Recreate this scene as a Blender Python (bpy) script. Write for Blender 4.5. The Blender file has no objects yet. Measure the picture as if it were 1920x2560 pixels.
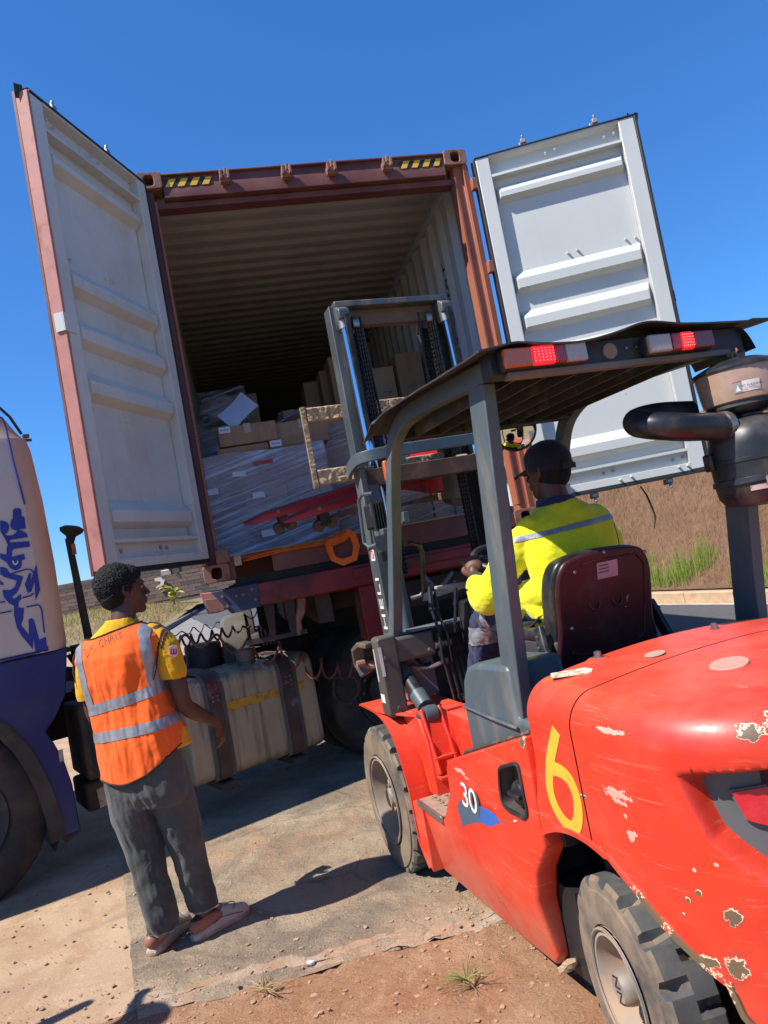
import bpy, bmesh, math, random
from math import sin, cos, pi, radians, sqrt
from mathutils import Vector, Matrix, noise
C = bpy.context.scene.collection
scene = bpy.context.scene
# ------------------------------------------------------------------ camera
CAMH = 1.5758
ROLL, PITCH, FPX = 0.18533, 0.05426, 1832.0
cam_d = bpy.data.cameras.new("camera"); cam = bpy.data.objects.new("camera", cam_d); C.objects.link(cam)
_R = Vector((1, 0, 0)); _U = Vector((0, -sin(PITCH), cos(PITCH))); _F = Vector((0, cos(PITCH), sin(PITCH)))
_R2 = _R * cos(ROLL) - _U * sin(ROLL); _U2 = _R * sin(ROLL) + _U * cos(ROLL)
m = Matrix.Identity(4)
for i in range(3):
    m[i][0] = _R2[i]; m[i][1] = _U2[i]; m[i][2] = -_F[i]
m[2][3] = CAMH
cam.matrix_world = m
cam_d.sensor_fit = 'VERTICAL'; cam_d.sensor_height = 24.0; cam_d.lens = 24.0 * FPX / 2560.0
cam_d.clip_start = 0.05; cam_d.clip_end = 3000
scene.camera = cam
scene.render.resolution_x = 768; scene.render.resolution_y = 1024
# ------------------------------------------------------------------ light
SUN_AZ, SUN_EL = radians(26.0), radians(52.0)      # light travels towards +X, rotated 27 deg to +Y
Ld = Vector((cos(SUN_AZ) * cos(SUN_EL), sin(SUN_AZ) * cos(SUN_EL), -sin(SUN_EL)))
w = bpy.data.worlds.new("World"); scene.world = w; w.use_nodes = True
nt = w.node_tree; nt.nodes.clear()
sky = nt.nodes.new('ShaderNodeTexSky'); sky.sky_type = 'NISHITA'; sky.sun_disc = False
sky.sun_elevation = SUN_EL
sx, sy = -Ld.x, -Ld.y                                # direction to the sun
sky.sun_rotation = math.atan2(sx, sy)
sky.altitude = 1300; sky.air_density = 1.0; sky.dust_density = 0.0; sky.ozone_density = 4.0
bg = nt.nodes.new('ShaderNodeBackground'); bg.inputs[1].default_value = 0.115
out = nt.nodes.new('ShaderNodeOutputWorld')
gm = nt.nodes.new('ShaderNodeGamma'); gm.inputs[1].default_value = .8       # the deep, clear blue of the dry-season sky
bw = nt.nodes.new('ShaderNodeRGBToBW'); nt.links.new(sky.outputs[0], gm.inputs[0]); nt.links.new(gm.outputs[0], bw.inputs[0])
v1 = nt.nodes.new('ShaderNodeVectorMath'); v1.operation = 'SUBTRACT'; nt.links.new(gm.outputs[0], v1.inputs[0]); nt.links.new(bw.outputs[0], v1.inputs[1])
v2 = nt.nodes.new('ShaderNodeVectorMath'); v2.operation = 'SCALE'; v2.inputs['Scale'].default_value = 1.85; nt.links.new(v1.outputs[0], v2.inputs[0])
v3 = nt.nodes.new('ShaderNodeVectorMath'); v3.operation = 'ADD'; nt.links.new(v2.outputs[0], v3.inputs[0]); nt.links.new(bw.outputs[0], v3.inputs[1])
v4 = nt.nodes.new('ShaderNodeVectorMath'); v4.operation = 'MAXIMUM'; v4.inputs[1].default_value = (.02, .02, .02); nt.links.new(v3.outputs[0], v4.inputs[0])
v5 = nt.nodes.new('ShaderNodeVectorMath'); v5.operation = 'MULTIPLY'; v5.inputs[1].default_value = (.80, .95, 1.20); nt.links.new(v4.outputs[0], v5.inputs[0])
nt.links.new(v5.outputs[0], bg.inputs[0]); nt.links.new(bg.outputs[0], out.inputs[0])
sd = bpy.data.lights.new("sun", 'SUN'); sd.energy = 5.0; sd.angle = radians(0.53); sd.color = (1.0, 0.955, 0.89)
so = bpy.data.objects.new("sun", sd); C.objects.link(so)
so.rotation_euler = Ld.to_track_quat('-Z', 'Y').to_euler(); so.location = (-6, -4, 12)
scene.view_settings.view_transform = 'Standard'; scene.view_settings.look = 'None'
scene.view_settings.exposure = 0.55; scene.view_settings.gamma = 1.0
scene.view_settings.use_curve_mapping = False
RND = random.Random(7)

# ------------------------------------------------------------------ materials
def _n(nt, t, **k):
    n = nt.nodes.new(t)
    for a, b in k.items(): setattr(n, a, b)
    return n
def mixc(nt, fac, a, b, mode='MIX'):
    n = _n(nt, 'ShaderNodeMix', data_type='RGBA', blend_type=mode)
    for s, v in ((0, fac), (6, a), (7, b)):
        if hasattr(v, 'is_output'): nt.links.new(v, n.inputs[s])
        elif s == 0: n.inputs[0].default_value = v
        else: n.inputs[s].default_value = (*v[:3], 1)
    return n.outputs[2]
def noise_t(nt, vec, scale, detail=4, rough=.55, lo=None, hi=None, stretch=None, dist=0):
    if stretch:
        mp = _n(nt, 'ShaderNodeMapping'); mp.inputs['Scale'].default_value = stretch
        nt.links.new(vec, mp.inputs['Vector']); vec = mp.outputs[0]
    t = _n(nt, 'ShaderNodeTexNoise'); t.inputs['Scale'].default_value = scale
    t.inputs['Detail'].default_value = detail; t.inputs['Roughness'].default_value = rough
    t.inputs['Distortion'].default_value = dist
    nt.links.new(vec, t.inputs['Vector']); o = t.outputs['Fac']
    if lo is not None:
        r = _n(nt, 'ShaderNodeMapRange'); r.interpolation_type = 'SMOOTHSTEP'
        r.inputs['From Min'].default_value = lo; r.inputs['From Max'].default_value = hi
        nt.links.new(o, r.inputs['Value']); o = r.outputs[0]
    return o
def mulv(nt, a, k):
    n = _n(nt, 'ShaderNodeMath', operation='MULTIPLY')
    for i, v in enumerate((a, k)):
        if hasattr(v, 'is_output'): nt.links.new(v, n.inputs[i])
        else: n.inputs[i].default_value = v
    return n.outputs[0]
MATS = {}
def base_mat(name, rough=.5, metal=0.0, spec=.5):
    m = bpy.data.materials.new(name); m.use_nodes = True
    nt = m.node_tree; b = nt.nodes['Principled BSDF']
    b.inputs['Roughness'].default_value = rough; b.inputs['Metallic'].default_value = metal
    if 'Specular IOR Level' in b.inputs: b.inputs['Specular IOR Level'].default_value = spec
    tc = _n(nt, 'ShaderNodeTexCoord')
    MATS[name] = m
    return m, nt, b, tc.outputs['Object']
def bump(nt, b, h, strength=.3, dist=.01, prev=None):
    n = _n(nt, 'ShaderNodeBump'); n.inputs['Strength'].default_value = strength; n.inputs['Distance'].default_value = dist
    nt.links.new(h, n.inputs['Height'])
    if prev: nt.links.new(prev, n.inputs['Normal'])
    nt.links.new(n.outputs[0], b.inputs['Normal']); return n.outputs[0]
def pm(name, col, rough=.5, metal=0.0, var=.12, vscale=3, dirt=None, damt=.5, dscale=4, dlo=.5, dhi=.7, dstretch=None,
       chips=None, clo=.66, chi=.67, cscale=6, streak=None, slo=.55, shi=.75, bstr=.15, bscale=60, bdist=.002, spec=.5, coat=0, sheen=0, dirt2=None):
    """painted / plain surface: base colour, soft variation, dirt patches, chips, vertical streaks, fine bump"""
    m, nt, b, V = base_mat(name, rough, metal, spec)
    n0 = noise_t(nt, V, vscale, 5, .6, .3, .7)
    c = mixc(nt, n0, [x * (1 - var) for x in col], [min(1, x * (1 + var)) for x in col])
    rgh = None
    if streak:
        s = noise_t(nt, V, 14, 4, .6, slo, shi, stretch=(1, 1, .07))
        c = mixc(nt, mulv(nt, s, streak[1]), c, streak[0])
    if dirt:
        d = noise_t(nt, V, dscale, 6, .65, dlo, dhi, stretch=dstretch)
        dm = mulv(nt, d, damt)
        c = mixc(nt, dm, c, dirt)
        rr = _n(nt, 'ShaderNodeMapRange'); rr.inputs['To Min'].default_value = rough; rr.inputs['To Max'].default_value = min(1, rough + .35)
        nt.links.new(dm, rr.inputs['Value']); nt.links.new(rr.outputs[0], b.inputs['Roughness'])
    if dirt2:
        d = noise_t(nt, V, dirt2[2], 6, .7, .45, .75)
        c = mixc(nt, mulv(nt, d, dirt2[1]), c, dirt2[0])
    if chips:
        k = noise_t(nt, V, cscale, 7, .62, clo, chi, dist=.3)
        c = mixc(nt, k, c, chips)
    nt.links.new(c, b.inputs['Base Color'])
    if bstr: bump(nt, b, noise_t(nt, V, bscale, 4, .6), bstr, bdist)
    if coat: b.inputs['Coat Weight'].default_value = coat; b.inputs['Coat Roughness'].default_value = .15
    if sheen: b.inputs['Sheen Weight'].default_value = sheen
    return m

# ------------------------------------------------------------------ mesh builder
class M:
    def __init__(s): s.v = []; s.f = []
    def add(s, vs, fs):
        o = len(s.v); s.v += [Vector(x) for x in vs]; s.f += [tuple(i + o for i in f) for f in fs]; return s
    def box(s, x0, x1, y0, y1, z0, z1, T=None):
        vs = [(x, y, z) for z in (z0, z1) for y in (y0, y1) for x in (x0, x1)]
        if T is not None: vs = [T @ Vector(p) for p in vs]
        return s.add(vs, [(0, 2, 3, 1), (4, 5, 7, 6), (0, 1, 5, 4), (2, 6, 7, 3), (0, 4, 6, 2), (1, 3, 7, 5)])
    def obox(s, c, size, rot=None):
        T = Matrix.Translation(Vector(c)) @ (rot.to_matrix().to_4x4() if rot is not None and not isinstance(rot, Matrix) else (rot.to_4x4() if rot is not None else Matrix.Identity(4)))
        a, b, d = size[0] / 2, size[1] / 2, size[2] / 2
        return s.box(-a, a, -b, b, -d, d, T)
    def prism(s, poly, axis, a, b, T=None):
        """extrude 2-D polygon; axis 'x': poly=(y,z); 'y': poly=(x,z); 'z': poly=(x,y)"""
        def P(p, h):
            q = {'x': (h, p[0], p[1]), 'y': (p[0], h, p[1]), 'z': (p[0], p[1], h)}[axis]
            return T @ Vector(q) if T is not None else q
        n = len(poly)
        vs = [P(p, a) for p in poly] + [P(p, b) for p in poly]
        fs = [tuple(range(n)), tuple(range(2 * n - 1, n - 1, -1))]
        fs += [(i, (i + 1) % n, n + (i + 1) % n, n + i) for i in range(n)]
        return s.add(vs, fs)
    def ring(s, outer, inner, axis, a, b):
        """prism with a hole: outer and inner have the same number of points"""
        def P(p, h): return {'x': (h, p[0], p[1]), 'y': (p[0], h, p[1]), 'z': (p[0], p[1], h)}[axis]
        n = len(outer)
        vs = [P(p, a) for p in outer] + [P(p, a) for p in inner] + [P(p, b) for p in outer] + [P(p, b) for p in inner]
        fs = []
        for i in range(n):
            j = (i + 1) % n
            fs += [(i, j, n + j, n + i), (2 * n + j, 2 * n + i, 3 * n + i, 3 * n + j), (i, 2 * n + i, 2 * n + j, j), (n + i, n + j, 3 * n + j, 3 * n + i)]
        return s.add(vs, fs)
    def tube(s, path, r, n=10, sec=None, cap=True, up=None, closed=False):
        """sweep a circle (radius r or list) or a 2-D section along a path"""
        P = [Vector(p) for p in path]; k = len(P); rings = []
        prev = None
        for i, p in enumerate(P):
            if closed: t = (P[(i + 1) % k] - P[i - 1]).normalized()
            else: t = ((P[min(i + 1, k - 1)] - P[max(i - 1, 0)])).normalized()
            if prev is None:
                u = Vector(up) if up else (Vector((0, 0, 1)) if abs(t.z) < .9 else Vector((1, 0, 0)))
            else: u = prev if not up else Vector(up)
            a = (u - t * u.dot(t)).normalized(); bb = t.cross(a); prev = a
            rr = r[i] if isinstance(r, (list, tuple)) else r
            if sec: ring = [p + a * q[1] + bb * q[0] for q in sec]
            else: ring = [p + a * (rr * sin(2 * pi * j / n)) + bb * (rr * cos(2 * pi * j / n)) for j in range(n)]
            rings.append(ring)
        m = len(rings[0]); vs = [q for rg in rings for q in rg]; fs = []
        for i in range(k if closed else k - 1):
            for j in range(m):
                a0, b0 = i * m, ((i + 1) % k) * m
                fs.append((a0 + j, a0 + (j + 1) % m, b0 + (j + 1) % m, b0 + j))
        if cap and not closed: fs += [tuple(range(m - 1, -1, -1)), tuple(range((k - 1) * m, k * m))]
        return s.add(vs, fs)
    def cyl(s, p0, p1, r0, r1=None, n=20): return s.tube([p0, p1], [r0, r0 if r1 is None else r1], n)
    def lathe(s, prof, origin, axis=(0, 0, 1), n=32, a0=0, a1=2 * pi, ref=None):
        """prof: list of (radius, height along axis). closed profile -> solid"""
        ax = Vector(axis).normalized(); u = Vector(ref) if ref else (Vector((1, 0, 0)) if abs(ax.x) < .9 else Vector((0, 1, 0)))
        u = (u - ax * u.dot(ax)).normalized(); v = ax.cross(u); o = Vector(origin)
        full = abs(a1 - a0 - 2 * pi) < 1e-6; k = n if full else n + 1; m = len(prof); vs = []
        for i in range(k):
            a = a0 + (a1 - a0) * i / n
            d = u * cos(a) + v * sin(a)
            vs += [o + d * r + ax * h for r, h in prof]
        fs = []
        for i in range(n):
            i2 = (i + 1) % k
            for j in range(m - 1): fs.append((i * m + j, i * m + j + 1, i2 * m + j + 1, i2 * m + j))
        s.add(vs, fs); return s
    def grid(s, fn, nu, nv, closeu=False):
        vs = [fn(i / nu, j / nv) for i in range(nu + (0 if closeu else 1)) for j in range(nv + 1)]
        fs = []; k = nu if closeu else nu + 1
        for i in range(nu):
            i2 = (i + 1) % k
            for j in range(nv): fs.append((i * (nv + 1) + j, i * (nv + 1) + j + 1, i2 * (nv + 1) + j + 1, i2 * (nv + 1) + j))
        return s.add(vs, fs)
    def mesh(s, name, mat, smooth=35, recalc=True, merge=False):
        me = bpy.data.meshes.new(name); me.from_pydata([tuple(v) for v in s.v], [], s.f)
        bm = bmesh.new(); bm.from_mesh(me)
        if merge: bmesh.ops.remove_doubles(bm, verts=bm.verts, dist=1e-5)
        if recalc: bmesh.ops.recalc_face_normals(bm, faces=bm.faces)
        bm.to_mesh(me); bm.free()
        for mm in (mat if isinstance(mat, (list, tuple)) else [mat]): me.materials.append(mm)
        if smooth:
            me.polygons.foreach_set('use_smooth', [True] * len(me.polygons)); me.set_sharp_from_angle(angle=radians(smooth))
        me.update(); return me
    def obj(s, name, mat, parent=None, bevel=0, seg=2, smooth=35, recalc=True, merge=False, **kw):
        o = bpy.data.objects.new(name, s.mesh(name, mat, smooth, recalc, merge)); C.objects.link(o)
        if parent is not None: o.parent = parent
        if bevel:
            md = o.modifiers.new('bevel', 'BEVEL'); md.width = bevel; md.segments = seg; md.limit_method = 'ANGLE'; md.angle_limit = radians(40)
        for k, v in kw.items(): o[k] = v
        return o
def thing(name, label, cat, loc=(0, 0, 0), rz=0.0, group=None):
    o = bpy.data.objects.new(name, None); C.objects.link(o); o.location = loc; o.rotation_euler = (0, 0, rz)
    o.empty_display_size = .2; tag(o, label, cat, group); return o
def tag(o, label, cat, group=None):
    o['label'] = label; o['category'] = cat
    if group: o['group'] = group
    return o
def struct(o): o['kind'] = 'structure'; return o
def dupm(src, name, parent, loc=(0, 0, 0), rot=None, scale=None, mat=None):
    """another piece sharing mesh data"""
    o = bpy.data.objects.new(name, src.data if hasattr(src, 'data') else src); C.objects.link(o); o.parent = parent
    o.location = loc
    if rot is not None: o.rotation_euler = rot
    if scale is not None: o.scale = scale
    return o
def rrect(x0, x1, y0, y1, r, n=5):
    pts = []
    for cx, cy, a in ((x1 - r, y1 - r, 0), (x0 + r, y1 - r, pi / 2), (x0 + r, y0 + r, pi), (x1 - r, y0 + r, 3 * pi / 2)):
        for i in range(n + 1):
            t = a + pi / 2 * i / n; pts.append((cx + r * cos(t), cy + r * sin(t)))
    return pts
def text_mesh(txt, size, extrude=.0006, font=None, shear=0, space=1.0):
    cu = bpy.data.curves.new('t', 'FONT'); cu.body = txt; cu.size = size; cu.extrude = extrude; cu.align_x = 'CENTER'; cu.align_y = 'CENTER'
    cu.resolution_u = 3; cu.shear = shear; cu.space_character = space
    o = bpy.data.objects.new('t', cu); C.objects.link(o); dg = bpy.context.evaluated_depsgraph_get()
    me = bpy.data.meshes.new_from_object(o.evaluated_get(dg)); bpy.data.objects.remove(o); bpy.data.curves.remove(cu)
    return me
def text_obj(name, txt, size, mat, parent, loc, X, Y, sx=1.0, sy=1.0, **k):
    """flat lettering: X = reading direction, Y = up direction (in parent's space)"""
    me = text_mesh(txt, size, **k); me.materials.clear(); me.materials.append(mat); me.name = name
    o = bpy.data.objects.new(name, me); C.objects.link(o); o.parent = parent
    X = Vector(X).normalized(); Y = Vector(Y); Y = (Y - X * Y.dot(X)).normalized(); Z = X.cross(Y)
    mm = Matrix(((X.x, Y.x, Z.x, loc[0]), (X.y, Y.y, Z.y, loc[1]), (X.z, Y.z, Z.z, loc[2]), (0, 0, 0, 1)))
    o.matrix_local = mm @ Matrix.Diagonal((sx, sy, 1, 1)); return o
def bake(o, name=None):
    """apply the modifiers of an object without operators; returns a new mesh"""
    bpy.context.view_layer.update(); dg = bpy.context.evaluated_depsgraph_get()
    me = bpy.data.meshes.new_from_object(o.evaluated_get(dg)); me.name = name or o.data.name; return me
def rounded(o):  # replace data by evaluated
    me = bake(o, o.name); o.modifiers.clear(); o.data = me; return o
def fbm(p, s=1.0, o=4):
    return noise.fractal(Vector(p) * s, .8, 2.0, o, noise_basis='PERLIN_ORIGINAL')
# ================================================================== SETTING
def ground_mat(name, c1, c2, c3, s1=.7, s2=6, rough=.9, bs=.5, crack=True, stain=None, bd=.01):
    m, nt, b, V = base_mat(name, rough, 0, .25)
    a = noise_t(nt, V, s1, 6, .65, .35, .65); c = mixc(nt, a, c1, c2)
    d = noise_t(nt, V, s2, 8, .7, .42, .62, dist=.6); c = mixc(nt, mulv(nt, d, .75), c, c3)
    g = noise_t(nt, V, 160, 3, .8, .35, .7); c = mixc(nt, mulv(nt, g, .45), c, [x * .6 for x in c1])
    tr = noise_t(nt, V, 2.6, 5, .6, .55, .68, stretch=(.25, 1.6, 1), dist=.4); c = mixc(nt, mulv(nt, tr, .30), c, [x * .62 for x in c1])
    g2 = noise_t(nt, V, 60, 3, .8, .6, .7); c = mixc(nt, mulv(nt, g2, .45), c, [min(1, x * 1.5) for x in c2])
    if stain:
        st = noise_t(nt, V, stain[1], 5, .6, stain[2], stain[3], dist=.5); c = mixc(nt, mulv(nt, st, stain[4]), c, stain[0])
    h = noise_t(nt, V, 90, 6, .75)
    n1 = bump(nt, b, h, bs, bd)
    h2 = noise_t(nt, V, 9, 5, .6); n1 = bump(nt, b, h2, bs * .8, bd * 2.5, n1)
    if crack:
        vo = _n(nt, 'ShaderNodeTexVoronoi', feature='DISTANCE_TO_EDGE'); vo.inputs['Scale'].default_value = 1.1
        mp = _n(nt, 'ShaderNodeMix', data_type='RGBA'); mp.inputs[0].default_value = .12
        nn = _n(nt, 'ShaderNodeTexNoise'); nn.inputs['Scale'].default_value = 3.5; nn.inputs['Detail'].default_value = 6
        nt.links.new(V, nn.inputs['Vector']); nt.links.new(V, mp.inputs[6]); nt.links.new(nn.outputs['Color'], mp.inputs[7])
        nt.links.new(mp.outputs[2], vo.inputs['Vector'])
        r = _n(nt, 'ShaderNodeMapRange'); r.inputs['From Min'].default_value = .0; r.inputs['From Max'].default_value = .012
        r.inputs['To Min'].default_value = 1; r.inputs['To Max'].default_value = 0
        nt.links.new(vo.outputs['Distance'], r.inputs['Value'])
        c = mixc(nt, mulv(nt, mulv(nt, r.outputs[0], noise_t(nt, V, 1.3, 3, .5, .42, .6)), .7), c, [x * .3 for x in c1])
    nt.links.new(c, b.inputs['Base Color']); return m
M_soil = ground_mat('red_soil', (.46, .245, .13), (.56, .35, .21), (.42, .20, .10), .8, 5, .95, 1.0, False, bd=.016)
M_asph = ground_mat('worn_asphalt', (.36, .27, .18), (.47, .36, .24), (.15, .125, .10), .8, 1.9, .88, .9, True, stain=((.46, .26, .14), 1.4, .45, .72, .6), bd=.013)
M_conc = ground_mat('dusty_concrete', (.44, .295, .185), (.50, .36, .235), (.35, .21, .12), .5, 3, .85, .35, False, stain=((.20, .19, .18), 1.7, .62, .72, .8))
M_road = ground_mat('road_asphalt', (.10, .098, .095), (.125, .12, .115), (.085, .083, .08), .35, 20, .8, .4, False, stain=((.33, .24, .16), .9, .62, .8, .5))
M_roadl = ground_mat('dusty_road', (.22, .21, .20), (.30, .28, .26), (.33, .26, .2), .25, 3, .85, .3, False)
M_bank = ground_mat('dry_bank', (.15, .075, .045), (.21, .12, .07), (.13, .09, .045), .9, 7, .95, .8, False)
M_bankl = ground_mat('dry_verge', (.27, .18, .09), (.33, .25, .13), (.22, .2, .08), .3, 5, .95, .6, False)
M_hill = ground_mat('hill_grass', (.20, .15, .07), (.26, .2, .1), (.13, .13, .05), .1, .8, .95, .4, False)
M_kerb = pm('kerb_concrete', (.50, .34, .21), .85, var=.18, vscale=4, dirt=(.36, .2, .11), damt=.7, dscale=3, bstr=.4, bscale=70, bdist=.004)
M_kerbd = pm('kerb_dark', (.19, .17, .15), .9, var=.25, vscale=3, dirt=(.34, .28, .2), damt=.6, dscale=2, bstr=.4)
M_lime = pm('lime_line', (.72, .68, .62), .9, var=.15, dirt=(.35, .25, .18), damt=.8, dscale=12, bstr=.3)

# ground: one sheet to the horizon
m_ = M(); m_.grid(lambda u, v: (-900 + 1800 * u, -300 + 1500 * v, -.03), 30, 30)
struct(m_.obj('ground', M_bankl, recalc=False, smooth=0))
# near soil strip with real relief
def soil_h(x, y):
    e = fbm((x, y, 0), 3.0, 6) * .014 + fbm((x, y, 3), 11, 4) * .006 + fbm((x, y, 9), 34, 3) * .003
    strip = max(0, 1 - abs(y - (2.74 + .12 * x)) / .42)
    gap = .010 + .004 * strip
    for k, tx in enumerate((-.62, -.56, .02, .08, -.18)):   # wheel ruts pressed into the soil
        ax = tx + (y - 2.8) * .22 + .01 * sin(y * 9 + k)
        gap -= .012 * max(0, 1 - abs(x - ax) / .012) * (1 if k < 4 else .5)
    return gap + e * (1.6 * strip + .3)
m_ = M(); m_.grid(lambda u, v: (-4 + 9.5 * u, .6 + 2.62 * v, soil_h(-4 + 9.5 * u, .6 + 2.62 * v)), 330, 110)
struct(m_.obj('soil_strip', M_soil, recalc=False))
# asphalt yard: its near edge is ragged
def edge_asph(x): return 3.06 + .13 * (x + .2) + .05 * fbm((x, 1, 0), 2.2, 4) + .012 * fbm((x, 5, 0), 18, 3)
def jx(y): return -1.86 + .405 * (4.31 - y) + .014 * fbm((0, y, 2), 5, 5)     # joint between slab and asphalt
m_ = M()
def ya(u, v):
    x = -1.83 + 26 * (u ** 1.8); y0 = edge_asph(x); y = y0 + (30 - y0) * (v ** 2.0)
    x = x + (jx(min(y, 5.2)) + 1.83) * max(0, 1 - max(0, x + 1.83) / 4)
    t = min(1, (y - y0) / .05)
    return (x, y, .012 + .014 * t + .002 * fbm((x, y, 0), 6, 3) + .003 * fbm((x, y, 5), 17, 3))
m_.grid(ya, 170, 120); struct(m_.obj('asphalt_yard', M_asph, recalc=False))
# concrete slab on the left
def edge_conc(x): return 2.90 + .10 * (x + 1.2) + .04 * fbm((x, 7, 0), 2.5, 4)
m_ = M()
def yc(u, v):
    y0 = edge_conc(-1.2 - 20 * (u ** 2)); y = y0 + (26 - y0) * v ** 2
    x = jx(min(y, 5.2)) + .03 - 26 * (u ** 2.0)
    return (x, y, .006 + .016 * min(1, (y - y0) / .08) + .0012 * fbm((x, y, 4), 5, 3))
m_.grid(yc, 110, 90); struct(m_.obj('concrete_slab', M_conc, recalc=False))
# pale concrete edge strip of the yard
m_ = M()
def ys(u, v):
    x = -1.3 + 7.5 * u; y = edge_asph(x) - .035 + .13 * v + .02 * fbm((x, v, 2), 6, 4)
    return (x, y, .006 + .024 * sin(pi * (.12 + .76 * v)) + .012 * fbm((x, y, 8), 9, 5))
M_strip = ground_mat('broken_edge', (.42, .31, .22), (.50, .39, .29), (.40, .22, .12), 1.6, 4, .9, .8, False)
m_.grid(ys, 260, 14); struct(m_.obj('yard_edge', M_strip, recalc=False))
# grey patch at the bottom right
m_ = M()
def yp(u, v):
    x = -.1 + 3.5 * u + .05 * fbm((0, v, u), 4, 3); y = 2.35 + .12 * x + .04 * fbm((u, 0, 4), 9, 4) - v * 1.6
    return (x, y, .040 + .004 * fbm((x, y, 4), 9, 4) - .05 * (1 - min(1, v / .03)) - .05 * (1 - min(1, u / .02)))
m_.grid(yp, 80, 40); struct(m_.obj('old_paving', M_strip, recalc=False))
# main road beyond the yard
m_ = M()
Rk = [(9.5, 0.5), (6.6, 4.6), (4.44, 9.88), (3.77, 11.5), (1.0, 17.5), (-3.5, 28), (-9, 44), (-16, 70)]    # right kerb line
def lerp_line(L, t):
    d = [0]
    for a, b in zip(L, L[1:]): d.append(d[-1] + math.dist(a, b))
    s = t * d[-1]
    for i in range(len(L) - 1):
        if s <= d[i + 1] or i == len(L) - 2:
            k = (s - d[i]) / (d[i + 1] - d[i]); return (L[i][0] + (L[i + 1][0] - L[i][0]) * k, L[i][1] + (L[i + 1][1] - L[i][1]) * k)
def line_n(L, t):
    a = lerp_line(L, max(0, t - .01)); b = lerp_line(L, min(1, t + .01)); d = Vector((b[0] - a[0], b[1] - a[1])).normalized()
    return Vector((d.y, -d.x))        # to the right of travel
m_.grid(lambda u, v: (lerp_line(Rk, u)[0] - line_n(Rk, u).x * (3.6 + .1 * fbm((u * 30, 0, 0), 1, 3)) * v, lerp_line(Rk, u)[1] - line_n(Rk, u).y * 3.6 * v, .034 + .0 * v), 60, 2)
struct(m_.obj('road', M_road, recalc=False))
m_ = M()
m_.grid(lambda u, v: (lerp_line(Rk, u)[0] - line_n(Rk, u).x * (.02 + .05 * v + .015 * fbm((u * 60, v, 0), 1, 3)), lerp_line(Rk, u)[1] - line_n(Rk, u).y * (.02 + .05 * v), .038), 400, 1)
struct(m_.obj('road_line', M_lime, recalc=False))
# right kerb: stones along the line
kerb_r = thing('kerb', 'sandy concrete kerb along the road below the dry grass bank', 'kerb')
L_tot = sum(math.dist(a, b) for a, b in zip(Rk, Rk[1:]))
ks = M(); ks.prism([(0, 0), (.145, 0), (.145, .17), (.018, .175), (0, .155)], 'y', -.445, .445)
ksm = ks.mesh('kerb_stone', M_kerb, 30)
nk = int(24 / .9)
for i in range(2, nk + 14):
    t = (i * .9 + .45) / L_tot
    if t > 1: break
    P = lerp_line(Rk, t); n = line_n(Rk, t)
    o = dupm(ksm, 'kerb_stone', kerb_r, (P[0], P[1], .03 + RND.uniform(-.003, .003)), (0, 0, math.atan2(n.y, n.x) + RND.uniform(-.004, .004)))
# left far kerb
Lk = [(-40, 31.5), (-13.2, 30.2), (-9.6, 28.9), (-12.6, 45.7), (-16, 70)]
def kerb_run(name, label, A, B, mat, hh=.16, z0=0.0):
    k = thing(name, label, 'kerb', (A[0], A[1], z0)); d = Vector((B[0] - A[0], B[1] - A[1], 0)); L = d.length; n = max(1, int(L / 1.0)); d.normalize()
    me = M().box(-.49, .49, 0, .2, -.05, hh).mesh('kerb_stone', mat, 30)
    for i in range(n):
        p = d * ((i + .5) * L / n); dupm(me, 'kerb_stone', k, (p.x, p.y, 0), (0, 0, math.atan2(d.y, d.x)), (L / n, 1, 1))
    return k
kerb_run('kerb', 'dark far kerb between the pale road and the dry grass on the left', (-9.4, 28.5), (-12.6, 46), M_kerbd, .22)
kerb_run('kerb', 'short loose kerb in the grass behind the air snorkel post', (-18.5, 31.2), (-12.3, 30.0), M_kerbd, .2)
# pale dusty road surface on the left distance
m_ = M(); m_.add([(-9.3, 28.4, .03), (6, 28.4, .03), (6, 75, .03), (-15.9, 75, .03), (-12.5, 46, .03)], [(0, 1, 2, 3, 4)]); m_.add([(-9.3, 22, .03), (6, 18, .03), (6, 28.4, .03), (-9.3, 28.4, .03)], [(0, 1, 2, 3)])
struct(m_.obj('far_road', M_roadl, recalc=False))

# right bank: rises from the kerb to the stone wall
def bank_h(t, d):      # t along the kerb 0..1, d distance outward
    top = 3.6 - 2.0 * min(1, max(0, (t - .06) / .34))
    top = max(top, 1.25)
    x = min(1, max(0, d / 3.6)); s = x * x * (3 - 2 * x)
    return .19 + (top - .19) * (.25 * x + .75 * s) * (1.0 if d < 3.6 else 1.0) + max(0, d - 3.6) * .03
def bankP(u, v, vmax=34):
    d = .13 + vmax * (v ** 2.2); P = lerp_line(Rk, u); n = line_n(Rk, u)
    if n.x < .3: n = Vector((.95, .3)).normalized()
    x = P[0] + n.x * d; y = P[1] + n.y * d
    return (x, y, bank_h(u, d) + .045 * fbm((x, y, 0), 1.1, 5) * min(1, d) )
m_ = M(); m_.grid(bankP, 170, 70); struct(m_.obj('grass_bank', M_bank, recalc=False))
# distant hill
m_ = M()
def hill(u, v):
    x = -30 + 150 * u; y = 26 + 110 * v
    h = 9.5 * math.exp(-((x - 34) / 24) ** 2) * min(1, v * 3.2) + .8 * fbm((x, y, 0), .06, 4) * v
    return (x, y, h - .3)
m_.grid(hill, 60, 30); struct(m_.obj('hill', M_hill, recalc=False))
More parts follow.
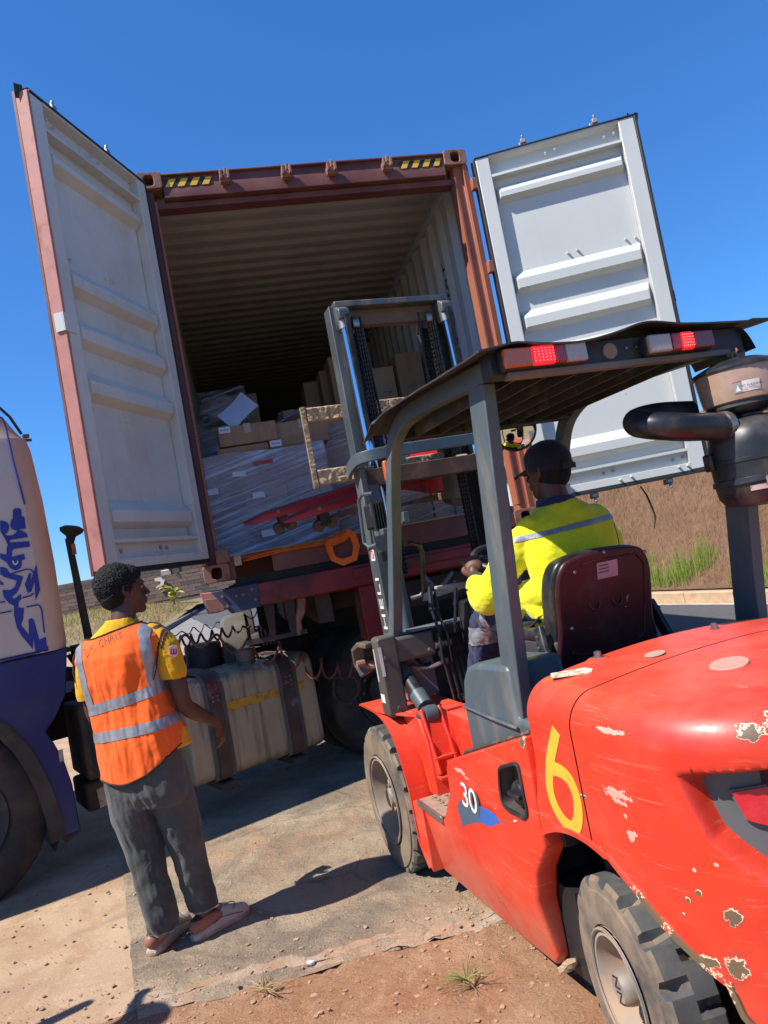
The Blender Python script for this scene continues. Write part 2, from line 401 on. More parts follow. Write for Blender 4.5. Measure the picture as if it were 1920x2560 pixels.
# left verge rises to the wall
def verge(u, v):
    x = -70 + 57.3 * u; y = 30.4 + 40 * v
    if x > -22: x = x + max(0, (x + 22) / 8.7) * (.32 * max(0, 0) + 0) 
    xm = -9.75 - .178 * max(0, y - 29)
    x = min(x, xm) if u < 1 else xm
    k = min(1, max(0, (xm - x) / 5 + .0)) * 1
    h = .1 + 1.25 * min(1, max(0, (y - 31) / 19)) * (.35 + .65 * k)
    return (x, y, h + .05 * fbm((x, y, 0), .5, 4))
m_ = M(); m_.grid(verge, 110, 60); struct(m_.obj('grass_verge', M_bankl, recalc=False))

# ---- walls
M_brick = pm('wall_block', (.19, .125, .095), .92, var=.3, vscale=1.2, dirt=(.30, .22, .16), damt=.6, dscale=.9, bstr=.7, bscale=12, bdist=.02)
M_brick2 = pm('wall_block_dark', (.11, .085, .075), .92, var=.3, vscale=1.5, dirt=(.2, .15, .12), damt=.5, dscale=.9, bstr=.7, bscale=12, bdist=.02)
M_mort = pm('mortar', (.15, .105, .085), .95, var=.2, bstr=.5)
def wall(name, label, A, B, za, zb, h, bl, bh, mats, thick=.2, n_ind=300):
    """block wall: real blocks in staggered courses over a recessed mortar core"""
    wl = thing(name, label, 'wall', (A[0], A[1], 0)); d = Vector((B[0] - A[0], B[1] - A[1])); L = d.length; ang = math.atan2(d.y, d.x)
    core = M(); core.add([(0, .02, za - .3), (L, .02, zb - .3), (L, .02, zb + h), (0, .02, za + h), (0, thick, za - .3), (L, thick, zb - .3), (L, thick, zb + h), (0, thick, za + h)],
        [(0, 1, 2, 3), (4, 7, 6, 5), (0, 4, 5, 1), (1, 5, 6, 2), (2, 6, 7, 3), (3, 7, 4, 0)])
    wl.rotation_euler = (0, 0, ang); core.obj('mortar_core', M_mort, wl)
    me = [M().box(-bl / 2 + .012, bl / 2 - .012, 0, thick * .5, .012, bh - .012).mesh('block', mm, 0) for mm in mats]
    rows = int(h / bh); cols = int(L / bl)
    cnt = 0; rest = M()
    for r in range(rows):
        for c_ in range(cols):
            x = (c_ + .5 + (.5 if r % 2 else 0)) * bl
            if x > L - bl / 2: continue
            z = za + (zb - za) * x / L + r * bh
            if cnt < n_ind and rows * cols < 900 and RND.random() < 1:
                o = dupm(me[0] if RND.random() < .75 and r < rows - 2 else me[-1], 'block', wl, (x, -.03 + RND.uniform(-.012, .012), z)); cnt += 1
            else:
                rest.box(x - bl / 2 + .02, x + bl / 2 - .02, -.03, .06, z + .02, z + bh - .02)
    if rest.v:
        rest.obj('block_courses', mats[0], wl, kind='stuff')
    return wl
wall('boundary_wall', 'long brown block boundary wall behind the grass at left, far away', (-34, 51.5), (-4, 49.5), 1.15, 1.15, 2.35, .95, .25, [M_brick, M_brick2], .3)
M_stone = pm('pink_stone', (.42, .30, .25), .9, var=.25, vscale=3, dirt=(.24, .19, .16), damt=.7, dscale=4, bstr=.5, bscale=25, bdist=.01)
wr_ = wall('stone_wall', 'pale stone wall on top of the grass bank under the yellow hedge', (8.9, 9.6), (4.3, 19.8), 3.35, 1.55, .44, .38, .2, [M_stone, M_stone], .25)

# ---- grass blades (stuff)
def grass(name, mat, pts, hmin, hmax, wdt, lean=.35, seg=2, bundle=1):
    g = M(); vs, fs = [], []
    for (x, y, z, k) in pts:
        for _ in range(bundle):
            a = RND.uniform(0, 2 * pi); h = RND.uniform(hmin, hmax) * k; l = RND.gauss(0, lean) * h; la = RND.uniform(0, 2 * pi)
            dx, dy = cos(a) * wdt / 2, sin(a) * wdt / 2; ox, oy = RND.gauss(0, .02), RND.gauss(0, .02)
            b = len(vs); X, Y = x + ox, y + oy
            mx, my = X + cos(la) * l * .35, Y + sin(la) * l * .35
            vs += [(X - dx, Y - dy, z - .03), (X + dx, Y + dy, z - .03), (mx - dx * .7, my - dy * .7, z + h * .55), (mx + dx * .7, my + dy * .7, z + h * .55), (X + cos(la) * l, Y + sin(la) * l, z + h)]
            fs += [(b, b + 1, b + 3, b + 2), (b + 2, b + 3, b + 4)]
    me = bpy.data.meshes.new(name); me.from_pydata(vs, [], fs); me.materials.append(mat)
    o = bpy.data.objects.new(name, me); C.objects.link(o); o['kind'] = 'stuff'; return o
def leafmat(name, c1, c2, rough=.7, tr=.25):
    m, nt, b, V = base_mat(name, rough, 0, .3); oi = _n(nt, 'ShaderNodeNewGeometry')
    n = noise_t(nt, V, 1.7, 4, .7, .35, .65)
    c = mixc(nt, n, c1, c2); c = mixc(nt, mulv(nt, oi.outputs['Random Per Island'], .6), c, [min(1, x * 1.7) for x in c1])
    nt.links.new(c, b.inputs['Base Color']); b.inputs['Transmission Weight'].default_value = 0
    if 'Subsurface Weight' in b.inputs: b.inputs['Subsurface Weight'].default_value = 0
    t = _n(nt, 'ShaderNodeBsdfTranslucent'); nt.links.new(c, t.inputs[0]); mx = _n(nt, 'ShaderNodeMixShader'); mx.inputs[0].default_value = tr
    nt.links.new(b.outputs[0], mx.inputs[1]); nt.links.new(t.outputs[0], mx.inputs[2])
    o = [x for x in nt.nodes if x.type == 'OUTPUT_MATERIAL'][0]; nt.links.new(mx.outputs[0], o.inputs[0]); return m
G_red = leafmat('dry_red_grass', (.21, .095, .065), (.30, .16, .095))
G_straw = leafmat('straw_grass', (.36, .26, .12), (.27, .16, .08))
G_green = leafmat('green_grass', (.16, .27, .035), (.24, .34, .05))
G_olive = leafmat('olive_grass', (.20, .22, .06), (.30, .27, .09))
def bank_pts(n, u0, u1, d0, d1, kfn=lambda d: 1):
    out_ = []
    for _ in range(n):
        u = RND.uniform(u0, u1); d = RND.uniform(d0, d1); P = lerp_line(Rk, u); nn = line_n(Rk, u)
        x, y = P[0] + nn.x * (d + .13), P[1] + nn.y * (d + .13)
        out_.append((x, y, bank_h(u, d + .13) + .045 * fbm((x, y, 0), 1.1, 5) * min(1, d + .13), kfn(d)))
    return out_
grass('dry_grass', G_red, bank_pts(30000, .03, .36, .1, 4.2, lambda d: .5 + .5 * min(1, d / 2.2)), .10, .26, .006, .5)
grass('straw', G_straw, bank_pts(20000, .03, .36, .05, 4.4, lambda d: .45 + .55 * min(1, d / 2.5)), .08, .27, .006, .9)
def green_pts(n):
    o_ = []
    for p_ in bank_pts(n * 4, .07, .30, .05, .75):
        k = fbm((p_[0] * 1.0, p_[1] * 1.0, 5), 1.3, 3)
        if k > .02: o_.append((p_[0], p_[1], p_[2], .35 + min(1, k * 2.4)))
    return o_[:n]
grass('green_grass', G_green, green_pts(6500), .16, .44, .007, .22)
grass('olive_grass', G_olive, bank_pts(5000, .12, .40, 2.6, 4.6), .12, .34, .008, .4)
pts = []
for _ in range(16000):
    x = RND.uniform(-24, -9.5); y = RND.uniform(30.6, 50)
    xm = -9.75 - .178 * max(0, y - 29)
    if x > xm - .3: continue
    h = .1 + 1.25 * min(1, max(0, (y - 31) / 19)) * (.35 + .65 * min(1, max(0, (xm - x) / 5)))
    pts.append((x, y, h, .6 + .5 * RND.random()))
grass('verge_straw', G_straw, pts[:9000], .12, .32, .02, .6); grass('verge_green', G_olive, [p_ for p_ in pts[9000:] if p_[1] > 40], .15, .4, .025, .4)
# individual straw tufts in the soil
def tuft(x, y, s, n, label):
    t = M(); r = RND
    for _ in range(n):
        a = r.uniform(0, 2 * pi); L = s * r.uniform(.5, 1.2); el = r.uniform(.05, .9); P = []
        for k in range(5):
            q = k / 4; P.append((cos(a) * L * q * cos(el), sin(a) * L * q * cos(el), .012 + L * q * sin(el) - .5 * L * q * q * sin(el) * 1.2 + .006))
        t.tube(P, [.0022, .002, .0018, .0013, .0005], 4, cap=False)
    o = t.obj('grass_tuft', G_straw if 'dry' in label else G_olive); o.location = (x, y, .02); tag(o, label, 'grass tuft', 'small grass tufts growing in the red soil'); return o
tuft(-.78, 2.86, .10, 26, 'dry straw tuft in the soil nearest the standing man')
tuft(-.02, 2.68, .12, 30, 'yellow green tuft in the soil, middle one of the three, low in the photo')
tuft(.45, 2.74, .12, 34, 'dry straw tuft in the soil near the rear wheel of the forklift')
tuft(.28, 2.86, .08, 14, 'tiny dry tuft between the middle tuft and the forklift')
# pebbles and clods
M_peb = pm('pebble', (.36, .22, .14), .9, var=.3, vscale=20, bstr=.5)
pb = M(); ico = bmesh.new(); bmesh.ops.create_icosphere(ico, subdivisions=1, radius=1)
iv = [v.co.copy() for v in ico.verts]; ifc = [tuple(v.index for v in f.verts) for f in ico.faces]; ico.free()
for _ in range(5200):
    x = RND.uniform(-3.2, 2.6); y = 2.2 + (RND.random() ** .8) * 1.1 + .12 * x; 
    if RND.random() < .25: y = RND.uniform(3, 4.6)
    s = .0022 + .009 * RND.random() ** 5; z0 = soil_h(x, y) if y < edge_asph(x) - .05 else .027
    sc = (s * RND.uniform(.7, 1.5), s * RND.uniform(.7, 1.4), s * RND.uniform(.4, .8)); a = RND.uniform(0, 6)
    pb.add([(x + (v.x * cos(a) - v.y * sin(a)) * sc[0], y + (v.x * sin(a) + v.y * cos(a)) * sc[1], z0 + (v.z * .9 + .3) * sc[2]) for v in iv], ifc)
pb.obj('gravel', M_peb, kind='stuff')
def stone(x, y, s, label, mat=M_peb):
    q = M(); q.add([(v.x * s * (1 + .4 * fbm(v, 1.5)), v.y * s * .7 * (1 + .4 * fbm(v * 1.1, 1.7)), v.z * s * .5 + s * .2) for v in iv], ifc)
    o = q.obj('stone', mat); o.location = (x, y, .026); o.rotation_euler = (0, 0, RND.uniform(0, 3)); return tag(o, label, 'stone')
stone(-1.83, 2.78, .02, 'small red brown stone on the sandy slab near the lower left corner', pm('red_stone', (.26, .12, .07), .9, var=.2))
stone(-.62, 3.0, .02, 'pale chip of concrete where the yard edge meets the red soil', pm('pale_stone', (.62, .58, .52), .9, var=.2))
# ================================================================== CONTAINER
CX, CY, CZ, CYAW = -1.27732, 4.95265, 1.58629, 0.20172
M_cred = pm('container_red', (.125, .034, .028), .55, var=.15, vscale=2, dirt=(.27, .15, .11), damt=.45, dscale=3, dlo=.4, dhi=.75, streak=((.08, .03, .025), .4), bstr=.12)
M_corg = pm('container_rust', (.34, .11, .06), .6, var=.12, vscale=2, dirt=(.22, .08, .05), damt=.4, dscale=6, streak=((.16, .05, .03), .3), bstr=.12)
M_cast = pm('casting_rust', (.27, .13, .09), .8, var=.2, vscale=9, dirt=(.14, .06, .04), damt=.7, dscale=10, bstr=.5, bscale=80, bdist=.004)
M_cwht = pm('container_inside', (.50, .51, .51), .62, var=.06, vscale=1.5, dirt=(.33, .30, .26), damt=.35, dscale=2.2, streak=((.33, .31, .28), .25), bstr=.08)
M_dwht = pm('door_inside', (.53, .545, .52), .45, var=.05, vscale=1.5, dirt=(.48, .46, .42), damt=.35, dscale=3.0, dlo=.52, dhi=.72, streak=((.45, .41, .36), .16), chips=(.25, .22, .2), clo=.735, chi=.74, cscale=9, bstr=.06)
M_dwht2 = pm('door_inside_dusty_warm', (.60, .595, .55), .55, var=.05, vscale=1.5, dirt=(.45, .40, .33), damt=.5, dscale=2.2, dlo=.4, dhi=.7, streak=((.40, .36, .31), .25), chips=(.2, .15, .12), clo=.72, chi=.725, cscale=9, bstr=.08)  # left door copy: dust, plus warmth put in for bounced light in its shade
M_cedge = pm('door_edge_red', (.42, .17, .14), .6, var=.12, vscale=5, dirt=(.2, .07, .05), damt=.45, dscale=7, streak=((.2, .08, .06), .4), bstr=.15)
M_seal = pm('rubber_seal', (.018, .018, .02), .55, var=.2, bstr=.2)
M_roof = pm('roof_inside', (.40, .37, .33), .75, var=.08, vscale=1.2, dirt=(.22, .18, .15), damt=.4, dscale=1.5, bstr=.1)
M_yel = pm('hazard_yellow', (.72, .40, .02), .45, var=.08, dirt=(.3, .2, .1), damt=.3, dscale=12, bstr=0)
M_blk = pm('hazard_black', (.015, .015, .018), .45, var=.1, bstr=0)
M_floor = pm('plywood_floor', (.20, .12, .07), .7, var=.2, vscale=2, bstr=.2)
M_galv = pm('galvanised', (.34, .33, .31), .5, .6, var=.15, vscale=10, dirt=(.2, .14, .1), damt=.5, dscale=14, bstr=.2)
M_ink = pm('marker_ink', (.02, .02, .025), .6, var=0, bstr=0)
cont = thing('shipping_container', 'open red shipping container with pale corrugated inside and both doors swung out', 'shipping container', (CX, CY, CZ), CYAW)
W_, L_, H_ = 2.438, 12.19, 2.896
# corner castings with through holes
def casting(x0, z0, hole_w=.064, hole_h=.102, horiz=False):
    o_ = rrect(x0, x0 + .178, z0, z0 + .118, .022, 6)
    cx_, cz_ = x0 + .089, z0 + .059
    hw, hh = (hole_w / 2 + .008, .032)
    if not horiz: hw, hh = .034, .040
    i_ = rrect(cx_ - hw, cx_ + hw, cz_ - hh, cz_ + hh, min(hw, hh) * .75, 6)
    m_ = M(); m_.ring(o_, i_, 'y', -.012, .02); m_.ring(rrect(x0 + .001, x0 + .177, z0 + .001, z0 + .117, .022, 6), rrect(cx_ - .062, cx_ + .062, z0 + .02, z0 + .098, .02, 6), 'y', .02, .15)
    return m_.obj('corner_casting', M_cast, cont, bevel=.005)
casting(0, H_ - .118); casting(W_ - .178, H_ - .118); casting(0, 0); casting(W_ - .178, 0)
# header
h_ = M(); h_.prism([(.03, 2.885), (.10, 2.885), (.10, 2.705), (.0, 2.705), (.0, 2.735), (.018, 2.865)], 'x', .178, W_ - .178)
h_.box(.178, W_ - .178, -.004, .11, 2.868, 2.882)
h_.obj('header', M_cred, cont, bevel=.004)
M().box(.10, W_ - .10, .055, .16, 2.655, 2.7).obj('header_lip', M_cred, cont, bevel=.003)
for x0, x1 in ((.185, .525), (1.905, 2.245)):
    def yy(z): return .018 - .018 * (2.865 - z) / .13 + .0 
    zt, zb = 2.845, 2.785
    f = lambda x, z, e: (x, .0 + .018 * (z - 2.735) / .13 - e, z)
    t = M(); t.add([f(x0, zb, .003), f(x1, zb, .003), f(x1, zt, .003), f(x0, zt, .003), f(x0, zb, .0), f(x1, zb, .0), f(x1, zt, .0), f(x0, zt, .0)], [(0, 1, 2, 3), (7, 6, 5, 4), (0, 4, 5, 1), (1, 5, 6, 2), (2, 6, 7, 3), (3, 7, 4, 0)])
    hs = t.obj('hazard_strip', M_blk, cont, smooth=0)
    n = 4; p_ = (x1 - x0) / n
    for k in range(n):
        a = x0 + k * p_ + .008; s_ = M()
        q = [(a, zb), (a + p_ * .55, zb), (a + p_ * .55 + .035, zt), (a + .035, zt)]
        q = [(min(x, x1), z) for x, z in q]
        s_.add([f(x, z, .0055) for x, z in q] + [f(x, z, .002) for x, z in q], [(0, 1, 2, 3), (7, 6, 5, 4), (0, 4, 5, 1), (1, 5, 6, 2), (2, 6, 7, 3), (3, 7, 4, 0)])
        s_.obj('yellow_stripe', M_yel, hs, smooth=0)
# cam keepers on the header
for x in (.61, 1.05, 1.38, 1.80):
    k = M(); k.box(x - .035, x + .035, -.045, .02, 2.785, 2.825); k.box(x - .035, x - .018, -.085, -.04, 2.775, 2.835); k.box(x + .018, x + .035, -.085, -.04, 2.775, 2.835); k.box(x - .035, x + .035, -.05, .0, 2.765, 2.785); k.box(x + .0, x + .02, -.05, -.01, 2.82, 2.868)
    k.obj('cam_keeper', M_cast, cont, bevel=.004)
# corner posts
for sgn, x0 in ((1, 0), (-1, W_)):
    p_ = M(); X = lambda a: x0 + sgn * a
    p_.prism([(X(0), .0), (X(.045), -.004), (X(.048), .03), (X(.105), .035), (X(.115), .06), (X(.115), .15), (X(.0), .15)], 'z', .118, H_ - .118)
    p_.obj('corner_post', M_corg if sgn < 0 else M_cred, cont, bevel=.003)
    q_ = M(); q_.prism([(X(.103), .02), (X(.117), .02), (X(.119), .10), (X(.105), .10)], 'z', .16, H_ - .20); q_.obj('post_flange', M_corg, cont)
# walls: vertical corrugation
def corr(t, pitch, depth, flat=.26, slope=.24):
    k = (t / pitch) % 1.0
    if k < flat: return 0
    if k < flat + slope: return depth * (k - flat) / slope
    if k < 2 * flat + slope: return depth
    return depth * (1 - (k - 2 * flat - slope) / (1 - 2 * flat - slope))
def corr_breaks(L, pitch, y0):
    ys = [y0]; n = 0; fl = (0, .26, .5, .76)
    while True:
        for f_ in fl:
            y = y0 + (n + f_) * pitch
            if y >= L: ys.append(L); return ys
            if y > ys[-1] + 1e-4: ys.append(y)
        n += 1
ysr = corr_breaks(L_ - .1, .278, .35)
for sgn, x0 in ((1, .0), (-1, W_)):
    m_ = M(); pts = []
    base = .055
    for y in [.15] + ysr:
        d = .036 - corr(y - .35, .278, .036) if y >= .35 else .036
        x = x0 + sgn * (base + .0 - d)
        pts += [(x, y, .16), (x, y, H_ - .09)]
    for i in range(len(pts) // 2 - 1): m_.add([pts[2 * i], pts[2 * i + 2], pts[2 * i + 3], pts[2 * i + 1]], [(0, 1, 2, 3)])
    m_.obj('side_wall', M_cwht, cont, smooth=0, recalc=False, merge=True)
    # outer skin a little outside, so that the wall has thickness
    m_ = M(); 
    for i in range(len(pts) // 2 - 1):
        q = [pts[2 * i], pts[2 * i + 2], pts[2 * i + 3], pts[2 * i + 1]]; m_.add([(a - sgn * .004, b, c_) for a, b, c_ in q], [(3, 2, 1, 0)])
    m_.obj('outer_skin', M_cred, cont, smooth=0, recalc=False, merge=True)
    M().box(x0 + sgn * .0, x0 + sgn * .062, .15, L_, H_ - .10, H_ - .03).obj('top_rail', M_cwht, cont, bevel=.006)
    M().box(x0, x0 + sgn * .05, .15, L_, .0, .16).obj('bottom_rail', M_cred, cont)
# lit flat panel right behind the right post
# roof: transverse corrugation
ysf = corr_breaks(L_ - .05, .209, .30)
m_ = M(); pts = []
for y in [.10] + ysf:
    z = H_ - .028 - (.0 if y < .30 else corr(y - .30, .209, .020))
    pts += [(.05, y, z), (W_ - .05, y, z)]
for i in range(len(pts) // 2 - 1): m_.add([pts[2 * i], pts[2 * i + 1], pts[2 * i + 3], pts[2 * i + 2]], [(0, 1, 2, 3)])
n0 = len(m_.f)
for i in range(len(pts) // 2 - 1): m_.add([(a, b, c_ + .003) for a, b, c_ in (pts[2 * i], pts[2 * i + 2], pts[2 * i + 3], pts[2 * i + 1])], [(0, 1, 2, 3)])
m_.obj('roof_panel', M_roof, cont, smooth=0, recalc=False, merge=True)
M().box(.05, W_ - .05, L_ - .06, L_, .0, H_ - .02).obj('end_wall', M_cwht, cont)
M().box(.05, W_ - .05, .13, L_ - .06, .12, .155).obj('floor_panel', M_floor, cont)
# sill
s_ = M(); s_.prism([(-.004, .0), (.0, .155), (.13, .165), (.13, .15), (.02, .14), (.02, .0)], 'x', .47, W_ - .47)
for a, b in ((.178, .215), (W_ - .215, W_ - .178)): s_.box(a, b, -.002, .13, .0, .155)
s_.box(.215, .47, -.002, .13, .125, .152); s_.box(W_ - .47, W_ - .215, -.002, .13, .125, .152)
s_.obj('door_sill', M_cred, cont, bevel=.003)
M_lip = pm('worn_sill_edge', (.40, .30, .22), .6, .3, var=.25, vscale=8, dirt=(.2, .1, .07), damt=.7, dscale=9)
M().box(.215, W_ - .2, -.012, .03, .153, .161).obj('sill_edge', M_lip, cont, bevel=.002)
M().box(.215, .265, -.006, .0, .085, .152).obj('sill_bracket', M_lip, cont, bevel=.003)
M().box(.1, .19, -.03, .05, .12, .21).obj('sill_stop', M_cast, cont, bevel=.005)
# cross members under the floor
for k in range(8): M().box(.05, W_ - .05, .5 + k * 1.4, .56 + k * 1.4, .0, .12).obj('floor_crossmember', M_cred, cont)
# marking on the wall
text_obj('wall_marking', 'TRHU 768170 0', .155, M_ink, cont, (W_ - .0585, .803, 1.62), (0, .0, -1), (0, 1, 0), sx=1.42, sy=.50, extrude=.0004)
# hinge lugs on the right post
for z in (.55, 1.20, 1.95, 2.60):
    M().box(W_ - .01, W_ + .045, -.05, .0, z - .045, z + .045).obj('hinge_lug', M_corg, cont, bevel=.006)
    M().box(-.035, .01, -.05, .0, z - .045, z + .045).obj('hinge_lug', M_cred, cont, bevel=.006)

def door(ox, oy, ex, en, mat, name_side):
    """ex: hinge -> free edge, en: direction the inner face looks"""
    ex = Vector(ex); en = Vector(en); O = Vector((ox, oy, 0)); ex = ex * (.965 if name_side == 'L' else 1.0)
    D = bpy.data.objects.new('door', None); C.objects.link(D); D.parent = cont; D.empty_display_size = .1
    flip = (Vector((0, 0, 1)).cross(ex)).dot(en) < 0
    ey = en if not flip else en
    Mx = Matrix(((ex.x, en.x, 0, O.x), (ex.y, en.y, 0, O.y), (0, 0, 1, 0), (0, 0, 0, 1)))
    def put(m_, nm, mt, **k):
        m_.v = [Mx @ v for v in m_.v]; return m_.obj(nm, mt, D, **k)
    Z0, Z1 = .165, 2.775; Wd = 1.20
    # frame, standing proud of the panel
    put(M().box(.035, .135, -.072, .0, Z0, Z1), 'stile', mat, bevel=.006)
    put(M().box(1.09, 1.20, -.072, .0, Z0, Z1), 'stile', mat, bevel=.006)
    f_ = M(); f_.prism([(-.072, Z1), (.0, Z1), (.0, Z1 - .015), (-.060, Z1 - .03), (-.060, Z1 - .13), (-.004, Z1 - .145), (-.002, Z1 - .165), (-.072, Z1 - .165)], 'x', .1345, 1.0905)
    put(f_, 'top_rail', mat)
    f_ = M(); f_.prism([(-.072, Z0), (.0, Z0), (.0, Z0 + .05), (-.042, Z0 + .055), (-.042, Z0 + .135), (-.002, Z0 + .14), (-.002, Z0 + .16), (-.072, Z0 + .16)], 'x', .135, 1.09)
    put(f_, 'bottom_rail', mat)
    # pressed panel with five raised ribs, ribs taper at their ends
    zr = [(2.555, 2.425), (1.875, 1.715), (1.575, 1.415), (1.275, 1.115), (.555, .40)]
    zs = [Z0 + .16]
    for a, b in reversed(zr):
        zs += [b - .012, b + .022, a - .07, a]
    zs += [Z1 - .165]
    def prot(z):
        for a, b in zr:
            if b - .013 <= z <= a + .001:
                if z < b + .022: return (z - (b - .012)) / .034
                if z <= a - .07: return 1.0
                return max(0, (a - z) / .07)
        return 0
    xs = [.135, .142, .172, 1.060, 1.083, 1.09]; xk = [0, 0, 1, 1, 0, 0]
    p_ = M(); nv = []
    for i, x in enumerate(xs):
        for z in zs: nv.append((x, -.070 + .062 * prot(z) * xk[i], z))
    k = len(zs); fs = [(i * k + j, (i + 1) * k + j, (i + 1) * k + j + 1, i * k + j + 1) for i in range(len(xs) - 1) for j in range(k - 1)]
    p_.add(nv, fs); b_ = len(nv); p_.add([(x, y - .003, z) for x, y, z in nv], [tuple(reversed(f)) for f in fs])
    put(p_, 'door_panel', mat, smooth=0)
    # outer red skin and seal
    put(M().box(.0, 1.215, -.095, -.0735, Z0 - .02, Z1 + .02), 'outer_frame', M_cred, bevel=.004)
    put(M().box(1.202, 1.222, -.070, .006, Z0, Z1), 'edge_strip', M_cedge if name_side == 'L' else M_seal, bevel=.004)
    put(M().box(.016, .033, -.045, .002, Z0, Z1), 'hinge_seal', M_seal, bevel=.003)
    put(M().box(.03, 1.2, -.05, .008, Z1, Z1 + .012), 'top_seal', M_seal, bevel=.003)
    put(M().box(.03, 1.2, -.06, .0, Z0 - .03, Z0 - .001), 'bottom_seal', M_seal, bevel=.003)
    # bolts
    for (a, b) in ((.57, 1.925), (.64, 1.93), (.99, 1.92), (1.06, 1.915), (.6, .19), (.68, .198), (1.01, .20), (1.07, .2), (.55, 2.69), (.62, 2.7), (.98, 2.69), (1.05, 2.7), (.60, 1.03), (.67, 1.04)):
        yb = -.070 if .3 < b < 2.6 else -.002
        if b > 2.6: yb = -.040
        q = M().lathe([(0, .026), (.006, .025), (.011, .0), (0, 0)], (a, yb, b), (0, 1, 0), 8); put(q, 'bolt', mat)
    for (a, b) in ((.50, .262), (.57, .268), (.99, .262), (1.06, .268)):
        put(M().cyl((a, -.042, b), (a, -.034, b), .012, n=10), 'bolt', M_galv)
    # lock rods outside with cam ends
    for a in (.42, .95):
        put(M().cyl((a, -.105, Z0 - .06), (a, -.105, Z1 + .06), .017, n=10), 'lock_rod', M_galv)
        for z, s in ((Z1 + .05, 1), (Z0 - .05, -1)):
            c_ = M(); c_.box(a - .02, a + .02, -.14, -.07, z - .018, z + .018); c_.box(a - .035, a - .012, -.16, -.12, z - .02, z + .045 * s if s > 0 else z + .02)
            c_.box(a - .03, a + .01, -.085, -.02, z - .012, z + .02); c_.cyl((a - .01, -.05, z), (a - .01, -.03, z + .05 * s), .011, n=8)
            put(c_, 'lock_cam', M_galv, bevel=.004)
        for z in (.7, 1.5, 2.3): put(M().box(a - .03, a + .03, -.125, -.075, z - .03, z + .03), 'rod_guide', M_cred, bevel=.004)
    # torn black seal at the top free corner
    t_ = M(); t_.add([(1.16, -.07, Z1), (1.225, -.07, Z1 + .0), (1.235, -.05, Z1 + .05), (1.20, -.06, Z1 + .03), (1.17, -.02, Z1 + .045), (1.16, .005, Z1 + .012)], [(0, 1, 2, 3), (0, 3, 4, 5)])
    t_.add([(1.2, -.03, Z1 - .03), (1.235, -.06, Z1 - .04), (1.25, -.05, Z1 + .035), (1.22, -.02, Z1 + .03)], [(0, 1, 2, 3)])
    put(t_, 'torn_seal', M_seal, recalc=False)
    if name_side == 'L':
        put(M().box(1.13, 1.232, .002, .008, 1.44, 1.54), 'patch_plate', M_dwht2); put(M().box(1.224, 1.232, -.05, .004, 1.44, 1.54), 'patch_plate', M_dwht)
    else:
        put(M().box(1.21, 1.235, -.06, -.03, 1.38, 1.46), 'stop_block', M_seal, bevel=.004)
        w_ = M(); w_.tube([(.74, -.08, .12), (.77, -.08, .05), (.79, -.08, -.05), (.80, -.08, -.12), (.775, -.08, -.2)], [.006, .007, .008, .007, .004], 6); put(w_, 'hanging_wire', M_seal)
    return D
thL, thR = 1.13518, .37531
door(.0758, -.05, (-cos(thL), -sin(thL), 0), (sin(thL), -cos(thL), 0), M_dwht2, 'L')
door(2.446, -.05, (cos(thR), -sin(thR), 0), (-sin(thR), -cos(thR), 0), M_dwht, 'R')
TRACE = {'s1': [(0.547, 2.238), (0.554, 2.249), (0.563, 2.255), (0.583, 2.252), (0.592, 2.244), (0.594, 2.228), (0.59, 2.202), (0.606, 2.195), (0.603, 2.123), (0.565, 2.124), (0.604, 2.092), (0.607, 2.069), (0.501, 2.066), (0.495, 2.093), (0.528, 2.093), (0.556, 2.116), (0.537, 2.123), (0.524, 2.134), (0.521, 2.152), (0.526, 2.178), (0.541, 2.194)], 's2': [(0.471, 2.19), (0.486, 2.186), (0.501, 2.179), (0.511, 2.165), (0.514, 2.149), (0.509, 2.127), (0.495, 2.109), (0.486, 2.106), (0.509, 2.069), (0.495, 2.027), (0.479, 2.082), (0.462, 2.129)], 's3': [(0.498, 2.051), (0.61, 2.044), (0.611, 2.01), (0.524, 2.009), (0.51, 2.0), (0.502, 1.964), (0.571, 1.971), (0.572, 1.937), (0.553, 1.933), (0.55, 1.907), (0.541, 1.891), (0.526, 1.882), (0.506, 1.879), (0.484, 1.896), (0.47, 1.933), (0.439, 1.965), (0.443, 1.995), (0.465, 1.983), (0.477, 1.985), (0.482, 2.02)], 's4': [(0.432, 1.913), (0.451, 1.908), (0.465, 1.899), (0.48, 1.866), (0.499, 1.858), (0.547, 1.836), (0.524, 1.783), (0.498, 1.743), (0.468, 1.723), (0.482, 1.711), (0.517, 1.735), (0.52, 1.704), (0.502, 1.69), (0.494, 1.656), (0.524, 1.646), (0.511, 1.582), (0.494, 1.551), (0.528, 1.482), (0.537, 1.568), (0.546, 1.578), (0.558, 1.577), (0.568, 1.562), (0.579, 1.44), (0.617, 1.453), (0.615, 1.383), (0.563, 1.36), (0.548, 1.367), (0.549, 1.455), (0.536, 1.394), (0.489, 1.482), (0.469, 1.538), (0.465, 1.618), (0.472, 1.669), (0.448, 1.691), (0.426, 1.731), (0.424, 1.775), (0.466, 1.767), (0.492, 1.78), (0.509, 1.816), (0.468, 1.837), (0.446, 1.849), (0.426, 1.87)], 's5': [(0.548, 1.787), (0.581, 1.848), (0.594, 1.851), (0.582, 1.799), (0.629, 1.899), (0.628, 1.818), (0.628, 1.737), (0.594, 1.681), (0.597, 1.734), (0.605, 1.795), (0.578, 1.737), (0.557, 1.732)], 's6': [(0.421, 1.836), (0.44, 1.805), (0.417, 1.806)], 'w1': [(0.5, 1.939), (0.502, 1.919), (0.513, 1.909), (0.528, 1.915), (0.534, 1.932), (0.526, 1.937), (0.525, 1.925), (0.515, 1.919), (0.508, 1.927), (0.508, 1.938)]}
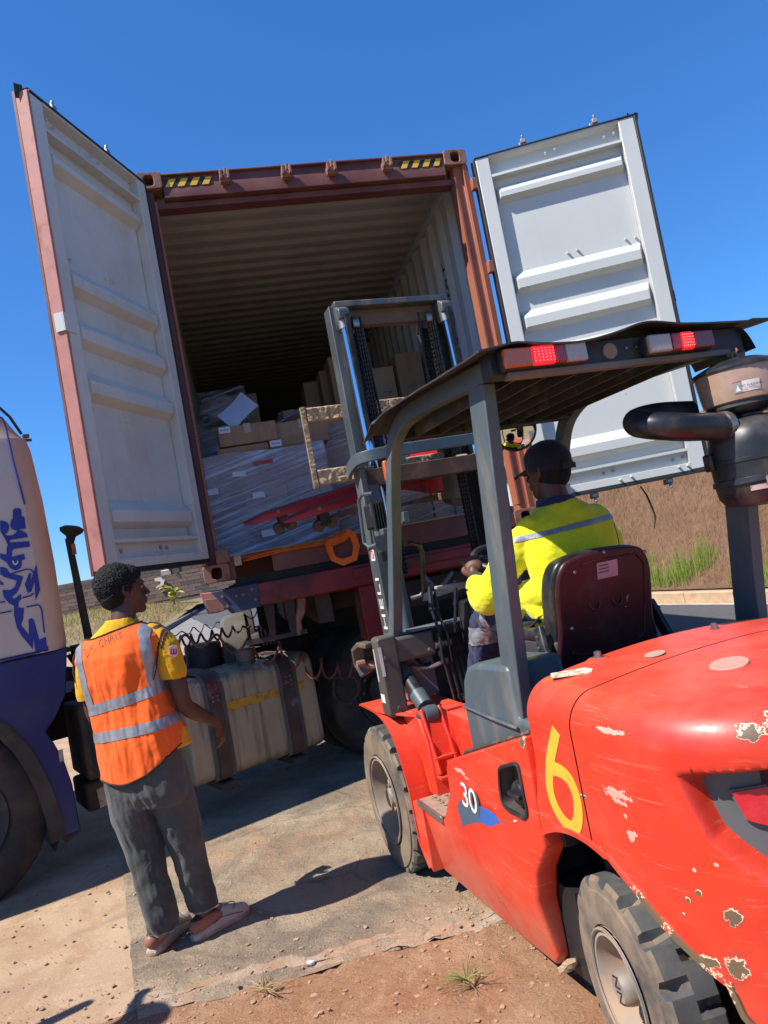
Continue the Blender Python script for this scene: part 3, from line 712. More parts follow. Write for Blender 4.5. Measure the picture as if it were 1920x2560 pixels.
TLINES = {'l1': [(0.514, 2.842), (0.559, 2.824), (0.568, 2.819), (0.575, 2.807), (0.582, 2.756), (0.593, 2.546), (0.618, 2.271)], 'l2': [(0.287, 1.366), (0.355, 1.367), (0.448, 1.365), (0.547, 1.365)], 'l3': [(0.538, 1.649), (0.597, 1.652), (0.61, 1.645), (0.618, 1.623), (0.613, 1.477)], 'l4': [(0.488, 1.864), (0.573, 1.876), (0.596, 1.868), (0.609, 1.844)], 'l5': [(0.525, 1.709), (0.574, 1.714), (0.588, 1.727)], 'l6': [(0.341, 1.703), (0.403, 1.704), (0.43, 1.704)], 'l7': [(0.332, 1.64), (0.394, 1.641), (0.456, 1.642)], 'l8': [(0.596, 1.368), (0.615, 1.367), (0.617, 1.396)]}
# ================================================================== TRAILER under the container
M_tred = pm('trailer_red', (.20, .010, .016), .5, var=.2, vscale=2, dirt=(.06, .035, .03), damt=.85, dscale=2.4, dlo=.46, dhi=.58, bstr=.15)  # dark dirt patches also stand in for the deep shade on the beam
M_tbrn = pm('chassis_dirty', (.045, .03, .024), .85, var=.3, vscale=4, dirt=(.13, .085, .055), damt=.6, dscale=5, bstr=.4)
M_tblue = pm('dirty_blue_plate', (.035, .045, .09), .7, var=.3, vscale=4, dirt=(.09, .05, .035), damt=.85, dscale=5, bstr=.3)
M_tyre = pm('tyre_rubber', (.028, .025, .023), .85, var=.2, vscale=4, dirt=(.11, .08, .055), damt=.6, dscale=5, dlo=.35, dhi=.7, bstr=.4, bscale=50)
M_dark = pm('black_iron', (.02, .018, .017), .8, var=.3, bstr=.3, dirt=(.07, .05, .035), damt=.5, dscale=8)
tr_ = thing('container_trailer', 'red skeletal trailer with dented front beam carrying the open container', 'trailer', (CX, CY, CZ), CYAW)
b_ = M(); b_.prism([(-.03, -.055), (-.06, -.06), (-.062, -.20), (-.03, -.215), (.12, -.215), (.12, -.055)], 'x', .34, 2.46)
b_.obj('front_beam', M_tred, tr_, bevel=.006)
M().box(.20, 2.42, .02, .12, -.054, .0).obj('bearing_strip', M_dark, tr_)
b_ = M(); b_.prism([(.03, -.06), (.34, -.055), (.34, -.215), (.14, -.225)], 'y', -.056, .10); b_.obj('beam_end_plate', M_tblue, tr_, bevel=.004)
for x, z in ((.10, -.10), (.19, -.115), (.235, -.115), (.30, -.09), (.31, -.16), (.12, -.17)): M().cyl((x, -.056, z), (x, -.068, z), .011, n=8).obj('bolt', M_cast, tr_)
b_ = M(); b_.prism([(-.045, -.055), (.03, -.062), (.135, -.19), (.05, -.205), (-.015, -.20)], 'y', .0, .30); b_.obj('bent_end', M_cedge, tr_, bevel=.004)
b_ = M(); b_.prism([(-.02, -.10), (.10, -.11), (.11, -.17), (.085, -.20), (.0, -.19)], 'y', -.035, .01); b_.obj('torn_gusset', M_cast, tr_, bevel=.003)
b_ = M(); b_.prism([(-.06, -.075), (-.075, -.085), (-.075, -.14), (-.06, -.15)], 'x', 1.0, 2.44); b_.obj('beam_rib', M_tred, tr_, bevel=.006)
for x in (.72, 1.66):
    M().box(x, x + .11, .1, 11.9, -.42, -.055).obj('main_rail', M_tbrn, tr_)
for x in (.36, .50): M().prism([(x, -.215), (x + .07, -.215), (x + .045, -.43), (x + .01, -.43)], 'y', -.02, .12).obj('gusset', M_tbrn, tr_, bevel=.004)
b_ = M(); b_.tube([(.62, .02, -.215), (.60, .02, -.30), (.56, .02, -.36), (.56, .02, -.46)], .035, 8); b_.obj('gusset', M_cast, tr_)
M().box(.2, .62, -.01, .08, -.46, -.43).obj('step_bar', M_tbrn, tr_)
M().box(1.02, 1.30, -.03, .3, -.60, -.215).obj('tool_box', M_tred, tr_, bevel=.008)
for k in range(7): M().box(.1, 2.34, .8 + k * 1.6, .9 + k * 1.6, -.16, -.055).obj('crossmember', M_tbrn, tr_)
M().box(.5, 1.95, .35, 1.9, -.36, -.22).obj('kingpin_plate', M_tbrn, tr_)
M().box(.32, 2.40, 1.45, 1.50, -.95, -.16).obj('front_dark_block', M_dark, tr_); M().box(.42, 1.0, 2.0, 3.2, -1.15, -.42).obj('tool_box', M_tbrn, tr_, bevel=.02)  # added dark panel and lower box, standing in for the darkness under the trailer
M().box(1.1, 2.3, 3.0, 3.1, -1.3, -.2).obj('rear_dark_block', M_dark, tr_)  # another added dark panel closing off the bright gap
for x in (.35, 1.95):
    M().box(x, x + .14, 2.5, 2.64, -1.4, -.2).obj('landing_leg', M_tbrn, tr_); M().box(x - .05, x + .19, 2.45, 2.7, -1.45, -1.4).obj('leg_foot', M_tbrn, tr_)
b_ = M(); b_.tube([(1.5, -.02, -.22), (1.55, -.08, -.33), (1.62, -.09, -.30), (1.7, -.05, -.24)], .014, 6); b_.obj('air_line', M_kerbd, tr_)
M().prism([(1.45, -.40), (1.80, -.36), (1.80, -.33), (1.46, -.34)], 'y', -.07, -.02).obj('lamp_arm', M_galv, tr_, bevel=.006)
M().prism([(1.0, -.245), (2.44, -.245), (2.44, -.40), (1.0, -.44)], 'y', .05, .09).obj('rear_apron', M_tbrn, tr_)
def tyre_mesh(R, Wd, rim, tread_n=0, lug=.0, name='tyre', mat=None, seg=48, y0=0.0):
    """axis along +y, outer face at y=y0"""
    m_ = M(); s = .018
    pr = [(rim, .03), (rim + .012, .006), (rim + (R - rim) * .35, -.012), (rim + (R - rim) * .72, -.004), (R - .03, .012), (R - .006, .03), (R, .055), (R, Wd - .055), (R - .006, Wd - .03), (R - .03, Wd - .012), (rim + .02, Wd - .004), (rim, Wd - .03), (rim - .012, Wd - .04), (rim - .012, .04), (rim, .03)]
    m_.lathe(pr, (0, y0, 0), (0, 1, 0), seg); return m_
for gy in (8.3, 9.6, 10.9):
    for gx, s in ((.02, 1), (2.44 - .02 - .29, 1)):
        w_ = tyre_mesh(.5, .29, .29); w_.v = [Vector((gx + v.y, gy + v.x, -1.085 + v.z)) for v in w_.v]; w_.obj('tyre', M_tyre, tr_)
        w_ = M(); w_.lathe([(0, .06), (.12, .05), (.2, .10), (.28, .05), (.29, .24), (.0, .24)], (gx, gy, -1.085), (1, 0, 0), 24); w_.obj('wheel_rim', M_galv, tr_)
M().box(.2, 2.2, 8.2, 11.0, -1.12, -1.05).obj('axle', M_tbrn, tr_)
# near tyre seen under the left corner (spare on its rack) and mudflap strips
w_ = tyre_mesh(.36, .22, .22, seg=40); w_.v = [Vector((.02 + v.y * 1.0, 1.02 + v.x, -.60 + v.z * .9)) for v in w_.v]
M_dusty = pm('dusty_tyre', (.11, .10, .085), .95, var=.25, vscale=6, dirt=(.1, .09, .08), damt=.6, dscale=9, bstr=.5)
w_.obj('spare_tyre', M_dusty, tr_)
for k in range(6): M().box(.30 + k * .03, .318 + k * .03, 1.1, 1.12, -.86, -.42).obj('rack_bar', M_dark, tr_)

# ================================================================== TRACTOR UNIT
TRX, TRY, TRA = -2.67, 4.12, radians(35)
truck = thing('truck_tractor', 'white and blue cab-over tractor unit seen from its side, blue lettering on the cab', 'truck', (TRX, TRY, 0), TRA)
M_tw = pm('truck_white', (.58, .55, .52), .4, var=.03, vscale=1, dirt=(.48, .36, .28), damt=.35, dscale=1.6, dlo=.4, dhi=.75, streak=((.4, .33, .27), .22), bstr=.04)
M_twr = pm('truck_rear_pinkish', (.60, .47, .38), .5, var=.05, vscale=1.5, dirt=(.48, .33, .24), damt=.5, dscale=2, dlo=.4, dhi=.75, streak=((.42, .28, .2), .35), bstr=.06)  # pinkish tan for the cab rear and roof
M_tb = pm('truck_blue', (.007, .020, .125), .35, var=.15, vscale=2, dirt=(.05, .045, .06), damt=.5, dscale=2.5, bstr=.08)
M_logo = pm('logo_blue', (.015, .035, .30), .4, var=.05, bstr=0)
M_logow = pm('logo_white', (.62, .6, .58), .4, var=.02, bstr=0)
M_arch = pm('muddy_arch_rubber', (.05, .04, .035), .85, var=.3, vscale=5, dirt=(.12, .10, .055), damt=.7, dscale=4, bstr=.4)
# cab shell: horizontal sections
def cab_section(z, inset, x1, x0=-1.5):
    r = .13; y0, y1 = 0.0 + inset, 2.4 - inset
    pts = []
    for cx, cy, a in ((x1 - r, y1 - r, 0), (x0 + r, y1 - r, pi / 2), (x0 + r, y0 + r, pi), (x1 - r, y0 + r, 3 * pi / 2)):
        for i in range(7):
            t = a + pi / 2 * i / 6; pts.append((cx + r * cos(t), cy + r * sin(t), z))
    return pts
lev = [(1.36, .0, .745), (1.40, -.004, .75), (1.9, -.004, .755), (2.3, .0, .745), (2.62, .015, .725), (2.70, .03, .71)]
m_ = M(); secs = [cab_section(*l) for l in lev]; n = len(secs[0])
for s in secs: m_.v += [Vector(p) for p in s]
for k in range(len(secs) - 1):
    for i in range(n): m_.f.append((k * n + i, k * n + (i + 1) % n, (k + 1) * n + (i + 1) % n, (k + 1) * n + i))
m_.f.append(tuple(range(n - 1, -1, -1))); m_.f.append(tuple(range((len(secs) - 1) * n, len(secs) * n)))
shell = m_.obj('cab_shell', [M_tw, M_twr], truck, smooth=50)
for p in shell.data.polygons:
    if p.center.x > .655 and len(p.vertices) == 4: p.material_index = 1
    elif p.center.x > .60 and p.center.y < .2 and len(p.vertices) == 4: p.material_index = 1
lev = [(2.70, .03, .70), (2.76, .05, .66), (2.84, .07, .62), (2.90, .07, .56), (2.97, .09, .46), (3.03, .12, .30), (3.08, .17, .1), (3.13, .25, -.2)]
m_ = M(); secs = [cab_section(*l) for l in lev]
for s in secs: m_.v += [Vector(p) for p in s]
for k in range(len(secs) - 1):
    for i in range(n): m_.f.append((k * n + i, k * n + (i + 1) % n, (k + 1) * n + (i + 1) % n, (k + 1) * n + i))
m_.f.append(tuple(range(n - 1, -1, -1))); m_.f.append(tuple(range((len(secs) - 1) * n, len(secs) * n)))
m_.obj('cab_roof', M_twr, truck, smooth=60)
t_ = M(); t_.tube([(.685, .12, 2.74), (.63, .10, 2.85), (.57, .10, 2.925), (.46, .14, 2.99), (.30, .23, 3.05), (.1, .38, 3.09)], .009, 6); t_.obj('roof_seal', M_seal, truck)
t_ = M(); t_.box(.69, .725, .10, .14, 2.715, 2.735); t_.box(.70, .745, .15, .17, 2.70, 2.715); t_.obj('roof_catch', M_cast, truck)
M().box(-1.5, .742, .02, 2.38, 1.345, 1.362).obj('cab_floor_edge', M_seal, truck, bevel=.003)
t_ = M(); t_.tube([(-1.4, -.006, 1.372), (.60, -.006, 1.372), (.66, .02, 1.375)], .005, 6); t_.obj('door_gap', M_seal, truck)
for k, P in TRACE.items():
    e = .0035 if k[0] == 's' else .0065
    q = M(); q.prism(P, 'y', -.0045 - e, -.0045); o_ = q.obj('cab_logo', M_logo if k[0] == 's' else M_logow, truck, smooth=0)
for k, P in TLINES.items():
    q = M(); q.tube([(x, -.0075, z) for x, z in P], .0055 if k in ('l1', 'l2') else .0045, 5); q.obj('cab_logo', M_logo, truck)
# blue lower body side with wheel arch
arch = [(.475 + .03 * 0, .56), (.44, .70), (.39, .83), (.31, .97), (.18, 1.08), (.0, 1.13), (-.2, 1.11), (-.38, 1.0), (-.5, .84), (-.56, .64), (-.58, .30)]
poly = [(.725, 1.352), (.70, 1.20), (.675, 1.08), (.60, .965), (.535, .895), (.57, .82), (.61, .70), (.635, .55), (.64, .27), (.535, .262), (.505, .30)] + arch + [(-.75, .30), (-.8, .5), (-1.5, .45), (-1.5, 1.352)]
q = M(); q.prism(poly, 'y', -.002, .035); q.obj('blue_side_skirt', M_tb, truck, bevel=.008, smooth=30)
q = M(); q.prism([(.725, 1.35), (.70, 1.20), (.68, 1.09), (.62, 1.0), (.3, 1.14), (-.6, 1.2), (-1.4, 1.2), (-1.4, 1.35)], 'y', .04, 2.36); q.obj('blue_cab_base', M_tb, truck)
A_ = [(.515, .262), (.51, .40), (.485, .56), (.45, .70), (.40, .83), (.32, .965), (.18, 1.08), (.0, 1.13), (-.2, 1.11), (-.38, 1.0), (-.5, .84), (-.56, .64), (-.58, .30)]
q = M(); q.tube([(x - .012, .02, z) for x, z in A_], .05, sec=[(-.035, -.05), (.03, -.05), (.045, -.02), (.045, .05), (-.035, .05)], up=(0, -1, 0)); q.obj('arch_lip', M_arch, truck)
q = M(); q.grid(lambda u, v: (.60 * cos(-.55 + (pi + 1.0) * u) * .96, .03 + .5 * v, .5 + .60 * sin(-.55 + (pi + 1.0) * u)), 24, 2); q.obj('mudguard', M_arch, truck)
q = M(); q.prism([(.52, .30), (.64, .31), (.645, .265), (.55, .225)], 'y', .0, .45); q.obj('mud_flap', M_arch, truck)
M().box(.585, .61, -.008, .0, .70, .77).obj('side_label', pm('dull_label', (.4, .37, .3), .7, dirt=(.2, .16, .1), damt=.6, dscale=30), truck)
# wheels
M_rimd = pm('truck_rim_dirty', (.06, .05, .042), .85, var=.2, dirt=(.14, .10, .07), damt=.6, dscale=5, bstr=.3)
def truck_wheel(x, y, nm='front', R=.505):
    w_ = tyre_mesh(R, .30, .29, seg=64); w_.v = [Vector((x + v.x, y + v.y, R + v.z - .004)) for v in w_.v]; ty = w_.obj('tyre', M_tyre, truck, smooth=40)
    w_ = M(); w_.lathe([(0, .12), (.09, .12), (.12, .10), (.13, .16), (.2, .17), (.24, .06), (.285, .02), (.292, .04), (.292, .26), (0, .26)], (x, y, R), (0, 1, 0), 32); rim = w_.obj('wheel_rim', M_rimd, truck)
    for k in range(10):
        a = k * pi / 5; w_ = M().cyl((x + .165 * cos(a), y + .13, R + .165 * sin(a)), (x + .165 * cos(a), y + .175, R + .165 * sin(a)), .014, n=6); o_ = w_.obj('wheel_nut', M_cast, rim)
truck_wheel(0, .03); truck_wheel(0, 2.05)
for x in (3.02, 4.32):
    truck_wheel(x, .03); truck_wheel(x, .37); truck_wheel(x, 1.7); truck_wheel(x, 2.04)
# chassis
for y in (.72, 1.6): M().box(.2, 5.1, y, y + .08, .72, 1.0).obj('frame_rail', M_tbrn, truck, bevel=.006)
for x in (.9, 1.6, 2.4, 3.6, 4.9): M().box(x, x + .12, .8, 1.6, .76, .96).obj('crossmember', M_tbrn, truck)
for x in (0, 3.02, 4.32): M().cyl((x, .2, .5), (x, 2.2, .5), .09, n=12).obj('axle', M_tbrn, truck)
M().box(2.9, 4.2, .95, 1.45, 1.0, 1.22).obj('fifth_wheel', M_tbrn, truck, bevel=.03)
M().box(.7, 1.36, .62, 1.75, 1.0, 1.03).obj('catwalk', M_tbrn, truck)
# boxes behind the front wheel (battery carrier, air tanks), step
q = M(); q.box(.74, 1.12, .06, .55, .52, .98); q.obj('battery_box', M_tbrn, truck, bevel=.02)
q = M(); q.box(.78, 1.08, .05, .06, .6, .9); q.box(.84, .88, .03, .06, .56, .92); q.box(.98, 1.02, .03, .06, .56, .92); q.obj('battery_strap', M_dark, truck, bevel=.006)
M().box(.72, .98, .12, .5, .32, .50).obj('lower_bracket', M_tbrn, truck, bevel=.02)
q = M(); q.prism([(.79, .33), (.875, .34), (.87, .46), (.785, .45)], 'y', .112, .119); q.obj('bracket_label', pm('tin_label', (.38, .3, .2), .6, dirt=(.15, .1, .06), damt=.7, dscale=25), truck)
for z in (1.08, 1.15, 1.22): M().tube([(.75, .2, z), (.9, .16, z - .05), (1.05, .25, z + .02), (1.2, .6, z)], .012, 6).obj('cable', M_dark, truck)
for k in range(5):
    M().tube([(.78, .1 + .05 * k, 1.30), (.86, .06 + .05 * k, 1.1), (.84, .05, .95 - .02 * k), (.95, .2, .8)], .013, 6).obj('cable', M_dark, truck)
M().cyl((.62, .25, 1.22), (1.05, .25, 1.10), .045, n=12).obj('air_pipe', M_dark, truck)
# catwalk post (air intake)
q = M(); q.tube([(.885, .12, 1.36), (.865, .12, 1.9), (.86, .12, 2.04)], [.026, .022, .021], 10); q.obj('snorkel_pole', M_dark, truck)
q = M(); q.lathe([(0, .03), (.05, .035), (.075, .02), (.07, .0), (.03, -.03), (.02, -.10), (.0, -.10)], (.885, .12, 2.08), (0.25, 0, 1), 16); q.obj('snorkel_cap', M_dark, truck)
q = M(); q.box(.78, .96, .02, .2, 1.30, 1.36); q.tube([(.74, .1, 1.34), (.9, .05, 1.36), (1.05, .3, 1.30)], .016, 6); q.obj('snorkel_bracket', M_dark, truck)
M().box(.865, .89, .09, .11, 1.93, 2.0).obj('hose_clamp', M_cast, truck)
# fuel tank
M_tank = pm('fuel_tank_dirty', (.36, .285, .19), .5, .05, var=.18, vscale=2, dirt=(.40, .28, .17), damt=.6, dscale=2.5, dlo=.35, dhi=.7, streak=((.09, .06, .04), .8), slo=.46, shi=.62, bstr=.12)
tz0, tz1 = .27, .965
q = M(); sec = [(y, z) for y, z in rrect(-.005, .62, tz0, tz1, .085, 6)]
def tank_sec(x, ins): return [(x, y, z) for y, z in rrect(-.005 + ins, .62 - ins, tz0 + ins, tz1 - ins, .085 - ins * .4, 6)]
secs = [tank_sec(1.37, .035), tank_sec(1.372, .018), tank_sec(1.385, .004), tank_sec(1.40, .0), tank_sec(1.418, .004), tank_sec(1.435, .0)] + [tank_sec(1.435 + (2.30 - 1.435) * k / 8, 0) for k in range(1, 9)] + [tank_sec(2.34, .0), tank_sec(2.36, .006), tank_sec(2.375, .03)]
n = len(secs[0])
for s in secs: q.v += [Vector(p) for p in s]
for k in range(len(secs) - 1):
    for i in range(n): q.f.append((k * n + i, k * n + (i + 1) % n, (k + 1) * n + (i + 1) % n, (k + 1) * n + i))
q.f.append(tuple(range(n - 1, -1, -1))); q.f.append(tuple(range((len(secs) - 1) * n, len(secs) * n)))
q.obj('fuel_tank', M_tank, truck, smooth=50)
M_stripe = pm('faded_yellow', (.52, .27, .02), .6, var=.15, vscale=12, dirt=(.2, .14, .08), damt=.7, dscale=16, dlo=.5, dhi=.6, bstr=.1)
for a, b in ((1.66, 2.085), (2.20, 2.27)): M().box(a, b, -.009, -.004, .705, .765).obj('yellow_stripe', M_stripe, truck, smooth=0)
M_strap = pm('tank_strap', (.07, .035, .03), .6, var=.3, vscale=5, dirt=(.26, .03, .035), damt=.85, dscale=6, dlo=.6, dhi=.66, chips=(.16, .12, .09), clo=.6, chi=.64, cscale=12, bstr=.2)
for x in (1.585, 2.14):
    path = [(x, .63, .93), (x, .5, .99), (x, .09, .985), (x, .02, .955), (x, -.022, .88), (x, -.024, .36), (x, .0, .28), (x, .08, .25), (x, .5, .25)]
    q = M(); q.tube(path, 1, sec=[(-.045, -.006), (.045, -.006), (.045, .006), (-.045, .006)], up=None); q.obj('tank_strap', M_strap, truck)
    q = M(); q.tube([(p[0], p[1] * 1.0 + .008, p[2]) for p in path], 1, sec=[(-.075, -.003), (.075, -.003), (.075, .003), (-.075, .003)]); q.obj('strap_liner', M_dusty, truck)
    M().box(x - .05, x + .05, -.03, .3, .20, .252).obj('strap_foot', M_tbrn, truck, bevel=.006)
    for z in (.80, .83):
        for dx in (-.018, .018): M().cyl((x + dx, -.028, z), (x + dx, -.036, z), .008, n=6).obj('rivet', M_cast, truck)
M_capm = pm('filler_cap', (.17, .14, .11), .7, .2, var=.2, vscale=8, dirt=(.33, .26, .18), damt=.6, dscale=8)
q = M(); q.lathe([(0, .115), (.06, .113), (.068, .105), (.070, .03), (.062, .02), (.062, .0), (0, 0)], (1.93, .16, .962), (0, 0, 1), 28); q.obj('filler_cap', M_capm, truck)
# crumpled rag under the cap
q = M()
for k in range(9):
    a = k * .7; q.add([(1.95 + .03 * cos(a), .04 + .02 * sin(a), .955), (1.99 + .055 * cos(a + .4), .02, .955 + .035 * sin(a * 1.7)), (1.97 + .04 * cos(a + 1), -.012 + .01 * sin(a), .93 + .03 * cos(a * 2)), (1.96, .03, .98 + .02 * sin(a))], [(0, 1, 2), (1, 2, 3), (0, 1, 3)])
tag(q.obj('rag', pm('grey_rag', (.24, .23, .22), .9, var=.2), recalc=False), 'crumpled grey rag tucked under the round fuel filler cap', 'rag').matrix_world = truck.matrix_basis
bpy.context.view_layer.update()
# black bin-like air filter above the tank
q = M(); q.lathe([(0, .22), (.13, .22), (.14, .20), (.13, .0), (0, 0)], (1.78, .62, .93), (.06, 0, 1), 24); q.obj('filter_housing', pm('black_plastic_worn', (.02, .022, .027), .55, var=.3, dirt=(.1, .08, .06), damt=.35, dscale=5), truck)
# coiled air hoses
M_hose = pm('red_air_hose', (.15, .035, .03), .45, var=.2, vscale=9, dirt=(.12, .07, .05), damt=.5, dscale=12, bstr=.1)
M_hoseb = pm('black_air_hose', (.025, .022, .022), .5, var=.2, dirt=(.1, .06, .05), damt=.4, dscale=12, bstr=.1)
def coil(name, P0, P1, sag, turns, r, tube_r, mat, n=14, loose=.25, seed=1, via=None):
    R_ = random.Random(seed); pts = []; P0, P1 = Vector(P0), Vector(P1); N = int(turns * n); d = (P1 - P0).normalized()
    side = d.cross(Vector((0, 0, 1))).normalized(); ups = side.cross(d).normalized()
    ph_ = [R_.uniform(-.5, .5) for _ in range(int(turns) + 2)]; am = [R_.uniform(1 - loose, 1 + loose) for _ in range(int(turns) + 2)]
    for i in range(N + 1):
        t = i / N; k = i / n; k0 = int(k); f = k - k0; A = am[k0] * (1 - f) + am[k0 + 1] * f; q_ = ph_[k0] * (1 - f) + ph_[k0 + 1] * f
        base = P0.lerp(P1, t + .03 * q_ * sin(pi * t)) + Vector((0, 0, -sag * 4 * t * (1 - t)))
        if via: tt = min(t * (len(via) - 1), len(via) - 1.0001); k_ = int(tt); base = Vector(via[k_]).lerp(Vector(via[k_ + 1]), tt - k_) + Vector((0, 0, .01 * q_))
        a = 2 * pi * k; e = min(1, 8 * t, 8 * (1 - t))
        pts.append(base + (side * cos(a) * .8 + ups * sin(a) * 1.1) * r * A * e)
    q = M(); q.tube(pts, tube_r, 7); o_ = q.obj(name, mat); return o_
TM = Matrix.Translation((TRX, TRY, 0)) @ Matrix.Rotation(TRA, 4, 'Z')
def tl(x, y, z): return TM @ Vector((x, y, z))
tag(coil('air_hose', tl(.95, .35, 1.28), tl(2.05, .25, 1.22), .03, 14, .032, .0085, M_hoseb, seed=4), 'dark coiled air hose sagging from the cab towards the trailer', 'air hose', 'coiled air hoses')
VIA = [tuple(v_) for v_ in [tl(1.05, .28, 1.28), tl(1.40, .18, 1.25), tl(1.75, .10, 1.17), tl(2.10, -.02, 1.0), tl(2.35, -.06, .84), tl(2.58, -.06, .76), tl(2.80, -.05, .84), tl(3.0, -.02, .93)]]
tag(coil('air_hose', tl(1.25, .22, 1.20), tl(2.95, .1, .86), .10, 12, .060, .0095, M_hose, seed=9, loose=.5, via=VIA), 'dull red coiled air hose with wide loops drooping over the tank to the rear wheel', 'air hose', 'coiled air hoses')
tag(coil('air_hose', tl(1.6, .9, 1.24), tl(3.3, .5, 1.36), .02, 17, .022, .005, pm('grey_coil', (.07, .06, .04), .6), seed=12), 'thin grey spiral cable stretched in the dark above the rear wheel', 'cable')
q = M(); q.tube([tl(2.60, -.02, .62) + Vector((.10 * cos(a * .6) * (1 + .1 * sin(a * 2.3)), .02 * sin(a), .10 * sin(a * .6) * (1 + .15 * cos(a * 1.7)))) for a in [k * .35 for k in range(70)]], .006, 6)
tag(q.obj('hose_bundle', pm('loose_wire', (.09, .04, .04), .6)), 'tangled bundle of thin hoses hanging in front of the truck rear wheel', 'hose')

# ================================================================== CARGO
CM = Matrix.Translation((CX, CY, CZ)) @ Matrix.Rotation(CYAW, 4, 'Z')
M_box = [pm('cardboard', (.36, .215, .125), .85, var=.1, vscale=2, dirt=(.28, .16, .09), damt=.35, dscale=3, streak=((.26, .15, .08), .35), slo=.5, shi=.6, bstr=.12),
         pm('cardboard_dark', (.29, .17, .10), .85, var=.1, vscale=2, dirt=(.2, .12, .07), damt=.35, dscale=3, bstr=.12),
         pm('cardboard_light', (.42, .27, .165), .85, var=.1, vscale=2, dirt=(.3, .18, .11), damt=.3, dscale=3, bstr=.12)]
M_tape = pm('packing_tape', (.40, .30, .21), .25, var=.05, bstr=.05)
M_lab = pm('paper_label', (.66, .68, .74), .6, var=.03, bstr=0)
M_dkink = pm('print_ink', (.05, .05, .06), .6, var=0, bstr=0)
M_green = pm('green_strap', (.05, .13, .10), .4, var=.1, bstr=0)
def carton(x0, x1, y0, y1, z0, z1, label, mi=0, group=None, rz=0, tape=True, rx=0, name='carton', note=None):
    cx_, cy_ = (x0 + x1) / 2, (y0 + y1) / 2; a, b, h = (x1 - x0) / 2, (y1 - y0) / 2, z1 - z0
    t = bpy.data.objects.new(name, None); C.objects.link(t); t.empty_display_size = .05
    t.matrix_world = CM @ Matrix.Translation((cx_, cy_, z0)) @ Matrix.Rotation(rz, 4, 'Z') @ Matrix.Rotation(rx, 4, 'X')
    tag(t, label, 'cardboard box', group)
    m_ = M(); N = 6
    # slightly bulged and dented sides
    def f(u, v, ax, s):
        p = (2 * u - 1, 2 * v - 1); bul = .008 * (1 - p[0] ** 2) * (1 - p[1] ** 2) + .003 * fbm((u * 3 + x0 * 9, v * 3 + z0 * 7, ax + s), 1.2, 3) * (1 - p[0] ** 4) * (1 - p[1] ** 4)
        if ax == 0: return (s * (a + bul), p[0] * b, h / 2 + p[1] * h / 2)
        if ax == 1: return (p[0] * a, s * (b + bul), h / 2 + p[1] * h / 2)
        return (p[0] * a, p[1] * b, (h if s > 0 else 0) + s * bul * (.6 if s > 0 else 0))
    for ax in (0, 1, 2):
        for s in (-1, 1): m_.grid(lambda u, v: f(u, v, ax, s), N, N)
    body = m_.obj('box_body', M_box[mi], t, smooth=50, merge=True)
    if tape:
        M().box(-.028, .028, -b - .0125, b + .012, h + .004, h + .007).obj('tape', M_tape, t, smooth=0); M().box(-.028, .028, -b - .0125, -b - .0095, h - .07, h + .006).obj('tape', M_tape, t, smooth=0)
    if note:
        lx, lz, lw, lh = note
        lab = M().box(lx, lx + lw, -b - .014, -b - .0115, lz, lz + lh).obj('label', M_lab, t, smooth=0)
        for k in range(5): M().box(lx + lw * (.15 + .15 * k), lx + lw * (.24 + .15 * k), -b - .0155, -b - .0138, lz + lh * .4, lz + lh * .58).obj('print', M_dkink, lab, smooth=0)
    return t
# wrapped pallet in front, left
K = 'cartons stacked on the wrapped pallet'
rows = [(.30, .155, .50), (.28, .455, .72), (.0, 0, 0)]
z = .20
for r, hh in enumerate((.25, .25, .25)):
    for k, (xa, xb) in enumerate(((.03, .37), (.375, .70), (.705, 1.03)) if r % 2 else ((.03, .52), (.525, 1.03))):
        for d, yb in enumerate((.60, 1.0)):
            carton(xa + .002, xb - .002, yb, yb + .39, z, z + hh - .003, ('front ' if d == 0 else 'rear ') + ['bottom', 'middle', 'top'][r] + ' row ' + (['left', 'right'] if len(((1,), (1,))) and not r % 2 else ['left', 'centre', 'right'])[k] + ' carton under the clear film of the front pallet', mi=[0, 1, 2][(r + k) % 3], group=K, tape=False)
    z += hh
carton(.23, .62, .62, 1.0, .952, 1.005, 'flat carton strip under the two taped cartons, left', 0, K, tape=False)
carton(.63, 1.10, .62, 1.02, .952, 1.01, 'flat carton with a white label under the right taped carton', 1, K, tape=False, note=(-.23, .006, .09, .05))
carton(.255, .70, .60, 1.0, 1.015, 1.165, 'taped carton with a white corner label on top of the wrapped pallet', 0, K, rz=.02, note=(-.215, .10, .085, .05))
carton(.712, 1.12, .64, 1.02, 1.012, 1.145, 'taped carton right of the gap on top of the wrapped pallet', 0, K, rz=-.05)
M_wood = pm('pallet_wood', (.26, .17, .10), .85, var=.2, vscale=6, streak=((.15, .1, .06), .3), bstr=.3)
def pallet(x0, x1, y0, y1, label):
    t = bpy.data.objects.new('pallet', None); C.objects.link(t); t.matrix_world = CM @ Matrix.Translation((x0, y0, .155)); tag(t, label, 'pallet', 'wooden pallets in the container')
    w_, d_ = x1 - x0, y1 - y0
    for k in range(4): M().box(.0, w_, k * (d_ - .1) / 3, k * (d_ - .1) / 3 + .1, .03, .044).obj('board', M_wood, t, bevel=.002)
    for k in range(3): M().box(k * (w_ - .09) / 2, k * (w_ - .09) / 2 + .09, 0, d_, 0, .03).obj('block', M_wood, t, bevel=.002)
pallet(.02, 1.04, .58, 1.42, 'low wooden pallet under the front wrapped load')
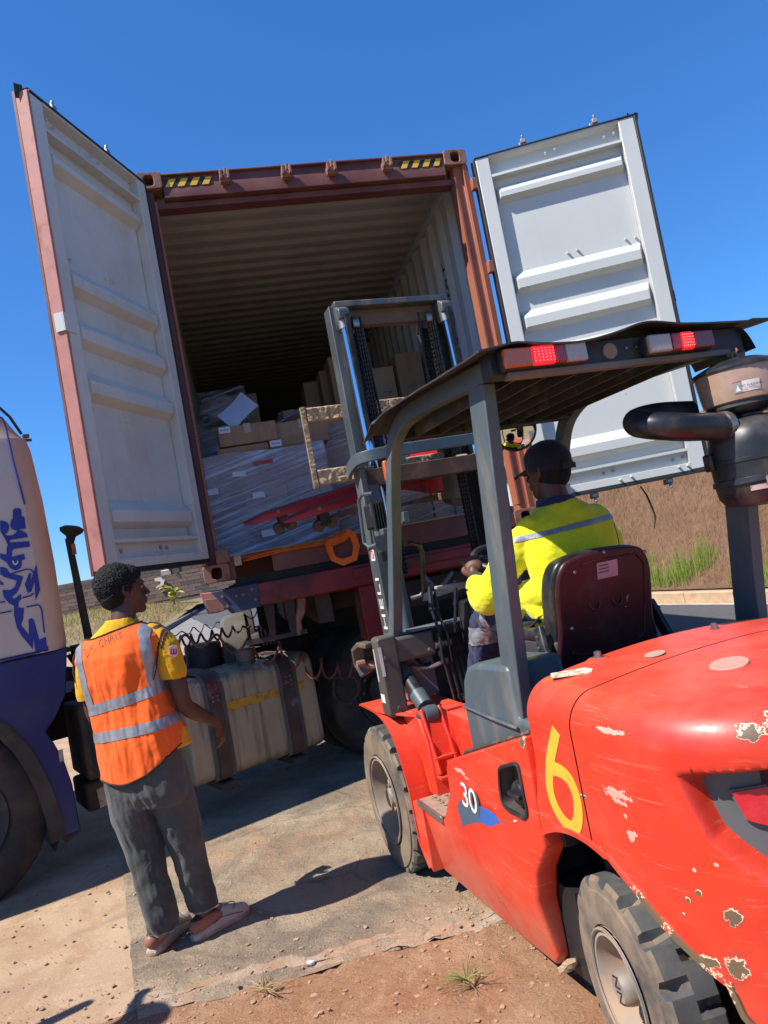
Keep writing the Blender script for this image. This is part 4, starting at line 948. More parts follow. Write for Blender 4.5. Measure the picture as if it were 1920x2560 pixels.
def film_mat(name, tint=(.62, .64, .70), clear=.45):
    m, nt, b, V = base_mat(name, .22, 0, .6)
    mp = _n(nt, 'ShaderNodeMapping'); mp.inputs['Rotation'].default_value = (0, .22, 0); nt.links.new(V, mp.inputs['Vector']); V2 = mp.outputs[0]
    w_ = noise_t(nt, V2, 5, 4, .55, .35, .7, stretch=(.22, .3, 4.0), dist=.25)
    w2 = noise_t(nt, V2, 11, 5, .6, .46, .60, stretch=(.10, .2, 3.4), dist=.15)
    w3 = noise_t(nt, V, 3.0, 4, .6, .4, .65)
    b.inputs['Base Color'].default_value = (*tint, 1)
    bump(nt, b, w_, .8, .02, bump(nt, b, w2, .7, .008))
    tr2 = _n(nt, 'ShaderNodeBsdfTransparent'); mx = _n(nt, 'ShaderNodeMixShader')
    ad = _n(nt, 'ShaderNodeMath', operation='MULTIPLY_ADD'); nt.links.new(w2, ad.inputs[0]); ad.inputs[1].default_value = .42; nt.links.new(mulv(nt, w3, .28), ad.inputs[2])
    a2 = _n(nt, 'ShaderNodeMath', operation='ADD'); nt.links.new(ad.outputs[0], a2.inputs[0]); a2.inputs[1].default_value = .55 - clear
    nt.links.new(a2.outputs[0], mx.inputs[0]); nt.links.new(tr2.outputs[0], mx.inputs[1]); nt.links.new(b.outputs[0], mx.inputs[2])
    o = [x for x in nt.nodes if x.type == 'OUTPUT_MATERIAL'][0]; nt.links.new(mx.outputs[0], o.inputs[0]); return m
M_film = film_mat('stretch_film', (.62, .64, .74), .20); M_film2 = film_mat('stretch_film_dull', (.50, .50, .54), .48)
def film(x0, x1, y0, y1, z0, z1, label, mat=None, seed=0, nx=40, nz=34, top=False):
    m_ = M(); per = 2 * ((x1 - x0) + (y1 - y0))
    def P(u, v):
        s = u * per; a, b = x1 - x0, y1 - y0
        if s < a: x, y, nx_, ny_ = x0 + s, y0, 0, -1
        elif s < a + b: x, y, nx_, ny_ = x1, y0 + s - a, 1, 0
        elif s < 2 * a + b: x, y, nx_, ny_ = x1 - (s - a - b), y1, 0, 1
        else: x, y, nx_, ny_ = x0, y1 - (s - 2 * a - b), -1, 0
        z = z0 + (z1 - z0) * v
        k = .011 + .007 * abs(fbm((s * .6 + seed, (z - s * .22) * 15, seed), 1.0, 3)) + .006 * fbm((s * 1.6, z * 2.5, seed + 2), 1, 2)
        dz = .02 * fbm((s * 2, seed, 0), 1.2, 3) * (1 if v > .97 else 0)
        return (x + nx_ * k, y + ny_ * k, z + dz)
    m_.grid(P, int(per / .03), nz, closeu=True); o_ = m_.obj('stretch_film', mat or M_film, smooth=80, recalc=False); o_.matrix_world = CM; tag(o_, label, 'plastic film', 'stretch film round the loads'); return o_
film(.012, 1.045, .585, 1.40, .17, .945, 'creased clear stretch film round the front wrapped pallet', seed=3, nz=60)
# labels under the film
def sheet(x, z, w_, h, label, mat, y=.570, rz=0, name='paper', cat='paper', bend=.0):
    m_ = M(); m_.grid(lambda u, v: ((u - .5) * w_, -bend * (1 - (2 * u - 1) ** 2), (v - .5) * h), 6, 4)
    o_ = m_.obj(name, mat, smooth=60, recalc=False); o_.matrix_world = CM @ Matrix.Translation((x, y, z)) @ Matrix.Rotation(rz, 4, 'Y'); tag(o_, label, cat); return o_
M_redtape = pm('red_tape', (.50, .02, .02), .4, var=.05, bstr=.1)
sheet(.555, .845, .155, .028, 'short strip of red tape on the front wrapped pallet', M_redtape, .566, 0, 'red_tape', 'tape')
sheet(.48, .60, .09, .045, 'small white label in the middle of the wrapped pallet', M_lab, .566)
sheet(.135, .68, .10, .045, 'white label at the left edge of the wrapped pallet, third from its top', M_lab, .566)
sheet(.36, .785, .10, .04, 'creased white label under the film below the red tape', M_lab, .566, .1)
sheet(.50, .30, .10, .05, 'white label low on the wrapped pallet under the pallet truck tip', M_lab, .566)
M_paper = pm('bluish_paper', (.48, .52, .66), .7, var=.04, bstr=.1)
m_ = M(); m_.grid(lambda u, v: ((u - .5) * .27, .05 * sin(u * 3) * v, (v - .5) * .20 - .05 * (u - .5) ** 2), 10, 8)
o_ = m_.obj('paper_sheet', M_paper, recalc=False); o_.matrix_world = CM @ Matrix.Translation((.43, .66, 1.30)) @ Matrix.Rotation(radians(-38), 4, 'Y') @ Matrix.Rotation(radians(-20), 4, 'X'); tag(o_, 'large bluish paper sheet slumped on top of the wrapped load', 'paper')
# second wrapped load at the far left, with a heap in film on top
for r in range(4):
    carton(.07, .42, 1.5, 1.95, .2 + r * .31, .2 + r * .31 + .305, ['lowest', 'second', 'third', 'topmost'][r] + ' carton of the wrapped stack at the left wall', 1, 'cartons of the stack at the left wall', tape=False)
film(.055, .44, 1.485, 1.97, .18, 1.42, 'dull stretch film round the narrow stack at the left wall', M_film2, 8, nz=40)
def heap(cx_, cy_, cz_, sx_, sy_, sz_, label, mat, seed):
    m_ = M()
    def P(u, v):
        a = u * 2 * pi; e = -pi / 2 + pi * v * .999
        d = Vector((cos(a) * cos(e), sin(a) * cos(e), sin(e))); d = Vector((math.copysign(abs(d.x) ** .6, d.x), math.copysign(abs(d.y) ** .6, d.y), math.copysign(abs(d.z) ** .6, d.z)))
        k = 1 + .12 * fbm(d * 1.5 + Vector((seed, 0, 0)), 1.3, 4) + .05 * fbm(d * 6 + Vector((0, seed, 0)), 1.3, 3)
        return (cx_ + d.x * sx_ * k, cy_ + d.y * sy_ * k, cz_ + d.z * sz_ * k)
    m_.grid(P, 60, 40, closeu=True); o_ = m_.obj('wrapped_bundle', mat, smooth=70, recalc=False); o_.matrix_world = CM; return tag(o_, label, 'bundle')
heap(.33, 1.6, 1.50, .19, .2, .14, 'crumpled bundle under shiny film on top of the left wall stack', pm('bag_brown', (.20, .15, .11), .35, var=.4, vscale=9, bstr=.8, bscale=14, bdist=.03), 3)
film(.14, .54, 1.38, 1.82, 1.36, 1.66, 'loose film hanging over the crumpled bundle', M_film2, 14, nz=20)
carton(.40, .66, 1.9, 2.2, 1.42, 1.72, 'dark carton standing behind the crumpled bundle', 1, None, rz=.1, tape=False)
# stacks further right and deeper
G2 = 'cartons in the right hand stacks'
for k, (x0, x1, y0, zt, nm) in enumerate(((1.10, 1.50, .95, 1.28, 'left'), (1.52, 1.92, .95, 1.2, 'middle'), (1.94, 2.33, .95, 1.28, 'right'))):
    z = .17
    for r in range(4):
        h = (zt - .17) / 4; carton(x0, x1, y0, y0 + .5, z, z + h - .004, ['lowest', 'second', 'third', 'topmost'][r] + ' carton of the ' + nm + ' wrapped column behind the mast', (k + r) % 3, G2, tape=False); z += h
film(1.08, 2.35, .93, 1.47, .16, 1.27, 'stretch film round the three carton columns behind the mast', M_film2, 21, nz=40)
for x in (1.34, 2.1): 
    q = M().box(x, x + .014, .905, .912, .18, 1.28).obj('strap_band', M_green); q.matrix_world = CM; tag(q, 'green plastic strap down the ' + ('left' if x < 1.5 else 'right') + ' wrapped column behind the mast', 'strap')
sheet(1.98, 1.15, .12, .16, 'pale blue paper on the right wrapped column', M_paper, .90, .1)
for i, (x0, x1, y0, y1, z0, z1, lb, mi) in enumerate((
    (1.42, 1.80, 1.9, 2.3, 1.50, 1.97, 'tall carton with handwriting left of the chrome cylinder', 0),
    (1.40, 1.82, 1.9, 2.3, 1.16, 1.49, 'carton with a green strap under the tall carton', 0),
    (1.34, 1.43, 2.1, 2.5, 1.15, 1.90, 'narrow upright carton at the left of the high stack', 1),
    (1.18, 1.33, 2.25, 2.6, 1.15, 1.84, 'narrower upright carton further left of the high stack', 1),
    (1.84, 2.05, 1.9, 2.3, 1.48, 1.80, 'carton with faint print between the mast chains', 2),
    (1.84, 2.05, 1.9, 2.3, 1.20, 1.475, 'carton under the faint print carton between the chains', 0),
    (2.08, 2.34, 1.85, 2.3, 1.45, 1.90, 'tall carton with faint writing by the right wall', 0),
    (2.08, 2.34, 1.85, 2.3, 1.18, 1.445, 'carton under the tall carton by the right wall', 1),
    (1.84, 2.3, 2.4, 2.8, 1.35, 1.92, 'wide carton behind in the right stack', 1),
    (1.62, 2.33, 3.0, 3.5, .16, 2.0, 'tall dark carton block deep inside at right', 1))):
    c_ = carton(x0, x1, y0, y1, z0, z1, lb, mi, G2, tape=False)
for (x, z, s, tx) in ((1.60, 1.62, .045, 'HF 21'), (1.60, 1.92, .03, 'SK'), (1.95, 1.54, .035, 'FT 68'), (2.2, 1.56, .035, 'HV 27'), (2.2, 1.84, .03, 'XC')):
    for k, ch in enumerate([tx]):
        o_ = text_obj('carton_print', tx, s, M_dkink, None, (0, 0, 0), (1, 0, 0), (0, 0, 1), extrude=.0004); mw = CM @ Matrix.Translation((x, 1.885 if x < 2.06 else 1.835, z)) @ Matrix.Rotation(pi / 2, 4, 'X'); o_.matrix_world = mw
        par = [q_ for q_ in bpy.data.objects if q_.get('category') == 'cardboard box' and abs((CM.inverted() @ q_.matrix_world.translation).x - x) < .2 and (CM.inverted() @ q_.matrix_world.translation).y > 1.7 and -.02 < z - (CM.inverted() @ q_.matrix_world.translation).z < .5]
        if par:
            par.sort(key=lambda q_: z - (CM.inverted() @ q_.matrix_world.translation).z); pr = par[0]; o_.parent = pr; o_.matrix_parent_inverse = pr.matrix_world.inverted()
q = M(); q.box(1.44, 1.80, 1.872, 1.88, 1.50, 1.512, Matrix.Translation((1.62, 0, 1.5)) @ Matrix.Rotation(-.35, 4, 'Y') @ Matrix.Translation((-1.62, 0, -1.5))); o_ = q.obj('strap_band', M_green); o_.matrix_world = CM; tag(o_, 'green strap slung across the tall carton left of the mast', 'strap')
carton(.78, 1.22, 1.25, 1.7, 1.08, 1.34, 'open carton leaning under torn film behind the two taped cartons', 1, None, rz=.25, rx=-.12)
carton(.85, 1.1, 1.9, 2.2, 1.2, 1.5, 'small dark carton behind the leaning open carton', 1, None)
m_ = M(); m_.grid(lambda u, v: (.62 + .66 * u, .95 + .5 * v + .03 * fbm((u * 4, v * 4, 0), 1, 3), 1.15 + .26 * sin(pi * u * .72) * (.5 + .5 * v) + .03 * fbm((u * 6, v * 5, 3), 1, 3)), 36, 18)
o_ = m_.obj('torn_film', M_film2, smooth=80, recalc=False); o_.matrix_world = CM; tag(o_, 'torn sheet of grey film thrown over the leaning open carton', 'plastic film')
# orange ratchet strap on the sill
M_or = pm('orange_webbing', (.85, .16, .01), .6, var=.1, vscale=6, dirt=(.45, .09, .01), damt=.5, dscale=30, bstr=.3, bscale=120)
def ribbon(m_, P, w_, up, th=.004):
    w_ *= 1.3
    m_.tube(P, 1, sec=[(-w_ / 2, -th / 2), (w_ / 2, -th / 2), (w_ / 2, th / 2), (-w_ / 2, th / 2)], up=up)
q = M()
ribbon(q, [(.30, .05, .175), (.42, .02, .18), (.55, -.005, .192), (.70, -.01, .192), (.80, -.012, .20), (.90, -.015, .235), (.97, -.02, .27), (1.02, -.03, .282)], .034, (0, -.55, .8))
ribbon(q, [(.33, .03, .182), (.45, .01, .196), (.56, .0, .20)], .026, (0, -.4, .9))
ribbon(q, [(1.02, -.03, .282), (1.065, -.04, .25), (1.075, -.045, .17), (1.045, -.045, .09), (.96, -.045, .075), (.90, -.045, .10), (.885, -.04, .17), (.90, -.035, .215), (.97, -.03, .24)], .036, (0, -1, .05))
ribbon(q, [(.86, -.03, .20), (.92, -.035, .215), (.99, -.03, .235), (1.05, -.035, .275)], .036, (0, -.8, .5))
q.v = [Vector((v.x - .02, v.y - .02, v.z - .055 - .045 * max(0, min(1, (v.x - .75) / .2)))) for v in q.v]
o_ = q.obj('ratchet_strap', M_or, smooth=50); o_.matrix_world = CM; tag(o_, 'bright orange webbing strap knotted in a loop on the container sill', 'strap')
SIX = [(-1.721, 0.999), (-1.698, 0.966), (-1.673, 0.93), (-1.651, 0.895), (-1.634, 0.859), (-1.621, 0.814), (-1.623, 0.78), (-1.64, 0.75), (-1.668, 0.729), (-1.703, 0.722), (-1.728, 0.735), (-1.748, 0.762), (-1.761, 0.803), (-1.759, 0.837), (-1.742, 0.866), (-1.713, 0.879), (-1.675, 0.881), (-1.653, 0.875)]
SWOOSH = [(-0.918, 0.598), (-1.008, 0.605), (-1.076, 0.618), (-1.139, 0.624), (-1.19, 0.623), (-1.219, 0.61), (-1.243, 0.602), (-1.193, 0.588), (-1.156, 0.569), (-1.111, 0.558), (-1.061, 0.555), (-1.004, 0.539), (-0.926, 0.51), (-0.865, 0.482), (-0.868, 0.511), (-0.851, 0.535), (-0.862, 0.566), (-0.885, 0.587)]
NMARK = [(-1.339, 0.644), (-1.377, 0.651), (-1.399, 0.647), (-1.4, 0.624), (-1.387, 0.622), (-1.385, 0.636), (-1.365, 0.635), (-1.363, 0.622), (-1.345, 0.622)]
FUEL = [(-1.308, 0.798), (-1.331, 0.814), (-1.379, 0.83), (-1.429, 0.845), (-1.453, 0.842), (-1.456, 0.803), (-1.457, 0.756), (-1.453, 0.7), (-1.429, 0.674), (-1.376, 0.674), (-1.304, 0.674), (-1.286, 0.694), (-1.291, 0.744)]
# ================================================================== FORKLIFT
FX0, FY0, FYAW = 0.33689, 3.89777, 0.33562
fk = thing('forklift', 'red and grey forklift with a yellow 6 painted on its side', 'forklift', (FX0, FY0, 0), FYAW + pi / 2)
FM = Matrix.Translation((FX0, FY0, 0)) @ Matrix.Rotation(FYAW + pi / 2, 4, 'Z')
def spots(nt, V, lst, wob=.5, nscale=28):
    """mask: 1 inside irregular patches centred on given points; lst: (x,y,z,r[,sx,sy,sz])"""
    nn = _n(nt, 'ShaderNodeTexNoise'); nn.inputs['Scale'].default_value = nscale; nn.inputs['Detail'].default_value = 5; nt.links.new(V, nn.inputs['Vector'])
    out_ = None
    for s in lst:
        sub = _n(nt, 'ShaderNodeVectorMath', operation='SUBTRACT'); nt.links.new(V, sub.inputs[0]); sub.inputs[1].default_value = s[:3]
        ml = _n(nt, 'ShaderNodeVectorMath', operation='MULTIPLY'); nt.links.new(sub.outputs[0], ml.inputs[0])
        k = s[4:] if len(s) > 4 else (1, 1, 1); ml.inputs[1].default_value = tuple(q / s[3] for q in k)
        ln = _n(nt, 'ShaderNodeVectorMath', operation='LENGTH'); nt.links.new(ml.outputs[0], ln.inputs[0])
        a = _n(nt, 'ShaderNodeMath', operation='MULTIPLY_ADD'); nt.links.new(nn.outputs['Fac'], a.inputs[0]); a.inputs[1].default_value = wob * 3; nt.links.new(ln.outputs['Value'], a.inputs[2])
        r = _n(nt, 'ShaderNodeMapRange'); r.inputs['From Min'].default_value = 1.0 + wob * 1.5; r.inputs['From Max'].default_value = .93 + wob * 1.5
        nt.links.new(a.outputs[0], r.inputs['Value'])
        if out_ is None: out_ = r.outputs[0]
        else:
            m_ = _n(nt, 'ShaderNodeMath', operation='MAXIMUM'); nt.links.new(out_, m_.inputs[0]); nt.links.new(r.outputs[0], m_.inputs[1]); out_ = m_.outputs[0]
    return out_
def lift_red(name, extra=(), rust=(), dust=.35):
    m, nt, b, V = base_mat(name, .40, 0, .5)
    n0 = noise_t(nt, V, 2.2, 5, .6, .3, .7); c = mixc(nt, n0, (.60, .026, .010), (.70, .045, .014))
    # faded, chalky scuffs running along the machine
    s1 = noise_t(nt, V, 9, 6, .7, .56, .80, stretch=(.25, .25, 1.6), dist=.5)
    c = mixc(nt, mulv(nt, s1, .30), c, (.80, .24, .15))
    sm = noise_t(nt, V, 2.1, 4, .65, .42, .62)
    s2 = noise_t(nt, V, 40, 4, .7, .60, .66, stretch=(.07, .2, 1.7)); c = mixc(nt, mulv(nt, mulv(nt, s2, sm), .26), c, (.80, .28, .18))
    s4 = noise_t(nt, V, 110, 3, .7, .64, .68, stretch=(.03, .1, 1.5), dist=.1); c = mixc(nt, mulv(nt, mulv(nt, s4, noise_t(nt, V, 3.1, 3, .6, .46, .58)), .28), c, (.85, .42, .30))
    s3 = noise_t(nt, V, 26, 5, .7, .64, .70, stretch=(.15, .3, 1.5), dist=.3); c = mixc(nt, mulv(nt, mulv(nt, s3, noise_t(nt, V, 1.7, 3, .6, .48, .58)), .7), c, (.22, .035, .02))
    pk = noise_t(nt, V, 30, 3, .6, .745, .76); c = mixc(nt, pk, c, (.55, .36, .25))
    d = noise_t(nt, V, 3.3, 6, .65, .45, .75); c = mixc(nt, mulv(nt, d, dust), c, (.42, .13, .07))
    gg = _n(nt, 'ShaderNodeTexCoord'); sn = _n(nt, 'ShaderNodeSeparateXYZ'); nt.links.new(gg.outputs['Normal'], sn.inputs[0]); up_ = _n(nt, 'ShaderNodeMapRange'); up_.inputs['From Min'].default_value = .55; up_.inputs['From Max'].default_value = .98; nt.links.new(sn.outputs['Z'], up_.inputs['Value'])
    c = mixc(nt, mulv(nt, mulv(nt, up_.outputs[0], noise_t(nt, V, 5, 7, .7, .25, .7)), .30), c, (.62, .20, .13))
    sep = _n(nt, 'ShaderNodeSeparateXYZ'); nt.links.new(V, sep.inputs[0]); r = _n(nt, 'ShaderNodeMapRange'); r.inputs['From Min'].default_value = .5; r.inputs['From Max'].default_value = .12
    nt.links.new(sep.outputs['Z'], r.inputs['Value']); c = mixc(nt, mulv(nt, mulv(nt, r.outputs[0], noise_t(nt, V, 6, 6, .7, .3, .6)), .55), c, (.42, .20, .12))
    if extra:
        m0 = spots(nt, V, [(*q[:3], q[3] * 1.6, *q[4:]) for q in extra], .9, 30); c = mixc(nt, mulv(nt, m0, .45), c, (.30, .05, .03))
        m1 = spots(nt, V, [(*q[:3], q[3] * 1.16, *q[4:]) for q in extra], .7, 70); c = mixc(nt, m1, c, (.66, .50, .32)); m2 = spots(nt, V, [(q[0] + .001, q[1], q[2] - .002, q[3] * .98, *q[4:]) for q in extra], .8, 70)
        c = mixc(nt, m2, c, (.15, .095, .05))
    if rust: c = mixc(nt, mulv(nt, spots(nt, V, rust, .95, 60), .62), c, (.84, .52, .40))
    nt.links.new(c, b.inputs['Base Color'])
    rr = _n(nt, 'ShaderNodeMapRange'); rr.inputs['To Min'].default_value = .36; rr.inputs['To Max'].default_value = .62; nt.links.new(noise_t(nt, V, 7, 6, .7, .3, .7), rr.inputs['Value']); nt.links.new(rr.outputs[0], b.inputs['Roughness'])
    b.inputs['Coat Weight'].default_value = .22; b.inputs['Coat Roughness'].default_value = .22
    bump(nt, b, noise_t(nt, V, 60, 5, .7), .05, .002, bump(nt, b, noise_t(nt, V, 5, 4, .5), .12, .012)); return m
chips_ = [(-2.285, .43, 1.055, .020, .6, 1, 1.3), (-2.32, .38, 1.075, .022, .8, 1, .8), (-2.2, .52, .55, .021), (-2.21, .51, .66, .017), (-1.885, .57, .643, .011, .6, 1, 1.2), (-2.15, .54, .70, .007), (-2.12, .55, .675, .006), (-2.10, .55, .64, .006), (-2.24, .5, .70, .005), (-1.80, .575, .835, .007, .5, 1, 1.6), (-2.0, .57, .60, .012, .4, 1, 1.5), (-2.14, .54, .545, .012, .5, 1, 1.2)]
scuf_ = [(-1.95, .573, .880, .022, .45, 1, 1.7), (-1.96, .572, .862, .014, .5, 1, 1.5), (-1.985, .572, .785, .012, .7, 1, 1), (-1.975, .57, .83, .006), (-1.83, .57, .69, .010, 1.6, 1, .5), (-1.97, .57, 1.038, .014, .25, 1, 2.2), (-2.02, .56, .93, .004), (-2.2, .52, .77, .005), (-2.1, .55, .8, .005), (-2.15, .54, .75, .005), (-2.25, .5, .6, .005), (-2.22, .51, .85, .005)]
M_lr = lift_red('forklift_red', [(-1.06, .58, .26, .018, .5, 1, 1.2), (-1.50, .58, .93, .012, 1, 1, .6)], [(-.95, .58, .715, .014, .3, 1, 1.6), (-1.2, .58, .64, .008, .4, 1, 2), (-1.0, .58, .70, .008, .4, 1, 1.6)])
M_lr2 = lift_red('counterweight_red', chips_, scuf_, .25)
M_lg = pm('forklift_grey', (.075, .098, .108), .42, 0, var=.10, vscale=3, dirt=(.26, .21, .15), damt=.55, dscale=7, dlo=.52, dhi=.8, dstretch=(1, 1, .25), chips=(.20, .13, .08), clo=.74, chi=.75, cscale=14, bstr=.08)
M_lgd = pm('dark_grey_cover', (.075, .07, .062), .5, 0, var=.15, vscale=3, dirt=(.25, .17, .10), damt=.5, dscale=5, dlo=.45, dhi=.75, bstr=.12)
M_lblk = pm('forklift_black', (.016, .016, .018), .5, 0, var=.2, vscale=4, dirt=(.12, .085, .055), damt=.4, dscale=9, bstr=.15)
M_plas = pm('black_plastic', (.014, .015, .018), .36, 0, var=.2, vscale=3, dirt=(.13, .11, .09), damt=.5, dscale=6, dlo=.42, dhi=.75, bstr=.06)
M_chr = pm('chrome_rod', (.66, .70, .74), .10, 1.0, var=.03, bstr=0)
M_steel = pm('bare_steel', (.36, .33, .30), .4, .9, var=.15, vscale=6, dirt=(.22, .15, .1), damt=.5, dscale=14, bstr=.1)
M_mud = pm('dried_mud', (.44, .30, .18), .95, 0, var=.2, vscale=12, dirt=(.30, .19, .11), damt=.6, dscale=18, bstr=1.0, bscale=45, bdist=.012)
M_grease = pm('greasy_chain', (.022, .019, .016), .35, .3, var=.4, vscale=40, dirt=(.14, .1, .07), damt=.5, dscale=30, bstr=.5)
M_label = pm('sticker_white', (.70, .68, .64), .5, var=.04, dirt=(.4, .33, .26), damt=.35, dscale=14, bstr=0)
M_tyref = pm('forklift_tyre', (.052, .050, .048), .8, 0, var=.15, vscale=5, dirt=(.30, .215, .135), damt=.75, dscale=4, dlo=.30, dhi=.62, bstr=.3, bscale=70)
M_tyretr = pm('tyre_tread', (.062, .063, .064), .75, 0, var=.15, vscale=6, dirt=(.22, .17, .12), damt=.35, dscale=7, dlo=.45, dhi=.75, bstr=.3, bscale=60)
M_rim = pm('dusty_rim', (.22, .20, .18), .6, .3, var=.15, vscale=5, dirt=(.40, .28, .18), damt=.8, dscale=4, dlo=.35, dhi=.62, bstr=.25)
M_rimb = pm('rim_blue_grey', (.19, .23, .25), .6, .1, var=.15, vscale=5, dirt=(.40, .27, .165), damt=.9, dscale=4, dlo=.32, dhi=.55, bstr=.25)

# --- counterweight and rear hood: one skin following the plan outline, split at the seam
def cw_w(x):
    t = max(0, (-1.9 - x) / .52); return .575 * (max(0, 1 - t ** 2.6)) ** (1 / 2.6)
def cw_outline():
    pts = [(-1.52 - .38 * k / 30, .575) for k in range(31)]
    for k in range(1, 90):
        a = (pi / 2) * k / 90; t = sin(a) ** (2 / 2.6); x = -1.9 - .52 * t; pts.append((x, cw_w(x)))
    return pts + [(-2.42, 0.0)]
CWL = cw_outline()
def in_poly(p, poly):
    c_ = False; j = len(poly) - 1
    for i in range(len(poly)):
        if (poly[i][1] > p[1]) != (poly[j][1] > p[1]) and p[0] < (poly[j][0] - poly[i][0]) * (p[1] - poly[i][1]) / (poly[j][1] - poly[i][1]) + poly[i][0]: c_ = not c_
        j = i
    return c_
def poly_dist(p, poly):
    d = 9; n = len(poly)
    for i in range(n):
        a, b = Vector(poly[i]), Vector(poly[(i + 1) % n]); ab = b - a; t = max(0, min(1, (Vector(p) - a).dot(ab) / ab.length_squared)); d = min(d, ((a + ab * t) - Vector(p)).length)
    return d
# arc length along the outline
ARC = [0]
for a, b in zip(CWL, CWL[1:]): ARC.append(ARC[-1] + math.dist(a, b))
def arc_at(s):
    for i in range(len(ARC) - 1):
        if s <= ARC[i + 1]:
            k = (s - ARC[i]) / (ARC[i + 1] - ARC[i]); a, b = CWL[i], CWL[i + 1]
            t = Vector((b[0] - a[0], b[1] - a[1])).normalized(); return Vector((a[0] + (b[0] - a[0]) * k, a[1] + (b[1] - a[1]) * k)), Vector((t.y * -1 * -1, -t.x)) * -1 if False else Vector((-t.y, t.x)) * -1
    return Vector(CWL[-1]), Vector((-1, 0))
def arc_of_x(x):
    for i in range(len(CWL) - 1):
        if CWL[i + 1][0] <= x: return ARC[i] + (ARC[i + 1] - ARC[i]) * ((CWL[i][0] - x) / (CWL[i][0] - CWL[i + 1][0]))
    return ARC[-1]
S_TOT = ARC[-1]
# lamp recess polygon in (arc, z)
NX = [(-2.150, .965), (-2.158, .93), (-2.175, .872), (-2.195, .82), (-2.24, .775), (-2.285, .735), (-2.35, .69), (-2.40, .68), (-2.40, .985), (-2.32, .985), (-2.2, .975)]
NOTCH = [(arc_of_x(x), z) for x, z in NX]
LX = [(-2.245, .915), (-2.31, .928), (-2.36, .93), (-2.36, .82), (-2.31, .838), (-2.262, .855)]
LAMP = [(arc_of_x(x), z) for x, z in LX]
def arch_z(x):
    if x > -1.50: return .58
    c_, zc, R_ = -1.735, .285, .425
    if abs(x - c_) < R_ - .02:
        z = zc + sqrt(R_ ** 2 - (x - c_) ** 2)
        if x < c_ - .12: z = max(z, .705 + (x - (c_ - .12)) * .62)
        return z
    return max(.20, .705 + (x - (c_ - .12)) * .62)
def arch_s(s):
    P, _ = arc_at(s); x = P.x
    if s <= arc_of_x(-2.19): return arch_z(x)
    return max(.22, .445 - (s - arc_of_x(-2.19)) * 1.05)
def cw_skin(name, s0, s1, mat, ns, sides=(1, -1), front_round=False):
    m_ = M(); nz = 92; zt, R_ = 1.105, .10; mats = []
    def P(s, v):
        p, nrm = arc_at(s); zb = arch_s(s)
        Lw = (zt - R_ - zb); tot = Lw + R_ * pi / 2; q = v * tot
        fr = 0
        if front_round and s < .075: fr = .075 - sqrt(max(0, .075 ** 2 - (.075 - s) ** 2))
        if q <= Lw: off, z = 0, zb + q
        else: a = (q - Lw) / R_; off = -R_ * (1 - cos(a)); z = zt - R_ + R_ * sin(a)
        off -= fr * (.55 if z > .9 else .55 * max(0, (z - .75) / .15)); z -= fr * .0
        if name == 'counterweight':
            if in_poly((s, z), NOTCH): 
                d = min(1, poly_dist((s, z), NOTCH) / .034); off -= .07 * d * d * (3 - 2 * d)
            off -= .012 * math.exp(-((z - .60) / .05) ** 2) * 0
        return Vector((p.x, p.y, z)) + Vector((nrm.x, nrm.y, 0)) * off
    for sd in sides:
        def G(u, v):
            q = P(s0 + (s1 - s0) * u, v); return (q.x, q.y * sd, q.z)
        m_.grid(G, ns, nz)
    # top: rings from the edge inwards
    top = [P(s0 + (s1 - s0) * k / ns, 1.0) for k in range(ns + 1)]
    rows = []
    for k in range(13):
        t = 1 - k / 6; rows.append([(q.x, q.y * t, q.z + .028 * (1 - t * t)) for q in top])
    b_ = len(m_.v); m_.v += [Vector(q) for r_ in rows for q in r_]; n_ = ns + 1
    for k in range(12):
        for i in range(ns): m_.f.append((b_ + k * n_ + i, b_ + k * n_ + i + 1, b_ + (k + 1) * n_ + i + 1, b_ + (k + 1) * n_ + i))
    o_ = m_.obj(name, mat, fk, smooth=50, merge=True)
    return o_
s_seam = arc_of_x(-1.795)
rh = cw_skin('rear_hood', 0, s_seam - .003, M_lr2, 60, front_round=True)
cw = cw_skin('counterweight', s_seam + .003, S_TOT, M_lr2, 190)
# inner bodies behind the skin (so the seam and arch are dark and solid)
m_ = M(); m_.box(-1.52, -1.44, -.42, .42, .70, 1.045); m_.obj('rear_dark_block', M_lblk, fk)
m_ = M(); m_.box(-2.3, -1.54, -.40, .40, .40, 1.06); m_.obj('inner_frame', M_lblk, fk)
m_ = M(); m_.box(-2.1, -1.52, -.545, .545, .74, 1.0); m_.obj('inner_panel', M_lblk, fk)
m_ = M(); m_.prism([(-1.53, .60), (-1.53, 1.08), (-1.545, 1.08), (-1.545, .60)], 'y', -.52, .52); m_.obj('hood_bulkhead', M_lblk, fk)
m_ = M(); m_.box(-2.3, -1.38, .10, .36, .15, .42); m_.box(-2.3, -1.38, -.36, -.10, .15, .42); m_.obj('rear_frame', M_lblk, fk)
# arch lip thickness
q = M(); q.tube([(*(lambda a: (a.x, a.y - .012))(arc_at(s_seam * 0 + S_TOT * k / 70)[0]), arch_s(S_TOT * k / 70) + .0) for k in range(0, 62)], 1, sec=[(-.02, -.006), (.02, -.006), (.02, .008), (-.02, .008)], up=(0, 0, 1)); q.obj('arch_lip', lift_red('worn_lip', [(-2.0, .56, .6, .05), (-2.1, .54, .56, .06), (-2.2, .5, .45, .06), (-1.9, .56, .64, .03)]), fk)
